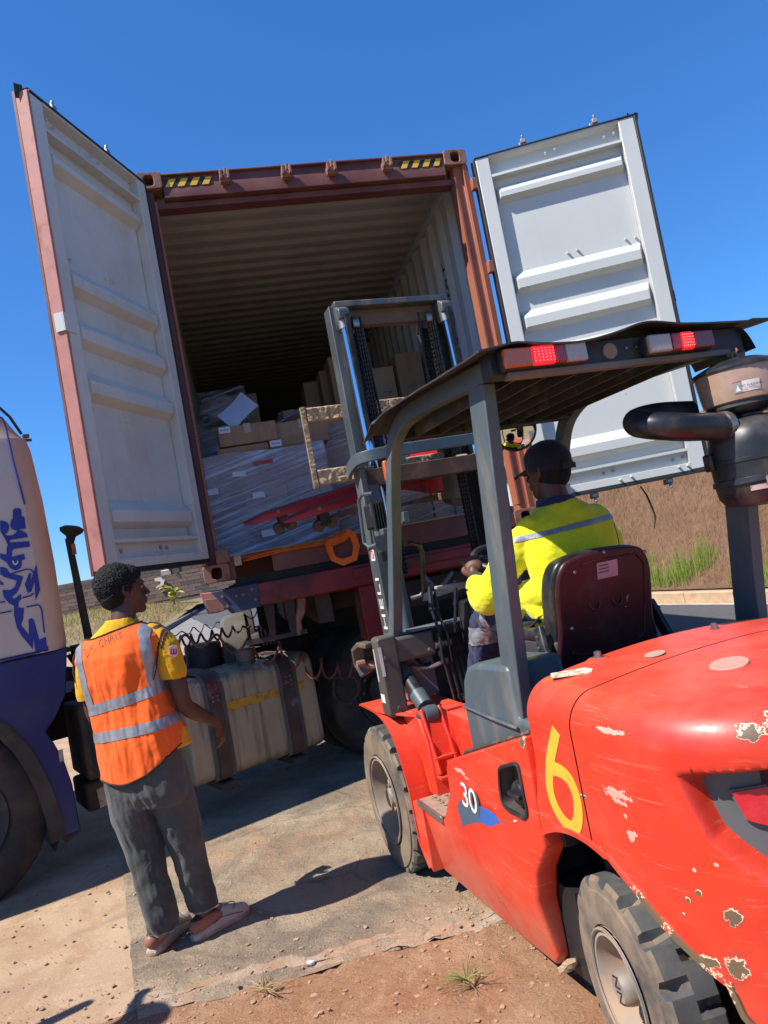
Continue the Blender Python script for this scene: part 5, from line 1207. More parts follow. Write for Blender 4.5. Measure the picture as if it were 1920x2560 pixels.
# grey lamp plate and red reflector in the recess, offset inward from the skin
def skin_patch(name, poly, off, mat, thick=.004, sd=1, fine=.01):
    m_ = M(); s0 = min(p[0] for p in poly); s1 = max(p[0] for p in poly); ns = max(2, int((s1 - s0) / fine))
    cols = []
    for i in range(ns + 1):
        s = s0 + (s1 - s0) * i / ns; s_ = min(max(s, s0 + 1e-4), s1 - 1e-4); zs = []
        for k in range(len(poly)):
            a, b = poly[k], poly[(k + 1) % len(poly)]
            if (a[0] - s_) * (b[0] - s_) < 0: zs.append(a[1] + (b[1] - a[1]) * (s_ - a[0]) / (b[0] - a[0]))
        if len(zs) < 2: continue
        p, nrm = arc_at(s); cols.append((p, nrm, min(zs), max(zs)))
    for (o_, rev) in ((off, False), (off - thick, True)):
        b_ = len(m_.v)
        for p, nrm, za, zb in cols:
            for z in (za, zb): m_.v.append(Vector((p.x + nrm.x * o_, (p.y + nrm.y * o_) * sd, z)))
        for i in range(len(cols) - 1): m_.f.append((b_ + 2 * i, b_ + 2 * i + 2, b_ + 2 * i + 3, b_ + 2 * i + 1))
    n2 = len(cols) * 2
    for i in range(len(cols) - 1):
        for j in (0, 1): m_.f.append((2 * i + j, 2 * i + 2 + j, n2 + 2 * i + 2 + j, n2 + 2 * i + j))
    m_.f += [(0, 1, n2 + 1, n2), (n2 - 2, n2 - 1, 2 * n2 - 1, 2 * n2 - 2)]
    return m_.obj(name, mat, fk, smooth=30)
def inset_poly(poly, k):
    cx_ = sum(p[0] for p in poly) / len(poly); cy_ = sum(p[1] for p in poly) / len(poly)
    return [(cx_ + (p[0] - cx_) * k, cy_ + (p[1] - cy_) * k) for p in poly]
M_lamp = pm('recess_grey', (.10, .105, .105), .5, 0, var=.1, dirt=(.25, .2, .15), damt=.3, dscale=8, bstr=.05)
M_refl = pm('red_reflector', (.55, .012, .03), .25, 0, var=.05, vscale=3, dirt=(.6, .15, .12), damt=.2, dscale=6, bstr=.1, coat=.6)
for sd in (1, -1):
    skin_patch('lamp_plate', inset_poly(NOTCH, .86), -.060, M_lamp, sd=sd); skin_patch('lamp_frame', inset_poly(LAMP, 1.09), -.050, M_lamp, .012, sd=sd); skin_patch('red_reflector', LAMP, -.045, M_refl, .006, sd=sd)
# badges on top of the hood
q = M(); q.lathe([(0, .003), (.048, .003), (.050, .0), (0, 0)], (-2.02, .21, 1.129), (-.03, .13, 1), 24); q.obj('round_badge', pm('round_badge', (.62, .27, .20), .5, dirt=(.4, .2, .15), damt=.4, dscale=40), fk)
q = M(); q.prism([(-1.548, .46), (-1.60, .49), (-1.665, .39), (-1.60, .34)], 'z', 1.112, 1.1165, Matrix.Translation((0, 0, 0))); q.obj('warning_sticker', pm('sticker_cream', (.66, .60, .42), .6, dirt=(.25, .2, .12), damt=.7, dscale=35, dlo=.5, dhi=.55), fk)
for (x, y) in ((-1.56, .29), (-1.60, -.14)):
    q = M(); q.lathe([(0, .012), (.03, .010), (.045, .0), (0, 0)], (x, y, 1.118), (0, 0, 1), 16); q.obj('hood_boss', M_lr2, fk)
    q = M(); q.lathe([(0, .028), (.011, .026), (.012, .012), (.018, .010), (.018, .006), (0, .006)], (x, y, 1.122), (0, 0, 1), 6); q.obj('hood_bolt', M_steel, fk)
q = M(); q.lathe([(0, .0015), (.03, .0015), (.031, 0), (0, 0)], (-1.72, .20, 1.1315), (0, .1, 1), 12); q.obj('glue_mark', pm('glue_mark', (.42, .26, .2), .8), fk)
# painted 6
M_six = pm('yellow_paint', (.68, .40, .035), .55, 0, var=.1, vscale=20, dirt=(.55, .12, .04), damt=.5, dscale=30, dlo=.6, dhi=.75, bstr=.05)
def ribbon2d(P, wd, y0, y1, rise=0):
    m_ = M(); n = len(P)
    L_, R_ = [], []
    for i in range(n):
        a = Vector(P[max(0, i - 1)]); b = Vector(P[min(n - 1, i + 1)]); d = (b - a).normalized(); nn = Vector((-d.y, d.x)); w_ = wd[i] if isinstance(wd, list) else wd
        L_.append(Vector(P[i]) + nn * w_ / 2); R_.append(Vector(P[i]) - nn * w_ / 2)
    vs = []
    for i in range(n):
        e = rise * i / n
        vs += [(L_[i].x, y1 + e, L_[i].y), (R_[i].x, y1 + e, R_[i].y), (L_[i].x, y0, L_[i].y), (R_[i].x, y0, R_[i].y)]
    fs = [(0, 1, 3, 2), (4 * n - 4, 4 * n - 2, 4 * n - 1, 4 * n - 3)]
    for i in range(n - 1):
        a, b = 4 * i, 4 * i + 4; fs += [(a, b, b + 1, a + 1), (a + 2, a + 3, b + 3, b + 2), (a, a + 2, b + 2, b), (a + 1, b + 1, b + 3, a + 3)]
    m_.add(vs, fs); return m_
def subdiv(P, k=4):
    out_ = []; n = len(P)
    for i in range(n - 1):
        p0, p1, p2, p3 = [Vector(P[max(0, min(n - 1, i + j))]) for j in (-1, 0, 1, 2)]
        for q_ in range(k):
            t = q_ / k; out_.append(.5 * ((2 * p1) + (-p0 + p2) * t + (2 * p0 - 5 * p1 + 4 * p2 - p3) * t * t + (-p0 + 3 * p1 - 3 * p2 + p3) * t ** 3))
    out_.append(Vector(P[-1])); return out_
ribbon2d(subdiv(SIX), .040, .5753, .5764, .0006).obj('painted_number', M_six, fk, smooth=0)
text_obj('size_lettering', '30', .135, M_label, fk, (-.990, .5845, .622), (-1, 0, -.05), (0, 0, 1), sx=1.12, sy=1.0, extrude=.0006, space=.90, shear=.1)
text_obj('size_outline', '30', .140, MATS['forklift_grey'], fk, (-.998, .5827, .614), (-1, 0, -.05), (0, 0, 1), sx=1.16, sy=1.03, extrude=.0003, space=.90, shear=.1)  # printed dark outline behind the white number
m, nt, b, V = base_mat('swoosh_print', .45); sepx = _n(nt, 'ShaderNodeSeparateXYZ'); nt.links.new(V, sepx.inputs[0]); rx = _n(nt, 'ShaderNodeMapRange'); rx.inputs['From Min'].default_value = -.98; rx.inputs['From Max'].default_value = -1.13; nt.links.new(sepx.outputs['X'], rx.inputs['Value']); nt.links.new(mixc(nt, rx.outputs[0], (.06, .10, .14), (.03, .12, .42)), b.inputs['Base Color'])
q = M(); q.prism(SWOOSH, 'y', .5805, .5816); q.obj('swoosh_print', m, fk, smooth=0)
q = M(); q.prism(NMARK, 'y', .5805, .5816); q.obj('torn_sticker', M_label, fk, smooth=0)
# --- left side body panel (the side plane stands at y=.58)
side_poly = [(-.42, .14), (-.385, .18), (-.375, .455), (-.66, .455), (-.68, .47), (-.79, .60), (-.80, .70), (-.83, .725), (-.915, .757), (-1.516, .945), (-1.516, .60), (-1.43, .50), (-1.395, .40), (-1.395, .21), (-1.36, .17), (-1.1, .15)]
def tuck(z): return .58 - .05 * max(0, (.34 - z) / .2)
m_ = M()
n = len(side_poly); m_.v += [Vector((x, .50, z)) for x, z in side_poly] + [Vector((x, tuck(z), z)) for x, z in side_poly]
m_.f += [tuple(range(n)), tuple(range(2 * n - 1, n - 1, -1))] + [(i, (i + 1) % n, n + (i + 1) % n, n + i) for i in range(n)]
sp = m_.obj('side_panel', M_lr, fk, bevel=.012, seg=3)
# cut the fuel filler recess
fc = M(); fc.prism(subdiv([tuple(v) for v in FUEL] + [FUEL[0]], 3)[:-1], 'y', .525, .62); cutter = fc.obj('cutter', M_lblk, fk)
bo = sp.modifiers.new('cut', 'BOOLEAN'); bo.operation = 'DIFFERENCE'; bo.object = cutter; bo.solver = 'EXACT'
rounded(sp); bpy.data.objects.remove(cutter)
for me_ in (sp.data,): me_.polygons.foreach_set('use_smooth', [True] * len(me_.polygons)); me_.set_sharp_from_angle(angle=radians(30))
FR = subdiv(FUEL + [FUEL[0]], 3)[:-1]
q = M(); q.tube([(p.x, .583, p.y) for p in FR], .0065, 6, closed=True); q.obj('recess_trim', M_lblk, fk)
q = M(); cx_ = sum(p.x for p in FR) / len(FR); cy_ = sum(p.y for p in FR) / len(FR); q.ring([(cx_ + (p.x - cx_) * .998, cy_ + (p.y - cy_) * .998) for p in FR], [(cx_ + (p.x - cx_) * .94, cy_ + (p.y - cy_) * .96) for p in FR], 'y', .526, .5815); q.prism([tuple(p) for p in FR], 'y', .524, .530); q.obj('recess_back', pm('recess_dusty', (.07, .05, .04), .7, dirt=(.2, .13, .08), damt=.5, dscale=6), fk)
q = M(); q.lathe([(0, .045), (.036, .043), (.042, .03), (.040, .0), (0, 0)], (-1.385, .53, .735), (0, 1, 0), 18); q.box(-1.423, -1.347, .565, .59, .727, .743); q.obj('fuel_cap', M_plas, fk, bevel=.003)
# mirror copy of the panel on the far side, simple
m_ = M(); m_.v += [Vector((x, -.50, z)) for x, z in side_poly] + [Vector((x, -tuck(z), z)) for x, z in side_poly]
m_.f += [tuple(range(n)), tuple(range(2 * n - 1, n - 1, -1))] + [(i, (i + 1) % n, n + (i + 1) % n, n + i) for i in range(n)]
m_.obj('side_panel', M_lr, fk, bevel=.012)
# lower pale edge and step
q = M(); q.box(-.655, -.385, .37, .582, .457, .463)
for i in range(6):
    for j in range(3): q.lathe([(.011, .0), (.013, .004), (.008, .006), (.007, .0)], (-.42 - i * .042 - .015 * (j % 2), .42 + j * .05, .463), (0, 0, 1), 8)
q.obj('step_plate', pm('checker_step', (.42, .33, .24), .55, .4, var=.2, vscale=20, dirt=(.2, .12, .07), damt=.7, dscale=20), fk)
M().box(-.66, -.38, .578, .590, .435, .465).obj('step_edge', M_steel, fk, bevel=.004)
m_ = M(); m_.box(-1.5, -.30, -.5, .5, .16, .44); m_.obj('main_frame', M_lblk, fk)
m_ = M(); m_.box(-.70, -.38, .35, .49, .30, .457); m_.obj('step_well', M_lr, fk)
M().box(-1.36, -.78, .34, .505, .44, .72).obj('tank_wall', M_lblk, fk)
M().prism([(-.80, .722), (-1.51, .945), (-1.51, .925), (-.80, .70)], 'y', .40, .57).obj('top_ledge', M_lr, fk)
# --- front fenders
fe = [(.30, .80), (.25, .803), (.03, .80), (-.10, .775), (-.19, .725), (-.24, .66), (-.275, .58), (-.30, .50), (-.31, .41), (-.315, .30), (-.325, .25), (-.40, .17)]
for sd in (1, -1):
    m_ = M(); W0, W1 = .22, .592
    vs = []
    for (x, z) in subdiv(fe, 3): vs += [(x, sd * W0, z), (x, sd * W1, z), (x + .012, sd * W1, z - .010), (x + .012, sd * W0, z - .010)]
    k = len(vs) // 4; fs = [(0, 1, 2, 3), (4 * k - 1, 4 * k - 2, 4 * k - 3, 4 * k - 4)]
    for i in range(k - 1):
        for j in range(4): fs.append((4 * i + j, 4 * i + (j + 1) % 4, 4 * i + 4 + (j + 1) % 4, 4 * i + 4 + j))
    m_.add(vs, fs); m_.obj('front_fender', M_lr, fk, smooth=60)
    # fender body between arc and step
    m_ = M(); m_.prism([(-.19, .73), (-.36, .80), (-.60, .80), (-.80, .72), (-.80, .46), (-.38, .455), (-.33, .30)], 'y', sd * .25, sd * .355); m_.obj('fender_skirt', M_lr, fk, bevel=.01)
    m_ = M(); m_.prism([(-.31, .44), (-.32, .26), (-.42, .15), (-.42, .45)], 'y', sd * .30, sd * .588); m_.obj('fender_skirt', M_lr, fk, bevel=.006)
m_ = M(); m_.prism([(.28, .592), (.0, .592), (-.12, .56), (-.33, .49), (-.34, .25), (.25, .25)], 'z', .796, .806); m_.obj('fender_top', M_lr, fk, bevel=.003)
m_ = M(); m_.prism([(-.10, .79), (-.34, .80), (-.40, .70), (-.42, .455), (-.32, .455), (-.29, .58), (-.2, .72)], 'y', .34, .50); m_.obj('fender_skirt', M_lr, fk, bevel=.008)
M().prism([(.05, .46), (-.85, .46), (-.85, .44), (.05, .44)], 'y', -.35, .35).obj('floor_plate', M_lblk, fk)
M().prism([(.03, .45), (.03, 1.10), (-.02, 1.12), (-.05, .45)], 'y', -.30, .25).obj('dash_panel', M_lblk, fk)
M().prism([(.06, 1.10), (.06, 1.165), (-.10, 1.165), (-.08, 1.13), (.0, 1.09)], 'y', -.46, .46).obj('front_cowl', M_lg, fk, bevel=.006)
M().box(-.14, -.03, .10, .38, 1.165, 1.172).obj('dash_top', pm('dash_grey', (.14, .15, .16), .5), fk)
# grey engine cover
m_ = M(); prof = [(-.845, .70), (-.848, .86), (-.858, .95), (-.885, 1.03), (-.94, 1.085), (-1.02, 1.105), (-1.27, 1.12), (-1.285, 1.10), (-1.29, .94), (-1.42, .94), (-1.42, .70)]
m_.prism(prof, 'y', .25, .475); m_.obj('engine_cover', M_lg, fk, bevel=.022, seg=4)
M().prism([(-.86, .46), (-.86, .93), (-.92, .95), (-1.42, .95), (-1.42, .46)], 'y', -.46, .248).obj('seat_deck', M_lblk, fk, bevel=.01)
q = M(); q.tube([(-.86, .481, .925), (-1.1, .484, .915), (-1.3, .484, .91)], .006, 6); q.obj('cover_crease', M_lg, fk)
q = M(); q.tube([(-.84, .50, .742), (-1.2, .50, .855), (-1.43, .50, .925)], .010, 6); q.obj('cover_seal', pm('dirty_seal', (.05, .035, .028), .9, dirt=(.25, .17, .1), damt=.6, dscale=20), fk)
M().box(-1.46, -1.44, .478, .49, .925, .95).obj('latch', M_cast, fk)
# --- wheels with real lugs
def lug_tyre(R, Wd, rim, nlug, depth, wl, y0=0, duty=.72):
    """axis +y, outer face at y=y0+Wd (towards +y)"""
    m_ = M(); lat = [(rim, .02), (rim + .006, .004), (rim + (R - rim) * .30, .0), (R - depth - .012, .004), (R - depth - .010, .010), (R - .012, .012), (R, .022), (R, Wd * wl), (R - .001, Wd * .5)]
    lat = [(r, Wd - h) for r, h in lat]
    lat2 = [(r, Wd - h) for r, h in reversed(lat)][0:]  # mirrored other side
    prof = lat + [(r, Wd - (h)) for r, h in [(q[0], q[1]) for q in reversed(lat[:-1])]]
    nseg = nlug * 8; k = len(prof); base = R - depth; vs = []
    for i in range(nseg):
        ph0 = i / 8.0
        for j, (r, h) in enumerate(prof):
            side = 0 if h > Wd / 2 else .5
            f = (ph0 + side) % 1.0
            rr = r
            central = abs(h - Wd / 2) < Wd * (.5 - wl) - 1e-4 if wl < .5 else False
            if r > base and not (abs(h - Wd / 2) <= Wd * abs(.5 - wl) * .999) and f >= duty: rr = base - .002
            a = 2 * pi * i / nseg
            vs.append((rr * cos(a), y0 + h, rr * sin(a)))
    fs = []
    for i in range(nseg):
        i2 = (i + 1) % nseg
        for j in range(k - 1): fs.append((i * k + j, i * k + j + 1, i2 * k + j + 1, i2 * k + j))
    m_.add(vs, fs); return m_
def f_wheel(x, y, R, Wd, rim, nlug, depth, steer, front, sd=1):
    T = Matrix.Translation((x, y, R - .003)) @ Matrix.Rotation(steer, 4, 'Z') @ (Matrix.Identity(4) if sd > 0 else Matrix.Rotation(pi, 4, 'Z'))
    h = bpy.data.objects.new('wheel', None); C.objects.link(h); h.parent = fk; h.matrix_local = T; h.empty_display_size = .1
    t = lug_tyre(R, Wd, rim, nlug, depth, .30, y0=-Wd); o_ = t.obj('tyre', [M_tyref, M_tyretr], h, smooth=25)
    for p_ in o_.data.polygons:
        c_ = p_.center; 
        if sqrt(c_.x ** 2 + c_.z ** 2) > R - depth * .75 and abs(p_.normal.y) < .6: p_.material_index = 1
    q = M(); q.lathe([(rim - .004, .0), (rim - .008, -.006), (rim - .022, -.004), (rim - .028, -.02), (rim - .034, -.05), (rim - .05, -.10), (.10 if front else .07, -.11), (.06, -.112), (.06, -.14), (rim - .04, -.15), (rim, -Wd + .03), (rim, -.01)], (0, .004, 0), (0, 1, 0), 40)
    rm = q.obj('wheel_rim', M_rim if front else M_rimb, h, smooth=40)
    q = M(); q.lathe([(rim + .0, -.002), (rim - .004, .004), (rim - .010, .001)], (0, .002, 0), (0, 1, 0), 48); q.tube([((rim - .004) * cos(a), .004, (rim - .004) * sin(a)) for a in [2 * pi * k / 48 for k in range(48)]], .004, 6, closed=True); q.obj('rim_ring', M_rim, h)
    if front:
        q = M(); q.lathe([(0, -.02), (.045, -.02), (.050, -.03), (.052, -.045), (.070, -.046), (.075, -.055), (.078, -.11), (0, -.11)], (0, 0, 0), (0, 1, 0), 28); hb = q.obj('hub', M_rim, h)
        for k in range(8):
            a = k * pi / 4; q = M().cyl((.062 * cos(a), -.05, .062 * sin(a)), (.062 * cos(a), -.030, .062 * sin(a)), .010, n=6); q.obj('hub_bolt', M_rim, hb, smooth=0)
        for k in range(6):
            a = k * pi / 3 + .3; q = M().cyl((.125 * cos(a), -.115, .125 * sin(a)), (.125 * cos(a), -.070, .125 * sin(a)), .019, n=6); q.obj('wheel_nut', M_mud, rm, smooth=0)
    else:
        q = M(); q.lathe([(0, .004), (.035, .004), (.042, -.004), (.046, -.02), (.048, -.04), (.052, -.11), (0, -.11)], (0, 0, 0), (0, 1, 0), 28); hb = q.obj('hub', M_rim, h)
        for k in range(5):
            a = k * 2 * pi / 5 + .5; q = M().cyl((.085 * cos(a), -.115, .085 * sin(a)), (.085 * cos(a), -.085, .085 * sin(a)), .014, n=6); q.obj('wheel_nut', M_mud, rm, smooth=0)
        text_obj('hub_mark', 'NN', .05, M_lblk, h, (0, .0048, 0), (-.3, 0, -1), (-1, 0, .3))
    return h
f_wheel(.07, .61, .357, .22, .215, 22, .024, 0, True); f_wheel(.07, -.61, .357, .22, .215, 22, .024, 0, True, -1)
f_wheel(-1.735, .545, .285, .165, .155, 16, .026, radians(-9), False); f_wheel(-1.735, -.545, .285, .165, .155, 16, .026, radians(-9), False, -1)
M().cyl((-1.735, -.4, .285), (-1.735, .4, .285), .07, n=12).obj('rear_axle', M_lblk, fk); M().cyl((.07, -.4, .35), (.07, .4, .35), .09, n=12).obj('front_axle', M_lblk, fk)
for (x, z) in ((-1.42, .20), (-1.405, .19), (-1.44, .22)):
    q = M(); q.add([(v.x * .018, v.y * .03, v.z * .016) for v in iv], ifc); o_ = q.obj('mud_clod', M_mud, fk); o_.location = (x, .53, z - .01)
# --- overhead guard
def rbar(path, a, b, name, mat=M_lg, up=(0, 1, 0), bev=.004, parent=None):
    q = M(); q.tube(path, 1, sec=[(-a / 2, -b / 2), (a / 2, -b / 2), (a / 2, b / 2), (-a / 2, b / 2)], up=up); return q.obj(name, mat, parent or fk, bevel=bev, smooth=40)
GL = [(-.07, 1.16), (-.26, 1.52), (-.40, 1.80), (-.47, 1.93), (-.53, 2.02), (-.62, 2.08), (-.76, 2.115), (-1.0, 2.115), (-1.58, 2.08)]
GLs = [tuple(v) for v in subdiv(GL, 3)]
for sd, yy_ in ((1, .44), (-1, -.46)):
    rbar([(x, yy_, z) for x, z in GLs], .066, .050, 'front_pillar', up=(0, 1, 0))
    yp_ = yy_ if sd > 0 else -.515; dx_ = 0 if sd > 0 else -.10; rbar([(-1.235 + dx_, yp_, .80), (-1.30 + dx_, yp_, 1.25), (-1.43 + dx_, yp_, 2.06)], .112, .046, 'rear_pillar')
M().box(-1.60, -1.535, -.52, .49, 2.040, 2.128).obj('rear_crossbeam', M_lblk, fk, bevel=.006)
M().box(-1.615, -1.58, -.44, .44, 2.028, 2.05).obj('lamp_rail', pm('lamp_rail', (.14, .12, .105), .6, dirt=(.3, .22, .15), damt=.4, dscale=12), fk, bevel=.004)
M().box(-.62, -.56, -.44, .42, 2.04, 2.09).obj('front_crossbeam', M_lblk, fk, bevel=.006)
for k in range(7):
    y = -.36 + k * .12; M().box(-1.56, -.60, y - .006, y + .006, 2.045, 2.10).obj('guard_slat', pm('slat_worn', (.035, .032, .03), .6, dirt=(.3, .22, .15), damt=.3, dscale=10) if k == 0 else MATS['slat_worn'], fk)
# canopy sheet, bent and wavy
def can(u, v):
    x = -1.66 + 1.22 * u; y = -.615 + 1.165 * v
    z = 2.133 + .055 * min(1, u * 1.5) + .006 * sin(y * 7 + x * 2) + .007 * fbm((x * 2, y * 2.2, 0), 1.2, 3)
    z += .022 * math.exp(-((y + .08) / .10) ** 2) * math.exp(-((x + 1.66) / .5) ** 2)
    z -= .010 * math.exp(-((y - .22) / .14) ** 2) * math.exp(-((x + 1.66) / .3) ** 2)
    if y > .42: z -= (y - .42) * .5 * (.35 + .65 * u)
    if y < -.50: z += .006
    if u > .86: z -= (u - .86) * .35 + .010 * sin(y * 9)
    return (x, y, z)
m_ = M(); m_.grid(can, 60, 60); b_ = len(m_.v); m_.v += [v + Vector((0, 0, -.006)) for v in m_.v[:b_]]; nf = list(m_.f); m_.f += [tuple(reversed([i + b_ for i in f])) for f in nf]
N1 = 61
rim_ = [i * N1 for i in range(N1)] + [60 * N1 + j for j in range(1, N1)] + [i * N1 + 60 for i in range(59, -1, -1)] + [j for j in range(59, 0, -1)]
for i in range(len(rim_)): a, c_ = rim_[i], rim_[(i + 1) % len(rim_)]; m_.f.append((a, c_, c_ + b_, a + b_))
m_.obj('canopy_sheet', pm('canopy_rubber', (.040, .034, .030), .6, 0, var=.2, vscale=3, dirt=(.20, .15, .11), damt=.5, dscale=6, bstr=.2), fk, smooth=50)
m_ = M(); m_.grid(lambda u, v: (-.47 + .05 * u, -.64 + 1.15 * v, 2.155 - .045 * u ** 1.5), 8, 20); m_.obj('canopy_lip', MATS['canopy_rubber'], fk, recalc=False)
m_ = M(); m_.grid(lambda u, v: (-1.62 + .3 * u, -.49 - .06 * v, 2.12 - .08 * v ** 2), 6, 8); m_.obj('canopy_flap', MATS['canopy_rubber'], fk, recalc=False)
# tail lamps
def lens_mat(name, col, em=0, ecol=None):
    m, nt, b, V = base_mat(name, .15, 0, .6); b.inputs['Base Color'].default_value = (*col, 1); b.inputs['Coat Weight'].default_value = .5
    wv = _n(nt, 'ShaderNodeTexWave'); wv.inputs['Scale'].default_value = 45; wv.bands_direction = 'Y'; nt.links.new(V, wv.inputs['Vector']); bump(nt, b, wv.outputs['Fac'], .4, .004)
    if em: b.inputs['Emission Color'].default_value = (*(ecol or col), 1); b.inputs['Emission Strength'].default_value = em
    return m
L_am = lens_mat('amber_lens', (.55, .11, .01)); L_rd = lens_mat('red_lens', (.33, .004, .008)); L_cl = lens_mat('clear_lens', (.42, .34, .28)); L_on = lens_mat('lit_red_lens', (.5, .004, .006), .75, (1, .01, .015)); L_led = lens_mat('led_dots', (1, .1, .06), 3.2, (1, .06, .03)); L_dam = lens_mat('dark_amber_lens', (.20, .025, .008))
def tail(y0, y1, order, zb=2.054, zt=2.114):
    t = bpy.data.objects.new('tail_lamp', None); C.objects.link(t); t.parent = fk; t.location = (-1.615, 0, 0)
    M().box(-.02, .02, min(y0, y1), max(y0, y1), zb - .004, zt + .004).obj('lamp_body', M_lblk, t, bevel=.008, seg=3)
    n_ = sum(w_ for w_, _ in order); y = y0
    for w_, mt in order:
        yn = y + (y1 - y0) * w_ / n_; a, b = sorted((y, yn)); M().box(-.038, -.018, a + .001, b - .001, zb, zt).obj('lens', mt, t, bevel=.006, seg=3)
        if mt is L_on:
            for i in range(6):
                for j in range(5): M().obox((-.0385, a + (b - a) * (i + .5) / 6, zb + .012 + j * .0095), (.002, .0035, .0035)).obj('led', L_led, t, smooth=0)
        y = yn
tail(.465, .165, [(1.05, L_am), (.85, L_on), (.4, L_rd), (.85, L_cl)])
tail(-.075, -.345, [(1.0, L_cl), (.45, L_rd), (.55, L_on), (.95, L_dam)])
q = M(); q.lathe([(0, .006), (.026, .006), (.028, 0), (0, 0)], (-1.60, .045, 2.086), (-1, 0, 0), 20); q.obj('round_plate', pm('dusty_disc', (.26, .2, .15), .8), fk)
for y in (-.09, -.13): M().cyl((-1.60, y + .07, 2.09), (-1.605, y + .07, 2.09), .004, n=6).obj('screw', M_steel, fk)
# --- front column covers
q = M(); q.prism(rrect(.475, .575, .0, .385, .02, 3), 'x', -.165, -.065, Matrix.Translation((0, 0, .79))); cc = q.obj('column_cover', M_lgd, fk, bevel=.01, seg=3)
q = M(); q.box(-.15, -.05, .27, .56, 1.035, 1.155); q.obj('column_cover', M_lgd, fk, bevel=.014, seg=3)
for (y, z) in ((.545, 1.075), (.31, 1.065), (.52, .83)): M().cyl((-.15 if y < .5 else -.165, y, z), (-.175, y, z), .009, n=8).obj('cover_bolt', M_lgd, fk)
M().box(-.1665, -.165, .558, .573, .99, 1.13).obj('maker_label', M_label, fk); M().box(-.14, -.085, .575, .577, .86, .90).obj('small_label', M_label, fk)
q = M(); q.box(-.10, -.09, .5755, .577, .96, 1.12); q.obj('maker_label', M_label, fk)
q = M(); q.tube([(-.08, .585, 1.14), (-.03, .61, 1.15), (.04, .62, 1.12), (.06, .615, 1.05), (.03, .60, .99)], 1, sec=[(-.03, -.012), (.03, -.012), (.03, .012), (-.03, .012)]); q.obj('tow_hook', M_lgd, fk, bevel=.004)
M().cyl((.02, .60, 1.05), (.02, .64, 1.05), .018, n=10).obj('hook_bolt', M_cast, fk); M().cyl((-.05, .50, 1.03), (.05, .59, 1.03), .022, n=10).obj('pin', M_cast, fk)
# tilt cylinder and its red clevis
q = M(); q.cyl((.02, .44, 1.04), (-.13, .435, .94), .040, n=18); q.obj('tilt_cylinder', M_lg, fk)
q = M(); q.cyl((-.12, .435, .947), (-.23, .432, .868), .036, n=18); q.obj('cylinder_boot', M_plas, fk)
q = M(); q.cyl((-.215, .432, .88), (-.285, .43, .83), .043, .041, n=18); q.lathe([(0, -.03), (.040, -.03), (.043, 0), (.040, .03), (0, .03)], (-.325, .43, .80), (0, 1, 0), 18); q.obj('cylinder_end', M_lg, fk)
for y in (.475, .385):
    q = M(); q.tube([(-.315, y, .825), (-.335, y, .78), (-.385, y, .66), (-.425, y, .55)], 1, sec=[(-.03, -.009), (.03, -.009), (.03, .009), (-.03, .009)], up=(0, 1, 0)); q.obj('clevis_arm', M_lr, fk, bevel=.008, seg=3)
M().box(-.46, -.40, .375, .485, .535, .55).obj('clevis_web', M_lr, fk, bevel=.003); M().box(-.43, -.39, .375, .485, .615, .63).obj('clevis_web', M_lr, fk, bevel=.003)
M().cyl((-.325, .365, .80), (-.325, .497, .80), .018, n=12).obj('clevis_pin', M_steel, fk)
q = M(); q.tube([(-.05, .39, 1.0), (-.10, .36, .98), (-.13, .33, .975), (-.15, .27, .985), (-.15, .24, .99)], .011, 8); q.obj('hydraulic_pipe', M_steel, fk)
q = M(); q.tube([(-.15, .24, .99), (-.15, .20, .995)], .018, 6); q.obj('pipe_nut', M_steel, fk)
q = M(); q.tube([(.0, .35, 1.04), (-.05, .33, .99), (-.03, .28, .97), (.02, .24, 1.0)], .008, 6); q.obj('hydraulic_hose', M_lblk, fk)
M().box(-.02, .0, .2, .42, .82, 1.03).obj('guard_plate', pm('guard_plate', (.16, .18, .20), .5), fk)
# pedals / red lever on the floor
q = M(); q.tube([(-.25, .22, .50), (-.2, .2, .62), (-.12, .18, .72)], .018, 8); q.obj('park_lever', M_lr, fk); M().box(-.30, -.20, .17, .22, .70, .78).obj('pedal', M_lr, fk, bevel=.01)
for y in (-.02, -.15): M().prism([(-.15, .50), (-.25, .58), (-.24, .6), (-.13, .52)], 'y', y - .04, y + .04).obj('pedal', M_lblk, fk)
# control levers and steering
for (p0, p1, p2) in (((-.17, .245, 1.13), (-.13, .25, 1.25), (-.10, .225, 1.385)), ((-.16, .205, 1.12), (-.11, .215, 1.25), (-.08, .20, 1.33)), ((-.18, .17, 1.12), (-.16, .13, 1.25), (-.16, .105, 1.37))):
    q = M(); q.tube([p0, p1, p2], .0085, 8); lv = q.obj('control_lever', M_plas, fk); q = M(); q.cyl(p1, p2, .014, .011, n=10); q.obj('lever_grip', M_plas, lv)
for y in (.26, .215):
    q = M(); q.prism([(-.20, 1.14), (-.13, 1.14), (-.15, 1.0), (-.19, .98)], 'y', y - .006, y + .006); q.obj('lever_bracket', M_lblk, fk, bevel=.004); M().cyl((-.165, y - .02, 1.08), (-.165, y + .02, 1.08), .017, n=10).obj('lever_pivot', M_steel, fk)
for k in range(5): M().tube([(-.17, .25 - .03 * k, 1.0), (-.19, .24 - .03 * k, .8), (-.14, .22 - .04 * k, .6)], .008, 6).obj('control_rod', M_lblk, fk)
q = M(); q.prism(rrect(-.22, -.02, -.06, .10, .04, 4), 'z', .98, 1.27, Matrix.Translation((-.10, .02, 0))); q.obj('column_housing', M_plas, fk, bevel=.02, seg=3)
q = M(); q.cyl((-.22, .0, 1.2), (-.42, .03, 1.46), .028, n=12); q.obj('steering_column', M_plas, fk)
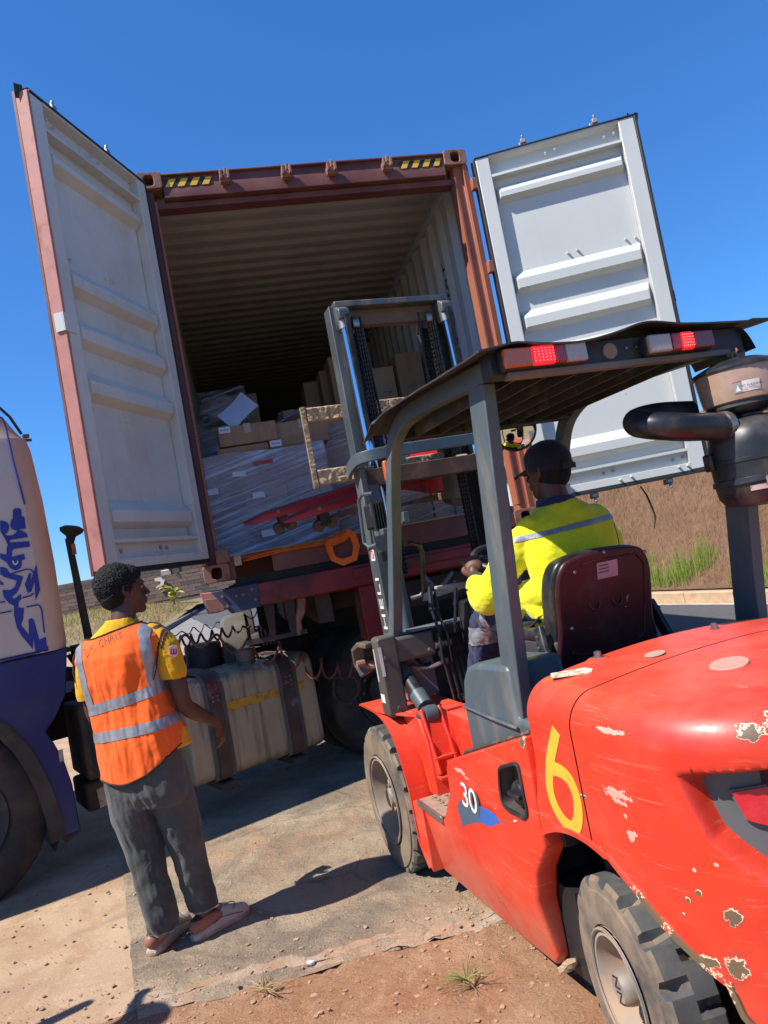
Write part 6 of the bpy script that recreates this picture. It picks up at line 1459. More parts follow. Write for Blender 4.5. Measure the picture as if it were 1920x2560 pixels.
cW = Vector((-.42, -.055, 1.45)); aW = Vector((-.45, 0, 1)).normalized(); uW = aW.cross(Vector((0, 1, 0))).normalized(); vW = Vector((0, 1, 0))
q = M(); q.tube([cW + uW * .15 * cos(a) + vW * .15 * sin(a) for a in [2 * pi * k / 40 for k in range(40)]], .013, 10, closed=True); sw_ = q.obj('steering_wheel', M_plas, fk)
q = M(); q.lathe([(0, .02), (.04, .015), (.05, 0), (0, 0)], cW - aW * .03, aW, 16); q.obj('wheel_hub', M_plas, sw_)
for a in (0, 2.1, 4.2): M().tube([cW - aW * .02, cW + (uW * cos(a) + vW * sin(a)) * .145], .009, 6).obj('wheel_spoke', M_plas, sw_)
q = M(); q.prism([(-.02, .0), (.02, .006), (.16, .014), (.16, -.002), (.0, -.022)], 'y', -.012, .012, Matrix.Translation((-.30, .13, 1.36)) @ Matrix.Rotation(radians(100), 4, 'Z')); q.obj('direction_lever', pm('pale_lever', (.36, .35, .32), .4), fk, bevel=.004)
# --- seat
SX = -1.13
def seat_back(off):
    ctl = [(-.235, .98), (-.243, 1.08), (-.225, 1.18), (-.225, 1.28), (-.222, 1.36), (-.20, 1.42), (-.15, 1.45), (0, 1.462), (.15, 1.45), (.20, 1.42), (.222, 1.36), (.225, 1.28), (.225, 1.18), (.243, 1.08), (.235, .98), (.15, .945), (-.15, .945)]
    return subdiv(ctl + [ctl[0]], 3)[:-1]
sb = [Vector((v_.x * .93, v_.y - .02)) for v_ in seat_back(0)]; YC = .0
def lean(x, z): return x - (z - 1.0) * .22
for (nm, xa, xb, sc, mt, bv) in (('seat_shell', -.035, -.060, 1.0, pm('seat_shell_maroon', (.055, .008, .010), .42, 0, var=.3, vscale=2, dirt=(.12, .05, .045), damt=.35, dscale=7, chips=(.4, .3, .28), clo=.70, chi=.71, cscale=18, bstr=.08), .012), ('seat_cushion', .05, -.034, 1.03, M_plas, .022)):
    m_ = M(); P_ = [(p.x * sc, 1.23 + (p.y - 1.23) * sc) for p in sb]; n_ = len(P_)
    m_.v += [Vector((lean(SX + xa, z), YC + y, z)) for y, z in P_] + [Vector((lean(SX + xb, z), YC + y, z)) for y, z in P_]
    m_.f += [tuple(range(n_)), tuple(range(2 * n_ - 1, n_ - 1, -1))] + [(i, (i + 1) % n_, n_ + (i + 1) % n_, n_ + i) for i in range(n_)]
    m_.obj(nm, mt, fk, bevel=bv, seg=3)
def seat_pt(y, z, e=0): return (lean(SX - .061 - e, z), YC + y, z)
q = M(); q.tube([seat_pt(y, z, .001) for y, z in ((-.17, 1.12), (-.175, 1.36), (-.14, 1.40), (.05, 1.405), (.10, 1.40))], .004, 6); q.tube([seat_pt(y, z, .001) for y, z in ((-.17, 1.2), (-.16, 1.10), (-.12, 1.075), (.12, 1.07), (.165, 1.09))], .006, 6); q.obj('pressed_rib', MATS['seat_shell_maroon'], fk)
for y in (-.045, .055):
    q = M(); q.tube([(lean(SX - .062, 1.25) + .0, YC + y + .022 * cos(a), 1.25 + .022 * sin(a)) for a in [2 * pi * k / 20 for k in range(20)]], .003, 5, closed=True); q.obj('pressed_ring', MATS['seat_shell_maroon'], fk)
for (y, z) in ((.0, 1.43), (.13, 1.38), (.16, 1.18), (-.18, 1.40), (-.12, 1.05), (.08, 1.03), (-.2, 1.06)): M().lathe([(0, .006), (.006, .004), (.008, 0), (0, 0)], seat_pt(y, z), (-1, 0, 0), 8).obj('seat_bolt', M_steel, fk)
q = M(); q.add([seat_pt(y, z, .002) for y, z in ((-.055, 1.335), (.035, 1.335), (.035, 1.395), (-.055, 1.395))] + [seat_pt(y, z, .0) for y, z in ((-.055, 1.335), (.035, 1.335), (.035, 1.395), (-.055, 1.395))], [(0, 1, 2, 3), (7, 6, 5, 4), (0, 4, 5, 1), (1, 5, 6, 2), (2, 6, 7, 3), (3, 7, 4, 0)])
ql = q.obj('seat_label', pm('seat_label_pink', (.50, .27, .30), .6), fk, smooth=0)
for k in range(3): M().add([seat_pt(y, z, .0035) for y, z in ((-.015, 1.385 - .012 * k), (.028, 1.385 - .012 * k), (.028, 1.381 - .012 * k), (-.015, 1.381 - .012 * k))], [(0, 1, 2, 3)]).obj('print', M_dkink, ql, recalc=False, smooth=0)
M().prism([(-.70, 1.14), (-.70, 1.19), (-1.12, 1.18), (-1.16, 1.13)], 'y', YC - .23, YC + .23).obj('seat_cushion', M_plas, fk, bevel=.03, seg=4)
for s_ in (1, -1):
    q = M(); q.tube([(SX - .02, YC + s_ * .25, 1.20), (SX - .05, YC + s_ * .262, 1.12), (SX - .09, YC + s_ * .262, 1.05), (SX - .13, YC + s_ * .255, .995)], 1, sec=[(-.03, -.012), (.025, -.012), (.025, .012), (-.03, .012)], up=(0, 1, 0)); q.obj('hip_bracket', M_plas, fk, bevel=.008, seg=3)
    for z in (1.17, 1.13): M().lathe([(0, .004), (.005, .003), (.006, 0), (0, 0)], (SX - .045, YC + s_ * .276, z), (0, s_, 0), 8).obj('seat_bolt', M_steel, fk)
M().box(-1.20, -.8, -.22, .22, .95, 1.14).obj('seat_base', pm('seat_base', (.05, .045, .045), .6), fk, bevel=.01)
# --- mast
MYC = -.07
M_mast = M_lg
def chan(y, x0, x1, z0, z1, web, name, mat, sd):
    """channel rail opening inwards"""
    q = M(); t = .014
    q.prism([(x0, y), (x1, y), (x1, y - sd * web), (x1 - t, y - sd * web), (x1 - t, y - sd * t), (x0 + t, y - sd * t), (x0 + t, y - sd * web), (x0, y - sd * web)], 'z', z0, z1)
    return q.obj(name, mat, fk, bevel=.003)
M_rail = pm('mast_rail', (.085, .10, .105), .4, .3, var=.15, vscale=4, dirt=(.30, .22, .14), damt=.6, dscale=9, dstretch=(1, 1, .12), chips=(.3, .16, .08), clo=.68, chi=.7, cscale=10, bstr=.1)
M_railb = pm('mast_rail_inner_black', (.012, .011, .010), .45, .2, var=.3, dirt=(.12, .08, .05), damt=.4, dscale=12, bstr=.2)
for sd in (1, -1):
    Y0 = MYC + sd * .425
    chan(Y0, .26, .40, .12, 2.06, .085, 'outer_mast_rail', M_rail, sd)
    chan(MYC + sd * .385, .42, .53, .9, 3.04, .06, 'inner_mast_rail', M_rail, sd)
    M().box(.30, .42, min(MYC + sd * .31, MYC + sd * .335), max(MYC + sd * .31, MYC + sd * .335), .9, 2.95).obj('inner_web', M_railb, fk)
    # chrome lift ram and its barrel
    yc = MYC + sd * .325
    q = M(); q.cyl((.29, yc, 1.55), (.37, yc, 2.92), .0285, n=24); q.obj('lift_ram', M_chr, fk, smooth=60)
    q = M(); q.cyl((.25, yc, .35), (.29, yc, 1.56), .040, n=24); q.obj('lift_cylinder', M_lg, fk)
    q = M(); q.cyl((.37, yc, 2.88), (.375, yc, 2.955), .037, n=20); q.obj('ram_collar', M_steel, fk)
    q = M(); q.prism([(.33, 2.93), (.33, 2.99), (.42, 3.04), (.52, 3.04), (.52, 2.96), (.44, 2.93), (.42, 2.88), (.40, 2.93)], 'y', yc - .035, yc + .035); q.obj('ram_bracket', M_rail, fk, bevel=.008)
q = M(); q.box(.38, .55, MYC - .36, MYC + .36, 3.02, 3.055); q.obj('top_crossbar', M_rail, fk, bevel=.005)
M().box(.46, .52, MYC - .38, MYC + .38, 2.93, 3.02).obj('top_crossmember', pm('rust_crossmember', (.16, .09, .06), .7, dirt=(.3, .17, .1), damt=.5, dscale=5), fk)
# outer mast upper bow
bow = [(.34, .40, 2.03), (.30, .405, 2.06), (.20, .385, 2.095), (.13, .33, 2.10), (.11, .20, 2.105), (.11, -.1, 2.11), (.11, -.34, 2.11), (.13, -.46, 2.10), (.20, -.52, 2.09), (.34, -.54, 2.05)]
q = M(); q.tube([tuple(v) for v in subdiv(bow, 4)], 1, sec=[(-.012, -.032), (.012, -.032), (.012, .032), (-.012, .032)], up=(0, 0, 1)); q.obj('mast_bow', M_lg, fk, bevel=.004)
q = M(); q.prism([(.24, 2.06), (.36, 2.06), (.36, 1.60), (.27, 1.63)], 'y', MYC + .405, MYC + .44); q.obj('mast_gusset', M_lg, fk, bevel=.004)
q = M(); q.prism([(.235, 1.90), (.31, 1.90), (.31, 1.60), (.255, 1.64)], 'y', MYC - .44, MYC - .405); q.obj('mast_gusset', M_lg, fk, bevel=.004)
M().box(.26, .36, MYC - .40, MYC + .40, 1.95, 2.045).obj('mast_crossmember', pm('rust_crossmember_low', (.09, .05, .035), .7, dirt=(.25, .16, .1), damt=.5, dscale=6), fk, bevel=.004)
M().box(.28, .38, MYC - .40, MYC + .40, .95, 1.05).obj('mast_crossmember', M_lblk, fk, bevel=.004)
# lettering on the rear face of the left outer rail
txt_y = MYC + .425 - .043
text_obj('mast_lettering', 'HELI', .082, M_label, fk, (.325, MYC + .4265, 1.30), (0, 0, 1), (1, 0, 0), sx=1.75, sy=1.15, extrude=.0008, space=1.12)
for (z0, z1) in ((1.54, 1.66), ): 
    lb = M().box(.29, .36, MYC + .4253, MYC + .4275, z0, z1).obj('warning_label', M_label, fk, smooth=0)
    for zz in (z0 + .035, z0 + .085):
        q = M(); q.tube([(.325 + .024 * cos(a), MYC + .4285, zz + .020 * sin(a)) for a in [2 * pi * k / 16 for k in range(16)]], .0028, 4, closed=True); q.tube([(.308, MYC + .4285, zz - .014), (.342, MYC + .4285, zz + .014)], .0028, 4); q.obj('prohibition_sign', pm('sign_red', (.6, .02, .03), .5) if 'sign_red' not in MATS else MATS['sign_red'], lb)
M().box(.29, .32, MYC + .4255, MYC + .4275, 1.80, 1.87).obj('small_label', M_label, fk, smooth=0)
# chains: real side plates and rollers
link = M(); link.prism([(.012 * cos(a) * .55, .021 * sin(a) if abs(sin(a)) > .5 else .021 * sin(a) * .8) for a in [2 * pi * k / 8 for k in range(8)]], 'x', -.013, -.009); lm = link
def chain(x, y, z0, z1, rz=0, x1=None):
    n_ = int((z1 - z0) / .026); c_ = bpy.data.objects.new('lift_chain', None); C.objects.link(c_); c_.parent = fk; c_.location = (x, y, z0)
    L2 = M()
    for s in (-.014, -.004, .006): L2.prism([(.008 * cos(a), .017 * sin(a)) for a in [2 * pi * k / 8 for k in range(8)]], 'y', s, s + .006, Matrix.Identity(4))
    L2.cyl((0, -.017, .012), (0, .017, .012), .006, n=8); me = L2.mesh('chain_link', M_grease, 30)
    dx = ((x1 - x) / n_) if x1 is not None else 0
    for k in range(n_): dupm(me, 'chain_link', c_, (dx * k + (.002 if k % 2 else 0), 0, k * .026), (0, 0, 0), (1.9, 1.5, 1.0))
for sd in (1, -1):
    chain(.40, MYC + sd * .235, 1.45, 2.93); chain(.52, MYC + sd * .235, 2.02, 2.93)
    q = M(); q.lathe([(0, -.018), (.05, -.018), (.05, .018), (0, .018)], (.46, MYC + sd * .235, 2.93), (0, 1, 0), 20); q.obj('chain_wheel', M_steel, fk)
    q = M(); q.tube([(.46, MYC + sd * .19, 2.98), (.47, MYC + sd * .175, 2.6), (.45, MYC + sd * .17, 2.2)], .008, 6); q.obj('hydraulic_hose', M_lblk, fk)
q = M(); q.tube([(.45, MYC - .17, 2.35), (.42, MYC - .19, 2.45), (.43, MYC - .23, 2.50), (.45, MYC - .26, 2.48)], .010, 8); q.obj('bent_pipe', M_steel, fk)
q = M(); q.cyl((.36, MYC - .27, 2.02), (.36, MYC - .21, 2.02), .045, n=18); q.obj('guide_roller', pm('roller_tan', (.30, .20, .12), .6), fk)
# grab handle, work lamp, amber lamp on the left pillar
q = M(); q.tube([(-.30, .50, 1.86), (-.20, .52, 1.87), (-.16, .53, 1.85), (-.12, .53, 1.64), (-.16, .52, 1.615), (-.22, .50, 1.62)], .009, 8); q.obj('grab_handle', M_lg, fk)
q = M(); q.tube([(-.36, .39, 1.60), (-.36, .34, 1.58), (-.34, .325, 1.54), (-.27, .325, 1.37), (-.27, .345, 1.34), (-.25, .39, 1.335)], .012, 8); q.obj('grab_handle', M_plas, fk)
q = M(); q.box(-.10, .02, .40, .46, 1.70, 1.83); q.obj('work_lamp', M_lblk, fk, bevel=.012)
for k in range(5): M().box(-.135, -.10, .395 + .014 * k, .402 + .014 * k, 1.695, 1.835).obj('lamp_fin', M_lblk, fk)
M().box(-.20, -.06, .42, .45, 1.66, 1.69).obj('lamp_bracket', M_lg, fk, bevel=.003)
q = M(); q.box(-.14, -.10, .30, .36, 1.92, 2.03); q.obj('indicator_lamp', L_am, fk, bevel=.012, seg=3)
M().box(-.12, -.05, .27, .30, 1.70, 1.76).obj('mirror_bracket', M_lg, fk, bevel=.003)
q = M(); q.box(-.05, .0, .40, .43, 1.53, 1.58); q.tube([(-.02, .41, 1.56), (.1, .40, 1.60), (.25, .38, 1.62)], .01, 6); q.obj('cable_clamp', M_lblk, fk)
# mirrors
m, nt, b, V = base_mat('mirror_glass', .02, 1.0); b.inputs['Base Color'].default_value = (.85, .86, .86, 1)
M_mir = m
cm = Vector((-.46, -.225, 2.045)); am = Vector((-1, .25, -.15)).normalized()
q = M(); q.lathe([(0, .022), (.03, .0205), (.06, .016), (.085, .009), (.100, .0), (0, 0)], cm, am, 40); mi = q.obj('mirror', M_mir, fk, smooth=80)
q = M(); q.lathe([(.098, .004), (.106, .002), (.108, -.012), (.06, -.02), (0, -.02), (0, -.01), (.098, -.002)], cm, am, 40); q.obj('mirror_rim', M_plas, fk)
q = M(); q.lathe([(0, .03), (.03, .028), (.05, .0), (0, 0)], (-.44, -.43, 1.90), am, 20); q.obj('rear_reflector', M_refl, fk); q = M(); q.tube([(-.44, -.43, 1.9), (-.42, -.44, 1.8), (-.44, -.45, 1.72)], .008, 6); q.obj('mirror_arm', M_plas, fk)
q = M(); q.box(-.50, -.46, -.44, -.41, 1.66, 1.74); q.box(-.53, -.49, -.43, -.37, 1.69, 1.70); q.obj('pillar_clamp', M_steel, fk)
# --- carriage, muddy
for (z0, z1) in ((2.415, 2.50), (2.035, 2.125)):
    q = M()
    def slab(u, v, z0=z0, z1=z1):
        y = MYC - .58 + 1.16 * u; z = z0 + (z1 - z0) * v; d = (.004 + .011 * abs(fbm((y * 22, z * 22, z0), 1.0, 5))) if 0 < v < 1 else 0
        return (.60 - d, y, z)
    q.grid(slab, 150, 14); q.add([(.602, MYC - .58, z0), (.602, MYC + .58, z0), (.602, MYC + .58, z1), (.602, MYC - .58, z1), (.64, MYC - .58, z0), (.64, MYC + .58, z0), (.64, MYC + .58, z1), (.64, MYC - .58, z1)], [(4, 5, 6, 7), (0, 1, 5, 4), (2, 3, 7, 6), (0, 4, 7, 3), (1, 2, 6, 5)]); q.obj('carriage_bar', M_mud, fk, smooth=30)
for y in (MYC + .60, MYC - .60):
    q = M(); q.grid(lambda u, v: (.60 - .006 * abs(fbm((v * 20, u * 9, 1), 1, 4)), y - .014 + .028 * u, 2.02 + .49 * v), 3, 60); q.box(.603, .64, y - .014, y + .014, 2.02, 2.51); q.obj('side_plate', M_mud, fk)
for y in (.27, -.27):
    q = M(); q.box(.57, .60, MYC + y - .02, MYC + y + .02, 1.98, 2.54); q.obj('carriage_plate', M_mud, fk)
    q = M(); q.cyl((.56, MYC + y * 1.2, 2.45), (.60, MYC + y * 1.2, 2.56), .03, .012, n=8); q.obj('carriage_lug', M_mud, fk)
# forks: tilted a little back, tapering to the tips
M_fork = pm('fork_steel', (.20, .13, .085), .55, .5, var=.25, vscale=6, dirt=(.40, .29, .18), damt=.6, dscale=6, dlo=.4, dhi=.7, bstr=.3)
for y in (.285, -.285):
    Y = MYC + y; q = M()
    q.add([(.645, Y - .05, 2.51), (.645, Y + .05, 2.51), (.685, Y - .05, 2.51), (.685, Y + .05, 2.51), (.645, Y - .05, 1.83), (.645, Y + .05, 1.83), (.685, Y - .05, 1.885), (.685, Y + .05, 1.885),
           (1.70, Y - .035, 1.905), (1.70, Y + .035, 1.905), (1.70, Y - .035, 1.918), (1.70, Y + .035, 1.918)],
          [(0, 1, 3, 2), (0, 4, 5, 1), (2, 3, 7, 6), (0, 2, 6, 4), (1, 5, 7, 3), (4, 8, 9, 5), (6, 7, 11, 10), (4, 6, 10, 8), (5, 9, 11, 7), (8, 10, 11, 9)])
    q.obj('fork', M_fork, fk, bevel=.004)
# --- air cleaner on the right rear pillar
ax_, ay_ = -1.63, -.425
q = M(); q.lathe([(0, 2.028), (.03, 2.026), (.08, 2.017), (.125, 2.000), (.142, 1.992), (.143, 1.982), (.10, 1.982), (0, 1.985)], (ax_, ay_, -.02), (0, 0, 1), 40); q.obj('precleaner_lid', M_plas, fk)
m, nt, b, V = base_mat('dusty_bowl', .25, 0, .5); n0 = noise_t(nt, V, 4, 5, .6, .35, .7); c = mixc(nt, n0, (.42, .27, .18), (.26, .17, .12)); nt.links.new(c, b.inputs['Base Color']); b.inputs['Coat Weight'].default_value = .6
q = M(); q.lathe([(.0, 1.975), (.132, 1.975), (.137, 1.965), (.126, 1.865), (.10, 1.855), (0, 1.855)], (ax_, ay_, -.01), (0, 0, 1), 40); q.obj('dust_bowl', m, fk)
q = M(); q.lathe([(0, 1.862), (.118, 1.862), (.120, 1.846), (.095, 1.825), (.055, 1.82), (.055, 1.77), (0, 1.77)], (ax_, ay_, -.01), (0, 0, 1), 32); q.obj('bowl_base', M_plas, fk)
q = M(); q.box(-.004, .004, -.004, .004, 0, .03); q.obox((-.018, 0, .024), (.022, .004, .014), Matrix.Rotation(.6, 3, 'Y')); q.obox((.018, 0, .024), (.022, .004, .014), Matrix.Rotation(-.6, 3, 'Y')); o_ = q.obj('wing_nut', M_cast, fk, bevel=.002); o_.location = (ax_, ay_, 2.005)
# label with triangle and tiny print on the bowl
aL = math.atan2(1.0, -.95)
def bowlpt(a, z, e): r = .137 - .011 * (1.965 - z) / .1 + e; return (ax_ + r * cos(a), ay_ + r * sin(a), z - .01)
q = M(); q.grid(lambda u, v: bowlpt(aL + .50 - .62 * u, 1.885 + .035 * v, .0012), 8, 1); lb = q.obj('bowl_label', M_label, fk, recalc=False, smooth=0)
q = M(); q.grid(lambda u, v: bowlpt(aL - .12 + .20 * u, 1.885 + .035 * v, .0018), 4, 1); q.obj('label_field', pm('label_grey', (.28, .30, .31), .5), lb, recalc=False, smooth=0)
q = M(); q.add([bowlpt(aL - .08, 1.889, .0026), bowlpt(aL + .04, 1.889, .0026), bowlpt(aL - .02, 1.911, .0026)], [(0, 1, 2)]); q.obj('warning_triangle', M_label, lb, recalc=False, smooth=0)
Xr = Vector((-sin(aL + .29), cos(aL + .29), 0)); text_obj('label_print', 'NO WASHING', .0105, M_dkink, fk, bowlpt(aL + .29, 1.903, .0040), Xr, (0, 0, 1), extrude=.0002)
q = M(); q.grid(lambda u, v: bowlpt(aL - .12 + .2 * u, 1.919 + .0025 * v, .0022), 3, 1); q.obj('label_line', MATS['sign_red'], lb, recalc=False, smooth=0)
q = M(); q.lathe([(0, 1.80), (.06, 1.80), (.11, 1.785), (.138, 1.75), (.145, 1.71), (.147, 1.665), (.150, 1.664), (.150, 1.652), (.147, 1.65), (.146, 1.60), (.15, 1.598), (.152, 1.58), (.145, 1.578), (.14, 1.54), (.12, 1.51), (.06, 1.50), (0, 1.50)], (ax_ - .02, ay_ + .01, 0), (0, 0, 1), 44); q.obj('filter_housing', M_plas, fk, smooth=40)
q = M(); q.grid(lambda u, v: (ax_ - .02 + .1445 * cos(aL + .55 - .8 * u), ay_ + .01 + .1445 * sin(aL + .55 - .8 * u), 1.553 + .018 * v), 8, 1); q.obj('housing_label', pm('faded_label', (.42, .30, .28), .7, dirt=(.1, .08, .08), damt=.7, dscale=30, dlo=.5, dhi=.55), fk, recalc=False, smooth=0)
q = M(); q.tube([(ax_ - .02 - .11, ay_ + .10, 1.60), (ax_ - .03 - .12, ay_ + .12, 1.56), (ax_ - .14, ay_ + .115, 1.51)], .004, 5); q.obj('clip_wire', M_cast, fk)
M().box(ax_ + .02, ax_ + .06, ay_ + .13, ay_ + .165, 1.64, 1.70).obj('housing_tab', M_plas, fk, bevel=.008)
hp = [(-1.66, -.31, 1.775), (-1.665, -.23, 1.785), (-1.66, -.14, 1.795), (-1.64, -.08, 1.81), (-1.59, -.045, 1.83), (-1.53, -.06, 1.85), (-1.49, -.13, 1.865), (-1.48, -.22, 1.87), (-1.49, -.33, 1.86)]
q = M(); q.tube([tuple(v) for v in subdiv(hp, 4)], .046, 20); q.obj('intake_hose', M_plas, fk, smooth=60)
q = M(); q.lathe([(.048, -.012), (.052, -.012), (.052, .012), (.048, .012)], (-1.66, -.295, 1.777), (0, 1, .05), 24); q.obj('hose_clamp', M_steel, fk)

# ================================================================== PALLET TRUCK (lies across the forks)
PJ = thing('pallet_truck', 'red hand pallet truck carried across the forks of the forklift', 'pallet truck', tuple(FM @ Vector((1.08, .05, 2.01))), FYAW + pi / 2)
PJ.rotation_euler = (-.13, -.20, FYAW + pi / 2)
M_pj = pm('pallet_truck_red', (.34, .007, .014), .4, 0, var=.15, vscale=4, dirt=(.18, .03, .03), damt=.6, dscale=7, chips=(.16, .08, .06), clo=.70, chi=.715, cscale=14, bstr=.1)
M_pjw = pm('roller_brown', (.10, .06, .045), .6, dirt=(.2, .15, .1), damt=.5, dscale=15)
for (x, zc) in ((.17, .0), (-.21, -.0)):
    q = M(); t0 = .80 if x > 0 else .62
    sec_z = lambda y: 0
    q.add([(x - .075, t0 - .06, zc - .02), (x + .075, t0 - .06, zc - .02), (x + .05, t0 + .04, zc - .015), (x - .05, t0 + .04, zc - .015), (x - .075, t0 - .12, zc + .025), (x + .075, t0 - .12, zc + .025), (x + .045, t0 + .05, zc + .0), (x - .045, t0 + .05, zc + .0),
           (x - .08, -.30, zc - .02), (x + .08, -.30, zc - .02), (x - .08, -.30, zc + .045), (x + .08, -.30, zc + .045)],
          [(0, 3, 2, 1), (3, 7, 6, 2), (0, 8, 10, 4), (1, 5, 11, 9), (0, 4, 7, 3), (1, 2, 6, 5), (4, 10, 11, 5), (4, 5, 6, 7), (0, 1, 9, 8), (8, 9, 11, 10)])
    q.obj('fork', M_pj, PJ, bevel=.006)
    yw = t0 - .18
    for dx in (-.0,):
        q = M(); q.box(x - .045, x - .03, yw - .06, yw + .0, zc - .10, zc + .0); q.box(x + .03, x + .045, yw - .06, yw + .0, zc - .10, zc + .0); q.obj('roller_bracket', M_lblk, PJ, bevel=.004)
        for dy in (-.045, .04):
            q = M(); q.lathe([(0, -.03), (.012, -.03), (.014, -.026), (.034, -.026), (.038, -.02), (.038, .02), (.034, .026), (.014, .026), (.012, .03), (0, .03)], (x, yw - .03 + dy, zc - .10), (1, 0, 0), 20); q.obj('load_roller', M_pjw, PJ)
    M().cyl((x - .08, yw, zc + .02), (x - .095, yw, zc + .02), .012, n=8).obj('pin', M_cast, PJ)
_pj0 = set(PJ.children)
q = M(); q.prism([(-.50, -.10), (-.50, .08), (-.62, .10), (-.68, .20), (-.74, .20), (-.74, -.06), (-.60, -.12)], 'x', -.26, .24); q.obj('pump_body', M_pj, PJ, bevel=.01)
q = M(); q.box(-.14, .10, -.74, -.66, .05, .33); q.obj('battery_plate', M_pj, PJ, bevel=.01)
q = M(); q.cyl((-.02, -.80, -.10), (-.02, -.80, .22), .04, n=16); q.obj('pump', M_pj, PJ)
q = M(); q.tube([(-.02, -.80, .2), (-.05, -.82, .5), (-.06, -.84, .78)], .016, 8); q.obj('tow_bar', M_lblk, PJ)
q = M(); q.tube([(-.06, -.84, .78), (.04, -.84, .82), (.10, -.84, .92), (.04, -.84, 1.0), (-.06, -.84, 1.01), (-.16, -.84, 1.0), (-.22, -.84, .92), (-.16, -.84, .82), (-.06, -.84, .78)], .013, 8); q.obj('handle', M_plas, PJ)
for dx in (-.07, .05):
    q = M(); q.lathe([(0, -.022), (.06, -.022), (.085, -.02), (.085, .02), (.06, .022), (0, .022)], (dx, -.80, -.20), (1, 0, 0), 24); q.obj('steer_wheel', M_pjw, PJ)
q = M(); q.lathe([(0, .02), (.018, .018), (.022, 0), (.03, 0), (.03, -.01), (0, -.01)], (-.28, -.56, .02), (-1, 0, 0), 12); q.obj('pivot_nut', M_cast, PJ)
for o_ in set(PJ.children) - _pj0: o_.location.y += .20
# ================================================================== PEOPLE
def ell_ring(c, rx, ry, rot, n=20, e=2.3):
    out_ = []
    for i in range(n):
        a = 2 * pi * i / n; ca, sa = cos(a), sin(a)
        x = math.copysign(abs(ca) ** (2 / e), ca) * rx; y = math.copysign(abs(sa) ** (2 / e), sa) * ry
        out_.append(Vector((c[0] + x * cos(rot) - y * sin(rot), c[1] + x * sin(rot) + y * cos(rot), c[2])))
    return out_
def loft_z(m_, rings, rot=0, n=20, e=2.3):
    """rings: (x, y, z, rx, ry)"""
    R_ = [ell_ring(r[:3], r[3], r[4], rot, n, e) for r in rings]; b_ = len(m_.v)
    for r in R_: m_.v += r
    for k in range(len(R_) - 1):
        for i in range(n): m_.f.append((b_ + k * n + i, b_ + k * n + (i + 1) % n, b_ + (k + 1) * n + (i + 1) % n, b_ + (k + 1) * n + i))
    m_.f += [tuple(b_ + i for i in range(n - 1, -1, -1)), tuple(b_ + (len(R_) - 1) * n + i for i in range(n))]
def capsule(m_, pts, n=16):
    """tapered limb through (x,y,z,r), rounded ends"""
    P = [Vector(p[:3]) for p in pts]; r = [p[3] for p in pts]
    sub, rr = [], []
    for i in range(len(P) - 1):
        p0, p1, p2, p3 = [P[max(0, min(len(P) - 1, i + j))] for j in (-1, 0, 1, 2)]
        for k in range(5):
            t = k / 5; sub.append(.5 * ((2 * p1) + (-p0 + p2) * t + (2 * p0 - 5 * p1 + 4 * p2 - p3) * t * t + (-p0 + 3 * p1 - 3 * p2 + p3) * t ** 3)); rr.append(r[i] + (r[i + 1] - r[i]) * t)
    sub.append(P[-1]); rr.append(r[-1])
    d0 = (sub[1] - sub[0]).normalized(); d1 = (sub[-1] - sub[-2]).normalized(); a, b = [], []; ra, rb = [], []
    for k in (1.0, .86, .5): a.append(sub[0] - d0 * rr[0] * k); ra.append(rr[0] * sqrt(max(.002, 1 - k * k)))
    for k in (.5, .86, 1.0): b.append(sub[-1] + d1 * rr[-1] * k); rb.append(rr[-1] * sqrt(max(.002, 1 - k * k)))
    m_.tube(a + sub + b, ra + rr + rb, n)
def ellip(m_, c, r, B=None, n=18):
    c = Vector(c); vs = []
    for j in range(1, n // 2):
        e = -pi / 2 + pi * j / (n // 2)
        for i in range(n):
            a = 2 * pi * i / n; d = Vector((cos(a) * cos(e) * r[0], sin(a) * cos(e) * r[1], sin(e) * r[2])); vs.append(c + (B @ d if B is not None else d))
    k = n // 2 - 1; top = c + (B @ Vector((0, 0, r[2])) if B is not None else Vector((0, 0, r[2]))); bot = c - (B @ Vector((0, 0, r[2])) if B is not None else Vector((0, 0, r[2])))
    b_ = len(m_.v); m_.v += vs + [top, bot]; T_, B_ = b_ + len(vs), b_ + len(vs) + 1
    for j in range(k - 1):
        for i in range(n): m_.f.append((b_ + j * n + i, b_ + j * n + (i + 1) % n, b_ + (j + 1) * n + (i + 1) % n, b_ + (j + 1) * n + i))
    for i in range(n): m_.f.append((b_ + (k - 1) * n + i, b_ + (k - 1) * n + (i + 1) % n, T_)); m_.f.append((b_ + (i + 1) % n, b_ + i, B_))
def flesh(m_, name, mat, parent, voxel=.006, smooth=4, disp=None, keep=None, thick=0, warp=None):
    """fuse overlapping closed pieces into one skin"""
    o_ = m_.obj(name, mat, None, smooth=0)
    md = o_.modifiers.new('r', 'REMESH'); md.mode = 'VOXEL'; md.voxel_size = voxel; md.use_smooth_shade = True
    if smooth: s_ = o_.modifiers.new('s', 'SMOOTH'); s_.iterations = smooth; s_.factor = .6
    me = bake(o_, name); o_.modifiers.clear(); o_.data = me
    me.materials.clear(); me.materials.append(mat)
    if disp or warp:
        me.update(); vn = [v.normal.copy() for v in me.vertices]
        for v, n_ in zip(me.vertices, vn):
            p = v.co.copy()
            if disp: v.co = p + n_ * disp(p, n_)
            if warp: v.co = warp(v.co)
    if keep:
        bm = bmesh.new(); bm.from_mesh(me); bmesh.ops.delete(bm, geom=[f for f in bm.faces if not keep(f.calc_center_median())], context='FACES'); bm.to_mesh(me); bm.free()
    if thick: sd_ = o_.modifiers.new('t', 'SOLIDIFY'); sd_.thickness = thick; sd_.offset = -1
    me.polygons.foreach_set('use_smooth', [True] * len(me.polygons)); o_.parent = parent
    return o_
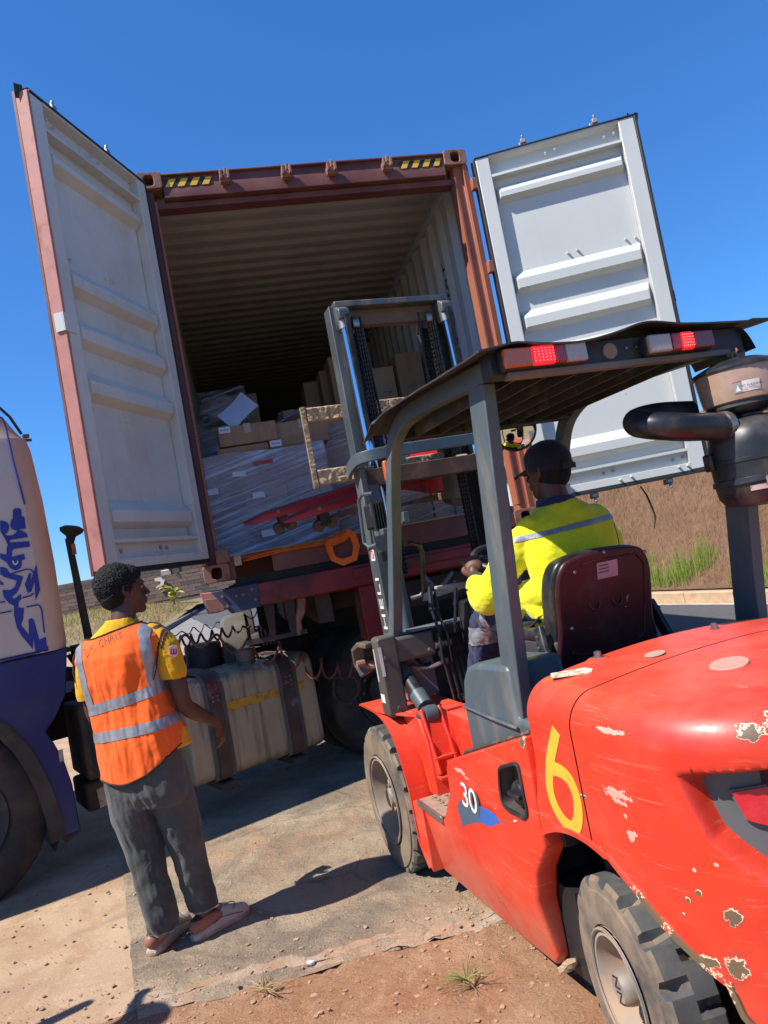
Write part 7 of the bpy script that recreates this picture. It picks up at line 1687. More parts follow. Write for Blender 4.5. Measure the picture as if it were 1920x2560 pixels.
def patch(src, name, mat, parent, planes, keep, off=.0025):
    """a strip of cloth lying on another: cut by planes, kept where keep() holds, lifted by off"""
    bm = bmesh.new(); bm.from_mesh(src.data)
    pre = [f for f in bm.faces if not keep(f.calc_center_median(), .02)]
    bmesh.ops.delete(bm, geom=pre, context='FACES')
    for co, no in planes: bmesh.ops.bisect_plane(bm, geom=bm.verts[:] + bm.edges[:] + bm.faces[:], plane_co=co, plane_no=no)
    bmesh.ops.delete(bm, geom=[f for f in bm.faces if not keep(f.calc_center_median(), 0)], context='FACES')
    bm.normal_update()
    for v in bm.verts: v.co += v.normal * off
    me = bpy.data.meshes.new(name); bm.to_mesh(me); bm.free(); me.materials.append(mat)
    me.polygons.foreach_set('use_smooth', [True] * len(me.polygons))
    o_ = bpy.data.objects.new(name, me); C.objects.link(o_); o_.parent = parent
    return o_
def head_parts(m_, c, f, up=(0, 0, 1), s=1.0):
    """c centre of the cranium, f forward direction"""
    F_ = Vector(f).normalized(); U_ = Vector(up); U_ = (U_ - F_ * U_.dot(F_)).normalized(); S_ = U_.cross(F_)
    B = Matrix((F_, S_, U_)).transposed(); c = Vector(c)
    def L(x, y, z): return c + B @ Vector((x, y, z)) * s
    ellip(m_, L(-.004, 0, .010), (.094 * s, .073 * s, .095 * s), B, 24)
    ellip(m_, L(.028, 0, -.045), (.062 * s, .056 * s, .070 * s), B, 20)
    ellip(m_, L(.062, 0, -.094), (.026 * s, .024 * s, .022 * s), B)
    ellip(m_, L(.045, 0, -.085), (.040 * s, .040 * s, .026 * s), B)
    ellip(m_, L(.078, 0, .022), (.018 * s, .046 * s, .014 * s), B)            # brow
    capsule(m_, [(*L(.086, 0, .008), .008 * s), (*L(.098, 0, -.012), .009 * s), (*L(.106, 0, -.028), .012 * s)], 12)
    for y in (-.013, .013): ellip(m_, L(.096, y, -.032), (.011 * s, .009 * s, .008 * s), B, 12)
    ellip(m_, L(.088, 0, -.055), (.013 * s, .024 * s, .008 * s), B, 14); ellip(m_, L(.086, 0, -.069), (.012 * s, .021 * s, .008 * s), B, 14)
    for y in (-1, 1):
        ellip(m_, L(.052, y * .036, -.030), (.026 * s, .020 * s, .018 * s), B, 14)     # cheek
        e0 = [(.010, .074, .020, .006), (-.010, .080, .022, .006), (-.020, .083, .004, .006), (-.014, .080, -.018, .006), (.000, .074, -.034, .007), (.006, .072, -.026, .006)]
        capsule(m_, [(*L(a, y * b, z), r * s) for a, b, z, r in e0], 10); ellip(m_, L(-.004, y * .073, -.004), (.014 * s, .006 * s, .020 * s), B, 12)
    return L, B
def eyes(L, B, parent, s=1.0):
    for y in (-.030, .030):
        q = M(); ellip(q, L(.071, y, .002), (.0110 * s,) * 3, None, 14); e = q.obj('eye', pm('eye_white', (.30, .25, .22), .3) if 'eye_white' not in MATS else MATS['eye_white'], parent, smooth=80)
        q = M(); ellip(q, L(.0765, y, .002), (.0065 * s,) * 3, None, 10); q.obj('iris', M_plas, e, smooth=80)
def hand_parts(m_, w, d, up, s=1.0, curl=.5, side=1, fist=False):
    """w wrist, d direction of the palm, up = back of the hand, side = +1 thumb towards up x d"""
    d = Vector(d).normalized(); up = Vector(up); up = (up - d * up.dot(d)).normalized(); rt = d.cross(up) * side; w = Vector(w)
    def L(a, b, c_): return w + (d * a + rt * b + up * c_) * s
    B = Matrix((d, rt, up)).transposed()
    ellip(m_, L(.045, 0, 0), (.050 * s, .040 * s, .017 * s), B, 16); ellip(m_, L(.075, .002, .001), (.022 * s, .038 * s, .014 * s), B, 14)
    capsule(m_, [(*L(-.04, 0, 0), .026 * s), (*L(.02, 0, 0), .026 * s)], 12)
    for k, (b, ln) in enumerate(((.030, .90), (.010, 1.0), (-.010, .94), (-.029, .76))):
        p = [L(.080, b, .0)]; a = curl * (.5 if not fist else 1.2); dirn = Vector((1, 0, 0)); q = Vector((.080, b, 0))
        segs = (.042, .026, .021); r_ = (.0098, .0092, .0084, .0072); pts_ = [(*L(*q), r_[0] * s)]
        ang = 0
        for i, sg in enumerate(segs):
            ang += a * (1.0, 1.15, .8)[i] * (1 + .12 * k * (1 if not fist else 0)); q = q + Vector((cos(ang), 0, -sin(ang))) * sg * ln; pts_.append((*L(*q), r_[i + 1] * s))
        capsule(m_, pts_, 10)
    tq = [(*L(.012, .026, -.006), .015 * s), (*L(.038, .048, -.014), .0125 * s), (*L(.066, .056 if not fist else .040, -.022 if not fist else -.006), .0105 * s), (*L(.088 if not fist else .078, .052 if not fist else .050, -.030 if not fist else .010), .009 * s)]
    capsule(m_, tq, 10)
def skin_mat(name, c1, c2):
    m, nt, b, V = base_mat(name, .48, 0, .4); n = noise_t(nt, V, 6, 5, .6, .3, .7); c = mixc(nt, n, c1, c2); nt.links.new(c, b.inputs['Base Color']); bump(nt, b, noise_t(nt, V, 160, 4, .6), .25, .001)
    b.inputs['Subsurface Weight'].default_value = .08; b.inputs['Subsurface Radius'].default_value = (.01, .004, .002); return m
M_skin = skin_mat('skin_deep_brown', (.075, .030, .018), (.115, .048, .030)); M_skinh = skin_mat('heel_skin', (.26, .10, .06), (.34, .15, .10))
def cloth_mat(name, col, var=.12, rough=.85, weave=220, dirt=None, damt=.4, ds=5, sheen=.15, folds=.25, fs=9):
    m, nt, b, V = base_mat(name, rough, 0, .25); n = noise_t(nt, V, 3.5, 5, .6, .3, .7); c = mixc(nt, n, [x * (1 - var) for x in col], [min(1, x * (1 + var)) for x in col])
    if dirt: c = mixc(nt, mulv(nt, noise_t(nt, V, ds, 6, .65, .42, .72), damt), c, dirt)
    nt.links.new(c, b.inputs['Base Color']); b.inputs['Sheen Weight'].default_value = sheen
    n1 = bump(nt, b, noise_t(nt, V, weave, 2, .5), .25, .001); bump(nt, b, noise_t(nt, V, fs, 4, .55, dist=1.0), folds, .02, n1); return m
M_vest = cloth_mat('vest_orange', (.90, .125, .012), .08, .75, 300, (.78, .12, .02), .4, 6, folds=.35, fs=6)
M_sil = pm('reflective_tape', (.30, .31, .33), .42, .35, var=.12, vscale=14, dirt=(.22, .21, .21), damt=.4, dscale=10, bstr=.35, bscale=22, bdist=.01)
M_pipe = cloth_mat('brown_piping', (.045, .018, .012))
M_shirt = cloth_mat('shirt_yellow', (.72, .36, .008), .1, .8, 300, (.55, .22, .004), .3, 9)
M_trou = cloth_mat('trousers_grey', (.060, .066, .064), .25, .9, 260, (.14, .13, .11), .45, 3.2, folds=.5, fs=8)
M_hair = pm('black_hair', (.006, .006, .0065), .7, 0, var=.3, vscale=40, bstr=1.0, bscale=170, bdist=.008, spec=.35)
M_shoe = pm('worn_shoe', (.44, .37, .30), .7, var=.12, vscale=8, dirt=(.30, .2, .13), damt=.5, dscale=10, bstr=.2)
M_sole = pm('shoe_sole', (.36, .24, .15), .8, var=.15, vscale=9, dirt=(.22, .13, .08), damt=.5, dscale=12, bstr=.3)

# ---------------- standing man
man = thing('person', 'man standing with his back to us in an orange vest and dark grey trousers', 'person', (-1.28, 3.33, .026))
RT = radians(-12)
b_ = M()
Lh, Bh = head_parts(b_, (.043, .02, 1.598), (.84, .54, .03), (0.02, 0, 1), 1.0)
capsule(b_, [(.040, .012, 1.545, .052), (.035, -.005, 1.49, .054), (.03, -.01, 1.43, .065)], 18)
loft_z(b_, [(.0, 0, .86, .12, .08), (.0, 0, 1.0, .13, .085), (-.005, 0, 1.15, .14, .09), (-.005, 0, 1.3, .16, .09), (.0, 0, 1.38, .16, .075), (.02, -.005, 1.44, .07, .06)], RT)
capsule(b_, [(.165, -.01, 1.375, .050), (.205, -.02, 1.28, .047), (.228, -.02, 1.16, .043), (.238, -.01, 1.05, .037), (.262, .05, .995, .036), (.298, .14, .935, .027), (.312, .175, .912, .023)], 16)
hand_parts(b_, (.314, .18, .908), (.10, .32, -.80), (.85, -.30, .15), .92, .55, side=-1)
capsule(b_, [(-.145, .0, 1.36, .048), (-.165, .0, 1.25, .044), (-.176, .005, 1.14, .038), (-.176, .03, 1.05, .034), (-.165, .11, 1.0, .034), (-.10, .20, .97, .025)], 16)
hand_parts(b_, (-.095, .205, .968), (.8, .5, -.2), (0, .2, 1), .92, .7, side=1)
for (pts) in ([(-.075, 0, .86, .075), (-.065, .01, .6, .062), (-.045, .02, .44, .05), (-.03, .0, .25, .045), (-.035, .012, .10, .036), (-.04, .02, .075, .036)], [(.09, 0, .86, .075), (.115, .02, .6, .062), (.125, .05, .42, .05), (.132, .07, .25, .045), (.138, .085, .12, .036), (.135, .085, .085, .037)]):
    capsule(b_, pts, 16)
def foot(m_, hx, hy, ang, lift):
    c_, s_ = cos(ang), sin(ang); 
    def L(a, b): return (hx + a * c_ - b * s_, hy + a * s_ + b * c_)
    capsule(m_, [(*L(.012, 0), .050 + lift, .037), (*L(.05, 0), .048 + lift, .036), (*L(.12, 0), .045 + lift * .5, .035), (*L(.19, .0), .035, .028)], 14)
    ellip(m_, (*L(.004, 0), .048 + lift), (.034, .034, .034), None, 14); return L
FL = foot(b_, -.075, -.015, radians(74), .010); FR_ = foot(b_, .105, .045, radians(46), .012)
def skin_d(p, n_): return .0
body = flesh(b_, 'body', M_skin, man, .0042, 3)
body.data.materials.append(M_skinh)
for p_ in body.data.polygons:
    if p_.center.z < .085: p_.material_index = 1
eyes(Lh, Bh, body)
# hair
b_ = M(); ellip(b_, Lh(-.028, 0, .036), (.100, .090, .098), Bh, 24); ellip(b_, Lh(-.045, 0, -.012), (.066, .078, .072), Bh, 20); ellip(b_, Lh(.030, 0, .066), (.058, .066, .048), Bh, 20)
def hair_d(p, n_): return .003 * fbm(p, 30, 2) + .0032 * fbm(p, 150, 2) + .0035 * fbm(p, 290, 1)
flesh(b_, 'hair', M_hair, body, .0026, 3, hair_d)
# shirt
b_ = M()
loft_z(b_, [(.0, 0, .90, .16, .10), (.0, 0, 1.1, .150, .098), (-.005, 0, 1.3, .178, .10), (-.002, -.002, 1.385, .172, .082), (.005, -.004, 1.43, .105, .072), (.018, -.006, 1.462, .075, .066), (.022, -.004, 1.478, .068, .062)], RT)
capsule(b_, [(.150, -.0, 1.375, .062), (.195, -.012, 1.31, .066), (.212, -.018, 1.23, .062), (.218, -.02, 1.20, .060)], 18)
capsule(b_, [(-.135, .0, 1.35, .055), (-.162, .0, 1.28, .056), (-.180, .005, 1.21, .054), (-.186, .006, 1.170, .052)], 18)
loft_z(b_, [(.19, .03, .86, .03, .06), (.185, .02, .95, .03, .06)], RT)
def shirt_d(p, n_): return .004 * fbm((p.x * 1.4, p.y * 1.4, p.z * .8), 11, 3) + (.004 * max(0, fbm(p, 26, 3)) if p.z < 1.3 else 0)
def keep_sh(c): 
    if c.x > .14 and 1.10 < c.z < 1.172 - .10 * (c.x - .22) and c.x > .165: return False
    if c.x < -.155 and 1.0 < c.z < 1.148: return False
    return True
shirt = flesh(b_, 'shirt', M_shirt, man, .0052, 4, shirt_d, keep_sh)
M_shd = cloth_mat('shirt_stripe', (.05, .012, .02))
for dx in (0, .016): patch(shirt, 'shoulder_stripe', M_shd, shirt, [((.20 + dx, 0, 0), (1, 0, -.3)), ((.207 + dx, 0, 0), (1, 0, -.3))], lambda c, e, dx=dx: 1.315 - e < c.z < 1.42 + e and .197 - e < c.x + dx * 0 - dx - (-.3) * 0 - .3 * (c.z - 1.36) + 0 < .207 + e and c.y < .01 + e and c.x > .15, .0015)
# sleeve badge: white-edged shield with a crimson mark
q = M(); sh_ = [(-.018, .024), (.0, .030), (.018, .024), (.020, -.008), (.0, -.032), (-.020, -.008)]
bd = bpy.data.objects.new('sleeve_badge', None); C.objects.link(bd); bd.parent = shirt; bd.location = (.250, -.066, 1.290); bd.rotation_euler = (radians(8), 0, radians(30)); bd.rotation_mode = 'XYZ'
q = M(); q.prism(sh_, 'y', -.002, .001); q.obj('badge_field', pm('badge_white', (.62, .55, .58), .6), bd, smooth=0)
M_cri = pm('badge_crimson', (.45, .015, .06), .6)
q = M(); q.tube([(-.010, -.003, .016), (-.012, -.003, -.004), (-.006, -.003, -.010), (.001, -.003, -.004)], .0035, 5); q.tube([(.001, -.003, .014), (.000, -.003, -.008), (.006, -.003, -.012), (.011, -.003, -.006), (.012, -.003, .010)], .0035, 5); q.obj('badge_mark', M_cri, bd)
# trousers
b_ = M()
loft_z(b_, [(.012, 0, .98, .150, .105), (.012, 0, .90, .168, .115), (.014, 0, .80, .182, .122), (.02, .0, .70, .190, .118), (.022, .005, .64, .175, .10)], RT, e=2.5)
capsule(b_, [(-.070, 0, .78, .10), (-.072, .008, .62, .098), (-.055, .015, .46, .086), (-.035, .0, .30, .076), (-.024, .004, .17, .072), (-.022, .010, .105, .073)], 20)
capsule(b_, [(.100, 0, .78, .10), (.118, .02, .62, .096), (.122, .05, .45, .084), (.130, .068, .30, .074), (.140, .082, .19, .070), (.143, .088, .135, .071)], 20)
def trou_d(p, n_):
    k = .5 + 1.4 * max(0, min(1, (.62 - p.z) / .4)); a = fbm((p.x * 3.2, p.y * 3.2, p.z * 1.0 + p.x * 1.8), 5.5, 3)
    f_ = fbm((p.x * 2.2 + 4, p.y * 2.2, p.z * 4.2 - p.x * 2.5), 4.0, 1); g_ = abs(fbm((p.x * 1.2 + 9, p.y * 1.2, p.z * 2.6 + p.x * 3), 6, 1))
    return .007 * a + k * (.0035 * f_ - .006 * max(0, g_ - .12) * max(0, min(1, (.42 - p.z) / .15)))
def keep_tr(c):
    if c.z < .088 + .03 * 0 and c.x < .06: return False
    if c.x >= .06 and c.z < .118: return False
    return True
trou = flesh(b_, 'trousers', M_trou, man, .0055, 7, trou_d, keep_tr, thick=.002)
M_hem = cloth_mat('frayed_hem', (.20, .22, .22))
patch(trou, 'hem', M_hem, trou, [((0, 0, .096), (0, 0, 1))], lambda c, e: c.x < .06 and c.z < .096 + e, .0015); patch(trou, 'hem', M_hem, trou, [((0, 0, .126), (0, 0, 1))], lambda c, e: c.x >= .06 and c.z < .126 + e, .0015)
# vest
b_ = M()
loft_z(b_, [(-.0, 0, .76, .186, .135), (.015, 0, .82, .190, .135), (.018, 0, .92, .197, .133), (.014, 0, 1.0, .197, .128), (.0, 0, 1.10, .182, .120), (-.016, 0, 1.22, .198, .120), (-.012, 0, 1.32, .212, .118), (-.004, -.002, 1.375, .206, .100), (.004, -.004, 1.41, .165, .088), (.008, -.006, 1.44, .112, .078), (.010, -.006, 1.458, .085, .07)], RT, n=28, e=2.5)
def vest_d(p, n_):
    back = max(0, -n_.y); v_ = fbm((p.x * 3.0, p.y * 1.5, p.z * .75 + p.x * .8), 6, 3); k = min(1, max(0, (1.40 - p.z) / .25))
    side = max(0, 1 - abs(p.x - .10) / .07) * max(0, 1 - abs(p.z - 1.24) / .16)
    return .010 * v_ * k + .0018 * fbm((p.x, p.y, p.z * 1.6), 12, 2) - .016 * side * back + .008 * max(0, 1 - abs(p.x - .05) / .05) * max(0, 1 - abs(p.z - 1.24) / .15)
def vest_w(p):
    t = max(0, (1.02 - p.z) / .22); x = p.x
    dz = -.035 * math.exp(-((x + .05) / .10) ** 2) + .075 * max(0, (x - .06) / .14) ** 1.3 + .0
    return Vector((p.x, p.y, p.z + dz * t))
def nk(c): return 1.418 + .30 * (c.x - .0)      # sloping neckline
def keep_v(c):
    hz = .806 + (-.035 * math.exp(-((c.x + .05) / .10) ** 2) + .075 * max(0, (c.x - .06) / .14) ** 1.3) * 1.0
    if c.z < hz: return False
    # neck opening
    dx, dy = (c.x - .006) / .098, (c.y + .004) / .085
    if c.z > 1.428 + .03 * max(-1, min(1, dx)) * .6: return False
    return True
vest = flesh(b_, 'vest', M_vest, man, .0055, 4, vest_d, keep_v, thick=.003, warp=vest_w)
def band(z0, z1, sl, name='reflective_band'):
    """nearly horizontal band on the vest, sloping with x"""
    nrm = Vector((-sl, 0, 1)).normalized()
    return patch(vest, name, M_sil, vest, [((0, 0, z0), nrm), ((0, 0, z1), nrm)], lambda c, e: z0 - e < c.z - sl * c.x < z1 + e)
band(1.100, 1.146, .14); band(.966, 1.012, .06)
patch(vest, 'reflective_band', M_sil, vest, [((.125, 0, 1.25), (1, 0, -.03)), ((.170, 0, 1.25), (1, 0, -.03))], lambda c, e: .125 - e < c.x + -.03 * -(c.z - 1.25) < .170 + e and c.z - .14 * c.x > 1.145 and c.y < .10)
patch(vest, 'reflective_band', M_sil, vest, [((-.185, 0, 1.25), (1, 0, .10)), ((-.143, 0, 1.25), (1, 0, .10))], lambda c, e: -.185 - e < c.x + .10 * (c.z - 1.25) < -.143 + e and c.z - .14 * c.x > 1.145 and c.y < .06)
# dark piping along the open edges of the vest
bm = bmesh.new(); bm.from_mesh(vest.data); loops = []; be = [e for e in bm.edges if e.is_boundary]; adj = {}
for e in be:
    for v in e.verts: adj.setdefault(v.index, []).append([w_.index for w_ in e.verts if w_ != v][0])
bm.verts.ensure_lookup_table(); seen = set()
for s_ in list(adj):
    if s_ in seen: continue
    lp = [s_]; seen.add(s_); cur = s_
    while True:
        nx = [k for k in adj[cur] if k not in seen]
        if not nx: break
        cur = nx[0]; seen.add(cur); lp.append(cur)
    if len(lp) > 40: loops.append([bm.verts[i].co.copy() for i in lp])
bm.free()
for lp in loops:
    for _ in range(6): lp = [(lp[i - 1] + lp[i] * 2 + lp[(i + 1) % len(lp)]) / 4 for i in range(len(lp))]
    q = M(); q.tube(lp[::3], .0042, 6, closed=True); q.obj('vest_piping', M_pipe, vest)
# armhole piping
q = M(); q.tube([(.152, -.098, 1.19), (.172, -.094, 1.24), (.186, -.082, 1.30), (.190, -.058, 1.36), (.180, -.02, 1.402), (.182, .03, 1.398)], .0045, 6); q.obj('vest_piping', M_pipe, vest)
q = M(); q.tube([(-.190, -.03, 1.12), (-.208, -.035, 1.2), (-.216, -.035, 1.28), (-.212, -.02, 1.34), (-.196, -.0, 1.385)], .0045, 6); q.obj('vest_piping', M_pipe, vest)
# handwriting on the back, projected on the vest
def write_on(txt, x0, z0, x1, z1, size, surf, mat, name, space=1.0):
    me = text_mesh(txt, size, extrude=0, space=space); co = [v.co.copy() for v in me.vertices]
    ax = Vector((x1 - x0, 0, z1 - z0)); L_ = ax.length; ax.normalize(); up_ = Vector((-ax.z, 0, ax.x)); cxm = max(v.x for v in co) - min(v.x for v in co); mid = Vector(((x0 + x1) / 2, 0, (z0 + z1) / 2))
    from mathutils.bvhtree import BVHTree
    bm = bmesh.new(); bm.from_mesh(surf.data); bv = BVHTree.FromBMesh(bm)
    bt = bmesh.new(); bt.from_mesh(me); bmesh.ops.triangulate(bt, faces=bt.faces); bmesh.ops.subdivide_edges(bt, edges=[e for e in bt.edges if e.calc_length() > .008], cuts=2)
    for v in bt.verts:
        p = mid + ax * (v.co.x * L_ / cxm) + up_ * v.co.y; p.y = -1; h = bv.ray_cast(p, Vector((0, 1, 0)))
        if h[0]: v.co = h[0] + Vector((0, -.0016, 0))
        else: v.co = p + Vector((0, .9, 0))
    bmesh.ops.recalc_face_normals(bt, faces=bt.faces); bt.to_mesh(me); bt.free(); bm.free(); me.materials.clear(); me.materials.append(mat)
    o_ = bpy.data.objects.new(name, me); C.objects.link(o_); o_.parent = surf; return o_
M_pen = pm('pen_ink', (.30, .07, .03), .7, var=0, bstr=0)
for (ch, xa, za, xb, zb, sz, mt) in (('D', -.137, 1.352, -.120, 1.360, .062, M_pen), ('A.', -.112, 1.372, -.082, 1.378, .040, M_pen), ('C', -.062, 1.384, -.038, 1.388, .048, M_pen), ('H', -.034, 1.392, -.012, 1.396, .046, M_pen), ('R', -.008, 1.398, .012, 1.400, .042, M_pen), ('I', .020, 1.402, .024, 1.403, .036, M_pen), ('S', .034, 1.405, .050, 1.407, .036, M_pen)):
    write_on(ch, xa, za, xb, zb, sz, vest, mt, 'handwriting')
# shoes, trodden down at the heel
def shoe(hx, hy, ang, name='shoe'):
    L = lambda a, b: (hx + a * cos(ang) - b * sin(ang), hy + a * sin(ang) + b * cos(ang))
    b_ = M(); n = 18
    st = [(-.035, .026, .030), (.0, .040, .040), (.05, .041, .052), (.09, .040, .085), (.13, .042, .092), (.17, .046, .075), (.21, .047, .060), (.245, .038, .050), (.262, .020, .036)]
    R_ = []
    for a, wd, h in st:
        ring = []
        for i in range(n):
            t = 2 * pi * i / n; bb = cos(t) * wd; z = .012 + max(0, sin(t)) * (h - .012) if sin(t) > 0 else .012 + sin(t) * .010
            ring.append(Vector((*L(a, bb), z)))
        R_.append(ring)
    for r in R_: b_.v += r
    for k in range(len(R_) - 1):
        for i in range(n): b_.f.append((k * n + i, k * n + (i + 1) % n, (k + 1) * n + (i + 1) % n, (k + 1) * n + i))
    b_.f += [tuple(range(n - 1, -1, -1)), tuple((len(R_) - 1) * n + i for i in range(n))]
    o_ = flesh(b_, name, M_shoe, man, .004, 2, None)
    # sole
    q = M(); ol = [(-.040, 0), (-.034, .022), (.0, .040), (.06, .042), (.12, .043), (.18, .050), (.23, .046), (.262, .026), (.270, 0), (.262, -.026), (.23, -.046), (.18, -.050), (.12, -.043), (.06, -.042), (.0, -.040), (-.034, -.022)]
    ol = [L(a, b) for a, b in ol]; q.prism(ol, 'z', .0, .022); q.obj('sole', M_sole, o_, bevel=.006, seg=3)
    q = M()
    for (p) in ([(.06, .040, .045), (.10, .043, .058), (.16, .047, .045), (.21, .047, .03)], [(.06, -.040, .045), (.10, -.043, .058), (.16, -.047, .045), (.21, -.047, .03)], [(.17, .038, .062), (.19, .02, .072), (.195, 0, .074), (.19, -.02, .072), (.17, -.038, .062)], [(.095, .03, .078), (.13, .012, .094), (.13, -.012, .094), (.095, -.03, .078)]):
        q.tube([(*L(a, b), z) for a, b, z in p], .0022, 5)
    q.obj('seam', pm('shoe_seam', (.13, .09, .06), .8) if 'shoe_seam' not in MATS else MATS['shoe_seam'], o_)
    q = M()
    for k in range(4): q.tube([(*L(.115 + k * .014, .018), .094 - k * .005), (*L(.120 + k * .014, 0), .100 - k * .005), (*L(.115 + k * .014, -.018), .094 - k * .005)], .0028, 5)
    q.obj('lace', M_shoe, o_); return o_
shoe(-.07, .0, radians(74)); shoe(.113, .052, radians(46))

# ---------------- driver (forklift frame)
drv = thing('person', 'forklift driver seen from behind in a bright yellow jacket and dark cap', 'person', (FX0, FY0, 0), FYAW + pi / 2)
b_ = M(); YD = -.085
Ld_, Bd_ = head_parts(b_, (-.885, YD - .005, 1.790), (.93, .36, .05), (0, 0, 1), 1.02)
capsule(b_, [(-.895, YD, 1.735, .056), (-.905, YD, 1.67, .058), (-.915, YD, 1.60, .065)], 18)
loft_z(b_, [(-.96, YD, 1.20, .11, .15), (-.95, YD, 1.35, .10, .15), (-.93, YD, 1.5, .10, .17), (-.92, YD, 1.58, .07, .12), (-.91, YD, 1.62, .055, .07)])
capsule(b_, [(-.92, .08, 1.55, .05), (-.80, .18, 1.40, .045), (-.68, .20, 1.29, .042), (-.57, .175, 1.33, .034), (-.475, .145, 1.395, .028)], 16)
hand_parts(b_, (-.47, .142, 1.40), (.50, -.30, .80), (-.70, .55, .45), 1.08, .95, side=-1, fist=True)
capsule(b_, [(-.92, -.27, 1.55, .05), (-.82, -.36, 1.38, .045), (-.72, -.36, 1.30, .042), (-.60, -.25, 1.35, .034), (-.50, -.15, 1.42, .028)], 16)
hand_parts(b_, (-.495, -.145, 1.425), (.75, .45, .35), (-.2, -.2, .9), 1.0, .9, side=1, fist=True)
for s_ in (1, -1): capsule(b_, [(-.95, YD + s_ * .09, 1.24, .08), (-.70, YD + s_ * .16, 1.25, .07), (-.47, YD + s_ * .20, 1.20, .055), (-.38, YD + s_ * .21, 1.05, .045), (-.32, YD + s_ * .22, .92, .04)], 14)
dbody = flesh(b_, 'body', M_skin, drv, .0045, 3); eyes(Ld_, Bd_, dbody, 1.02)
b_ = M(); ellip(b_, Ld_(-.022, 0, -.006), (.078, .0775, .085), Bd_, 20); flesh(b_, 'hair', M_hair, dbody, .004, 2, lambda p, n_: .0015 * fbm(p, 90, 2))
M_cap = cloth_mat('cap_navy', (.010, .012, .022), .2, .8)
b_ = M(); ellip(b_, Ld_(-.006, 0, .046), (.106, .090, .080), Bd_, 28); ellip(b_, Ld_(-.010, 0, .018), (.104, .090, .050), Bd_, 24)
cap_ = flesh(b_, 'cap', M_cap, drv, .004, 3, lambda p, n_: .003 * fbm(p, 14, 3), keep=lambda c: (Bd_.transposed() @ (c - Ld_(0, 0, 0))).z > -.012, thick=.002)
q = M(); q.grid(lambda u, v: Ld_(.085 + .075 * v * (1 - .5 * (2 * u - 1) ** 2), (2 * u - 1) * .070, .022 - .022 * v - .018 * (2 * u - 1) ** 2), 12, 5); pk = q.obj('cap_peak', M_cap, cap_, recalc=False); sd_ = pk.modifiers.new('t', 'SOLIDIFY'); sd_.thickness = .004
q = M(); q.grid(lambda u, v: Ld_(-.112 + .004 * abs(2 * u - 1), (2 * u - 1) * .045, -.008 + .024 * v), 8, 2); q.obj('cap_strap', pm('cap_strap', (.03, .02, .018), .8), cap_, recalc=False)
# jacket
M_jac = cloth_mat('jacket_yellow', (.80, .74, .015), .06, .8, 280, (.60, .52, .03), .35, 6, folds=.4, fs=7)
M_navy = cloth_mat('navy_cloth', (.022, .026, .075), .2, .85, 260, (.05, .05, .09), .3, 5, folds=.4)
b_ = M()
loft_z(b_, [(-.985, YD, 1.17, .125, .200), (-.975, YD, 1.26, .128, .198), (-.955, YD, 1.38, .125, .200), (-.94, YD, 1.48, .122, .215), (-.93, YD - .0, 1.55, .108, .215), (-.922, YD, 1.60, .088, .165), (-.915, YD, 1.635, .072, .105), (-.91, YD, 1.65, .066, .08)], 0, n=28, e=2.5)
capsule(b_, [(-.925, .055, 1.545, .075), (-.82, .160, 1.42, .070), (-.69, .195, 1.295, .066), (-.60, .185, 1.305, .060), (-.535, .165, 1.345, .054)], 18)
capsule(b_, [(-.925, -.235, 1.545, .075), (-.85, -.335, 1.42, .072), (-.74, -.365, 1.31, .070), (-.63, -.28, 1.33, .062), (-.55, -.19, 1.38, .055)], 18)
def jac_d(p, n_): return .008 * fbm((p.x * 1.2, p.y * 2.2, p.z * 1.2), 5, 2) + .0035 * fbm((p.x * 2, p.y * 1.1 + p.z * 1.5, p.z * 2.4), 8, 2)
jac = flesh(b_, 'jacket', M_jac, drv, .0055, 4, jac_d)
patch(jac, 'reflective_band', M_sil, jac, [((0, 0, 1.525), (0, .05, 1)), ((0, 0, 1.546), (0, .05, 1))], lambda c, e: 1.525 - e < c.z + .05 * c.y + .35 * (c.y - YD) ** 2 * 0 < 1.546 + e and c.x < -.93)
patch(jac, 'sleeve_trim', M_navy, jac, [((-.93, -.268, 0), (0, 1, 0)), ((-.93, -.285, 0), (0, 1, 0))], lambda c, e: -.290 - e < c.y < -.272 + e and 1.30 < c.z < 1.52 and c.x < -.88)
b_ = M(); loft_z(b_, [(-.905, YD, 1.62, .078, .092), (-.905, YD, 1.65, .074, .085), (-.90, YD, 1.672, .068, .078)]); flesh(b_, 'collar', M_navy, jac, .005, 2)
b_ = M(); capsule(b_, [(-.545, .168, 1.338, .047), (-.505, .155, 1.372, .042)], 16); cf = flesh(b_, 'cuff', cloth_mat('cuff_dark', (.05, .045, .03)), jac, .005, 1)
b_ = M(); capsule(b_, [(-.575, .178, 1.318, .060), (-.54, .167, 1.343, .057)], 16); flesh(b_, 'cuff_tab', M_jac, jac, .005, 2)
q = M(); q.lathe([(0, .003), (.006, .002), (.007, 0), (0, 0)], (-.585, .245, 1.345), (-.3, 1, .2), 8); q.obj('snap_button', M_plas, jac)
b_ = M()
for s_ in (1, -1): capsule(b_, [(-.97, YD + s_ * .09, 1.24, .105), (-.72, YD + s_ * .165, 1.245, .092), (-.50, YD + s_ * .205, 1.185, .083), (-.41, YD + s_ * .22, 1.05, .075), (-.34, YD + s_ * .225, .93, .066)], 18)
loft_z(b_, [(-1.0, YD, 1.14, .10, .18), (-.98, YD, 1.24, .12, .185), (-.98, YD, 1.32, .10, .17)])
def dt_d(p, n_): return .008 * fbm((p.x * 2, p.y * 2, p.z * 1.4), 8, 3) - .006 * abs(fbm((p.x * 3, p.y, p.z * 3), 8, 2))
dtr = flesh(b_, 'trousers', M_navy, drv, .006, 4, dt_d)
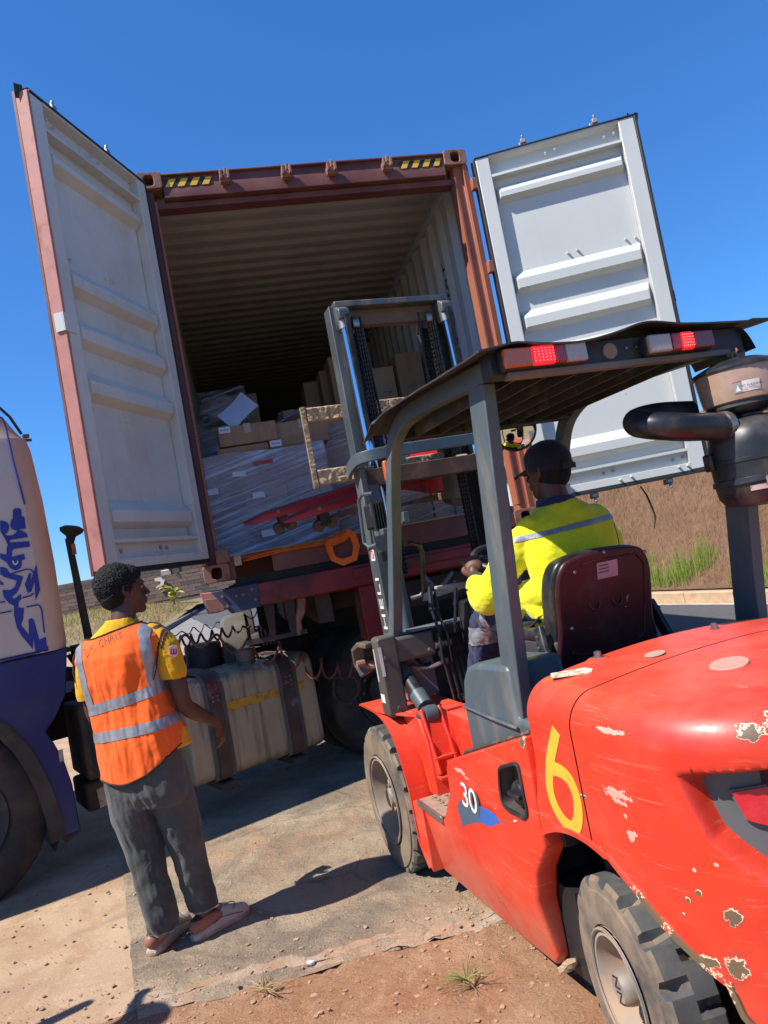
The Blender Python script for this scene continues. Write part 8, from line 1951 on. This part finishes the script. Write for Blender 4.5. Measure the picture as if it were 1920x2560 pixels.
patch(dtr, 'reflective_band', M_sil, dtr, [((0, 0, 1.10), (.75, 0, .65)), ((-.0, 0, 1.14), (.75, 0, .65))], lambda c, e: c.x < -.3 and c.z < 1.2 and .74 - .02 < c.z + c.x * -.0 - .36 < .80 , .003)
patch(dtr, 'reflective_band', M_sil, dtr, [((-.60, 0, 0), (1, 0, 0)), ((-.56, 0, 0), (1, 0, 0))], lambda c, e: -.60 - e < c.x < -.56 + e, .003)
b_ = M(); loft_z(b_, [(-.93, YD + .12, 1.20, .09, .10), (-.86, YD + .14, 1.29, .10, .10)], 0); capsule(b_, [(-.95, .06, 1.30, .08), (-.80, .10, 1.26, .075), (-.70, .13, 1.20, .05)], 14); flesh(b_, 'jacket_hem', M_jac, drv, .006, 3, jac_d)
b_ = M(); capsule(b_, [(-.32, .135, .885, .045), (-.25, .13, .865, .042), (-.17, .12, .855, .038)], 16); capsule(b_, [(-.33, .135, .93, .05), (-.33, .135, .87, .048)], 14); bt_ = flesh(b_, 'boot', pm('dusty_boot', (.22, .17, .12), .8, dirt=(.1, .08, .06), damt=.5, dscale=9), drv, .005, 2)
q = M(); q.tube([(-.30, .155, .93), (-.27, .165, .95), (-.24, .15, .935), (-.27, .14, .92)], .003, 5); q.obj('lace', M_lblk, bt_)
b_ = M(); capsule(b_, [(-.32, -.30, .885, .045), (-.17, -.30, .855, .038)], 16); capsule(b_, [(-.33, -.30, .93, .05), (-.33, -.30, .87, .048)], 14); flesh(b_, 'boot', MATS['dusty_boot'], drv, .005, 2)
for y in (.13, -.30): M().box(-.42, -.10, y - .07, y + .07, .79, .812).obj('foot_rest', M_lblk, fk, bevel=.004); M().box(-.26, -.22, y - .02, y + .02, .46, .79).obj('foot_rest_post', M_lblk, fk)
# seat belt lying beside the driver
q = M(); q.tube([(-1.02, .155, 1.22), (-.95, .21, 1.15), (-.85, .215, 1.13), (-.80, .20, 1.135)], 1, sec=[(-.022, -.002), (.022, -.002), (.022, .002), (-.022, .002)]); q.obj('seat_belt', M_plas, fk); M().box(-.86, -.78, .20, .24, 1.115, 1.15).obj('belt_buckle', M_plas, fk, bevel=.006)
# yellow flowering hedge on the bank wall, far plants
def plant(name, label, cat, x, y, z, n, L_, w_, mats, up=.6, droop=.5, seed=1, group=None, stem=None):
    R_ = random.Random(seed); t = thing(name, label, cat, (x, y, z), 0, group)
    for k in range(n):
        a = R_.uniform(0, 2 * pi); el = R_.uniform(up * .4, up * 1.5); ln = L_ * R_.uniform(.6, 1.15); ww = w_ * R_.uniform(.7, 1.2); P = []
        def F_(u, v): 
            s = u; r_ = ln * s * cos(el); h = ln * s * sin(el) - droop * ln * s * s; wd = ww * sin(pi * min(1, .12 + s * .88)) * (v - .5)
            return (cos(a) * r_ - sin(a) * wd, sin(a) * r_ + cos(a) * wd, h + .15 * abs(v - .5) * ww + stem_h * 1.0)
        stem_h = R_.uniform(.0, stem or .0)
        m_ = M(); m_.grid(F_, 6, 2); m_.obj('leaf', mats[k % len(mats)], t, recalc=False)
    if stem: m_ = M(); m_.tube([(0, 0, -.1), (.02, 0, stem * .5), (0, .02, stem)], [.05 * L_, .04 * L_, .02 * L_], 8); m_.obj('stem', M_wood, t)
    return t
G_ban = leafmat('banana_green', (.16, .26, .04), (.34, .38, .07)); G_bany = leafmat('banana_yellow', (.62, .46, .07), (.5, .45, .12)); G_band = leafmat('dead_leaf', (.30, .22, .14), (.22, .15, .1))
plant('banana_plant', 'yellowing banana plant on the grass beyond the standing man', 'plant', -12.75, 42, .95, 17, 1.15, .34, [G_ban, G_bany, G_ban], .9, .45, 5, None, .8)
plant('banana_plant', 'withered leafy plant on the bank below the right container door', 'plant', 4.95, 15.2, 1.75, 12, .42, .10, [G_band, G_ban, G_band], .7, .5, 8, None, .2)
q = M(); q.prism([(-.35, .55), (.1, .60), (.25, .35), (.35, .4), (.2, 0), (-.35, -.1), (-.3, 0), (0, .1), (.05, .3), (-.3, .38)], 'y', 0, .12); o_ = q.obj('plaster_fragment', pm('pale_plaster', (.62, .56, .48), .9, dirt=(.4, .33, .26), damt=.4, dscale=3)); o_.location = (-15.9, 50.0, 2.15); tag(o_, 'pale broken piece of plaster on the far brown wall', 'plaster')
m_ = M()
HB = Vector((7.55, 12.55, 3.45)); hd = thing('flower_hedge', 'yellow flowering bush hanging over the stone wall beside the air cleaner', 'bush', tuple(HB))
G_hed = leafmat('hedge_green', (.09, .14, .025), (.16, .2, .04)); G_flo = leafmat('hedge_flower', (.75, .50, .02), (.8, .42, .01))
for (nm, mt, n_, s_) in (('foliage', G_hed, 5200, .05), ('flowers', G_flo, 1500, .045)):
    vs, fs = [], []; R_ = random.Random(len(nm))
    for _ in range(n_):
        t = R_.uniform(-3.2, -.1); px_ = -.39 * t + R_.gauss(0, .22); py_ = .92 * t + R_.gauss(0, .22); pz = R_.uniform(-.18, .34) + .12 * sin(t * 3) ; a = Vector((R_.gauss(0, 1), R_.gauss(0, 1), R_.gauss(0, 1))).normalized(); b2 = a.orthogonal().normalized(); c2 = a.cross(b2); k = len(vs); s2 = s_ * R_.uniform(.5, 1.1)
        o2 = Vector((px_, py_, pz)); vs += [o2 - b2 * s2, o2 + c2 * s2 * .5, o2 + b2 * s2, o2 - c2 * s2 * .5]; fs.append((k, k + 1, k + 2, k + 3))
    me = bpy.data.meshes.new(nm); me.from_pydata(vs, [], fs); me.materials.append(mt); o_ = bpy.data.objects.new(nm, me); C.objects.link(o_); o_.parent = hd; o_['kind'] = 'stuff'
# razor wire coil above the wall
pts = []
for k in range(420):
    t = k / 420 * 5 - 5.2; a = k * .62; pts.append((7.9 - .42 * t + .22 * cos(a), 13.3 + .9 * t, 4.18 + .25 * sin(a)))
m_ = M(); m_.tube(pts, .008, 4); tag(m_.obj('razor_wire', M_galv), 'thin coil of razor wire along the top of the bank behind the air cleaner', 'wire')
for k in range(3):
    m_ = M(); m_.cyl((7.9 + .42 * (5 - 2 * k), 13.3 - .9 * (5 - 2 * k), 2.6), (7.9 + .42 * (5 - 2 * k), 13.3 - .9 * (5 - 2 * k), 4.25), .03, n=8); tag(m_.obj('wire_post', M_galv), 'thin steel post of the razor wire, ' + ('nearest one at the right edge', 'middle one behind the air cleaner', 'farthest one of the row')[k], 'post', 'posts of the razor wire')
# bystander left of the frame whose shadow falls on the slab
by = bpy.data.objects.new('person', None); C.objects.link(by)
BX, BY = -2.44, 2.27
by.location = (BX, BY, .03); tag(by, 'bystander out of view at left whose shadow reaches the slab, grey shirt', 'person')
b_ = M(); capsule(b_, [(0, 0, 1.62, .085), (0, 0, 1.68, .09)], 14); capsule(b_, [(0, 0, 1.55, .05), (0, 0, 1.42, .06)], 12); loft_z(b_, [(0, 0, .85, .15, .11), (0, 0, 1.1, .15, .1), (0, 0, 1.35, .19, .11), (0, 0, 1.44, .1, .08)])
for s_ in (1, -1): capsule(b_, [(s_ * .19, 0, 1.38, .05), (s_ * .30, .0, 1.15, .045), (s_ * .22, .15, 1.28, .035), (s_ * .12, .25, 1.45, .03)], 12); capsule(b_, [(s_ * .09, 0, .86, .09), (s_ * .1, 0, .45, .06), (s_ * .1, 0, .06, .05), (s_ * .1, .15, .03, .035)], 12)
flesh(b_, 'body', M_trou, by, .01, 3)
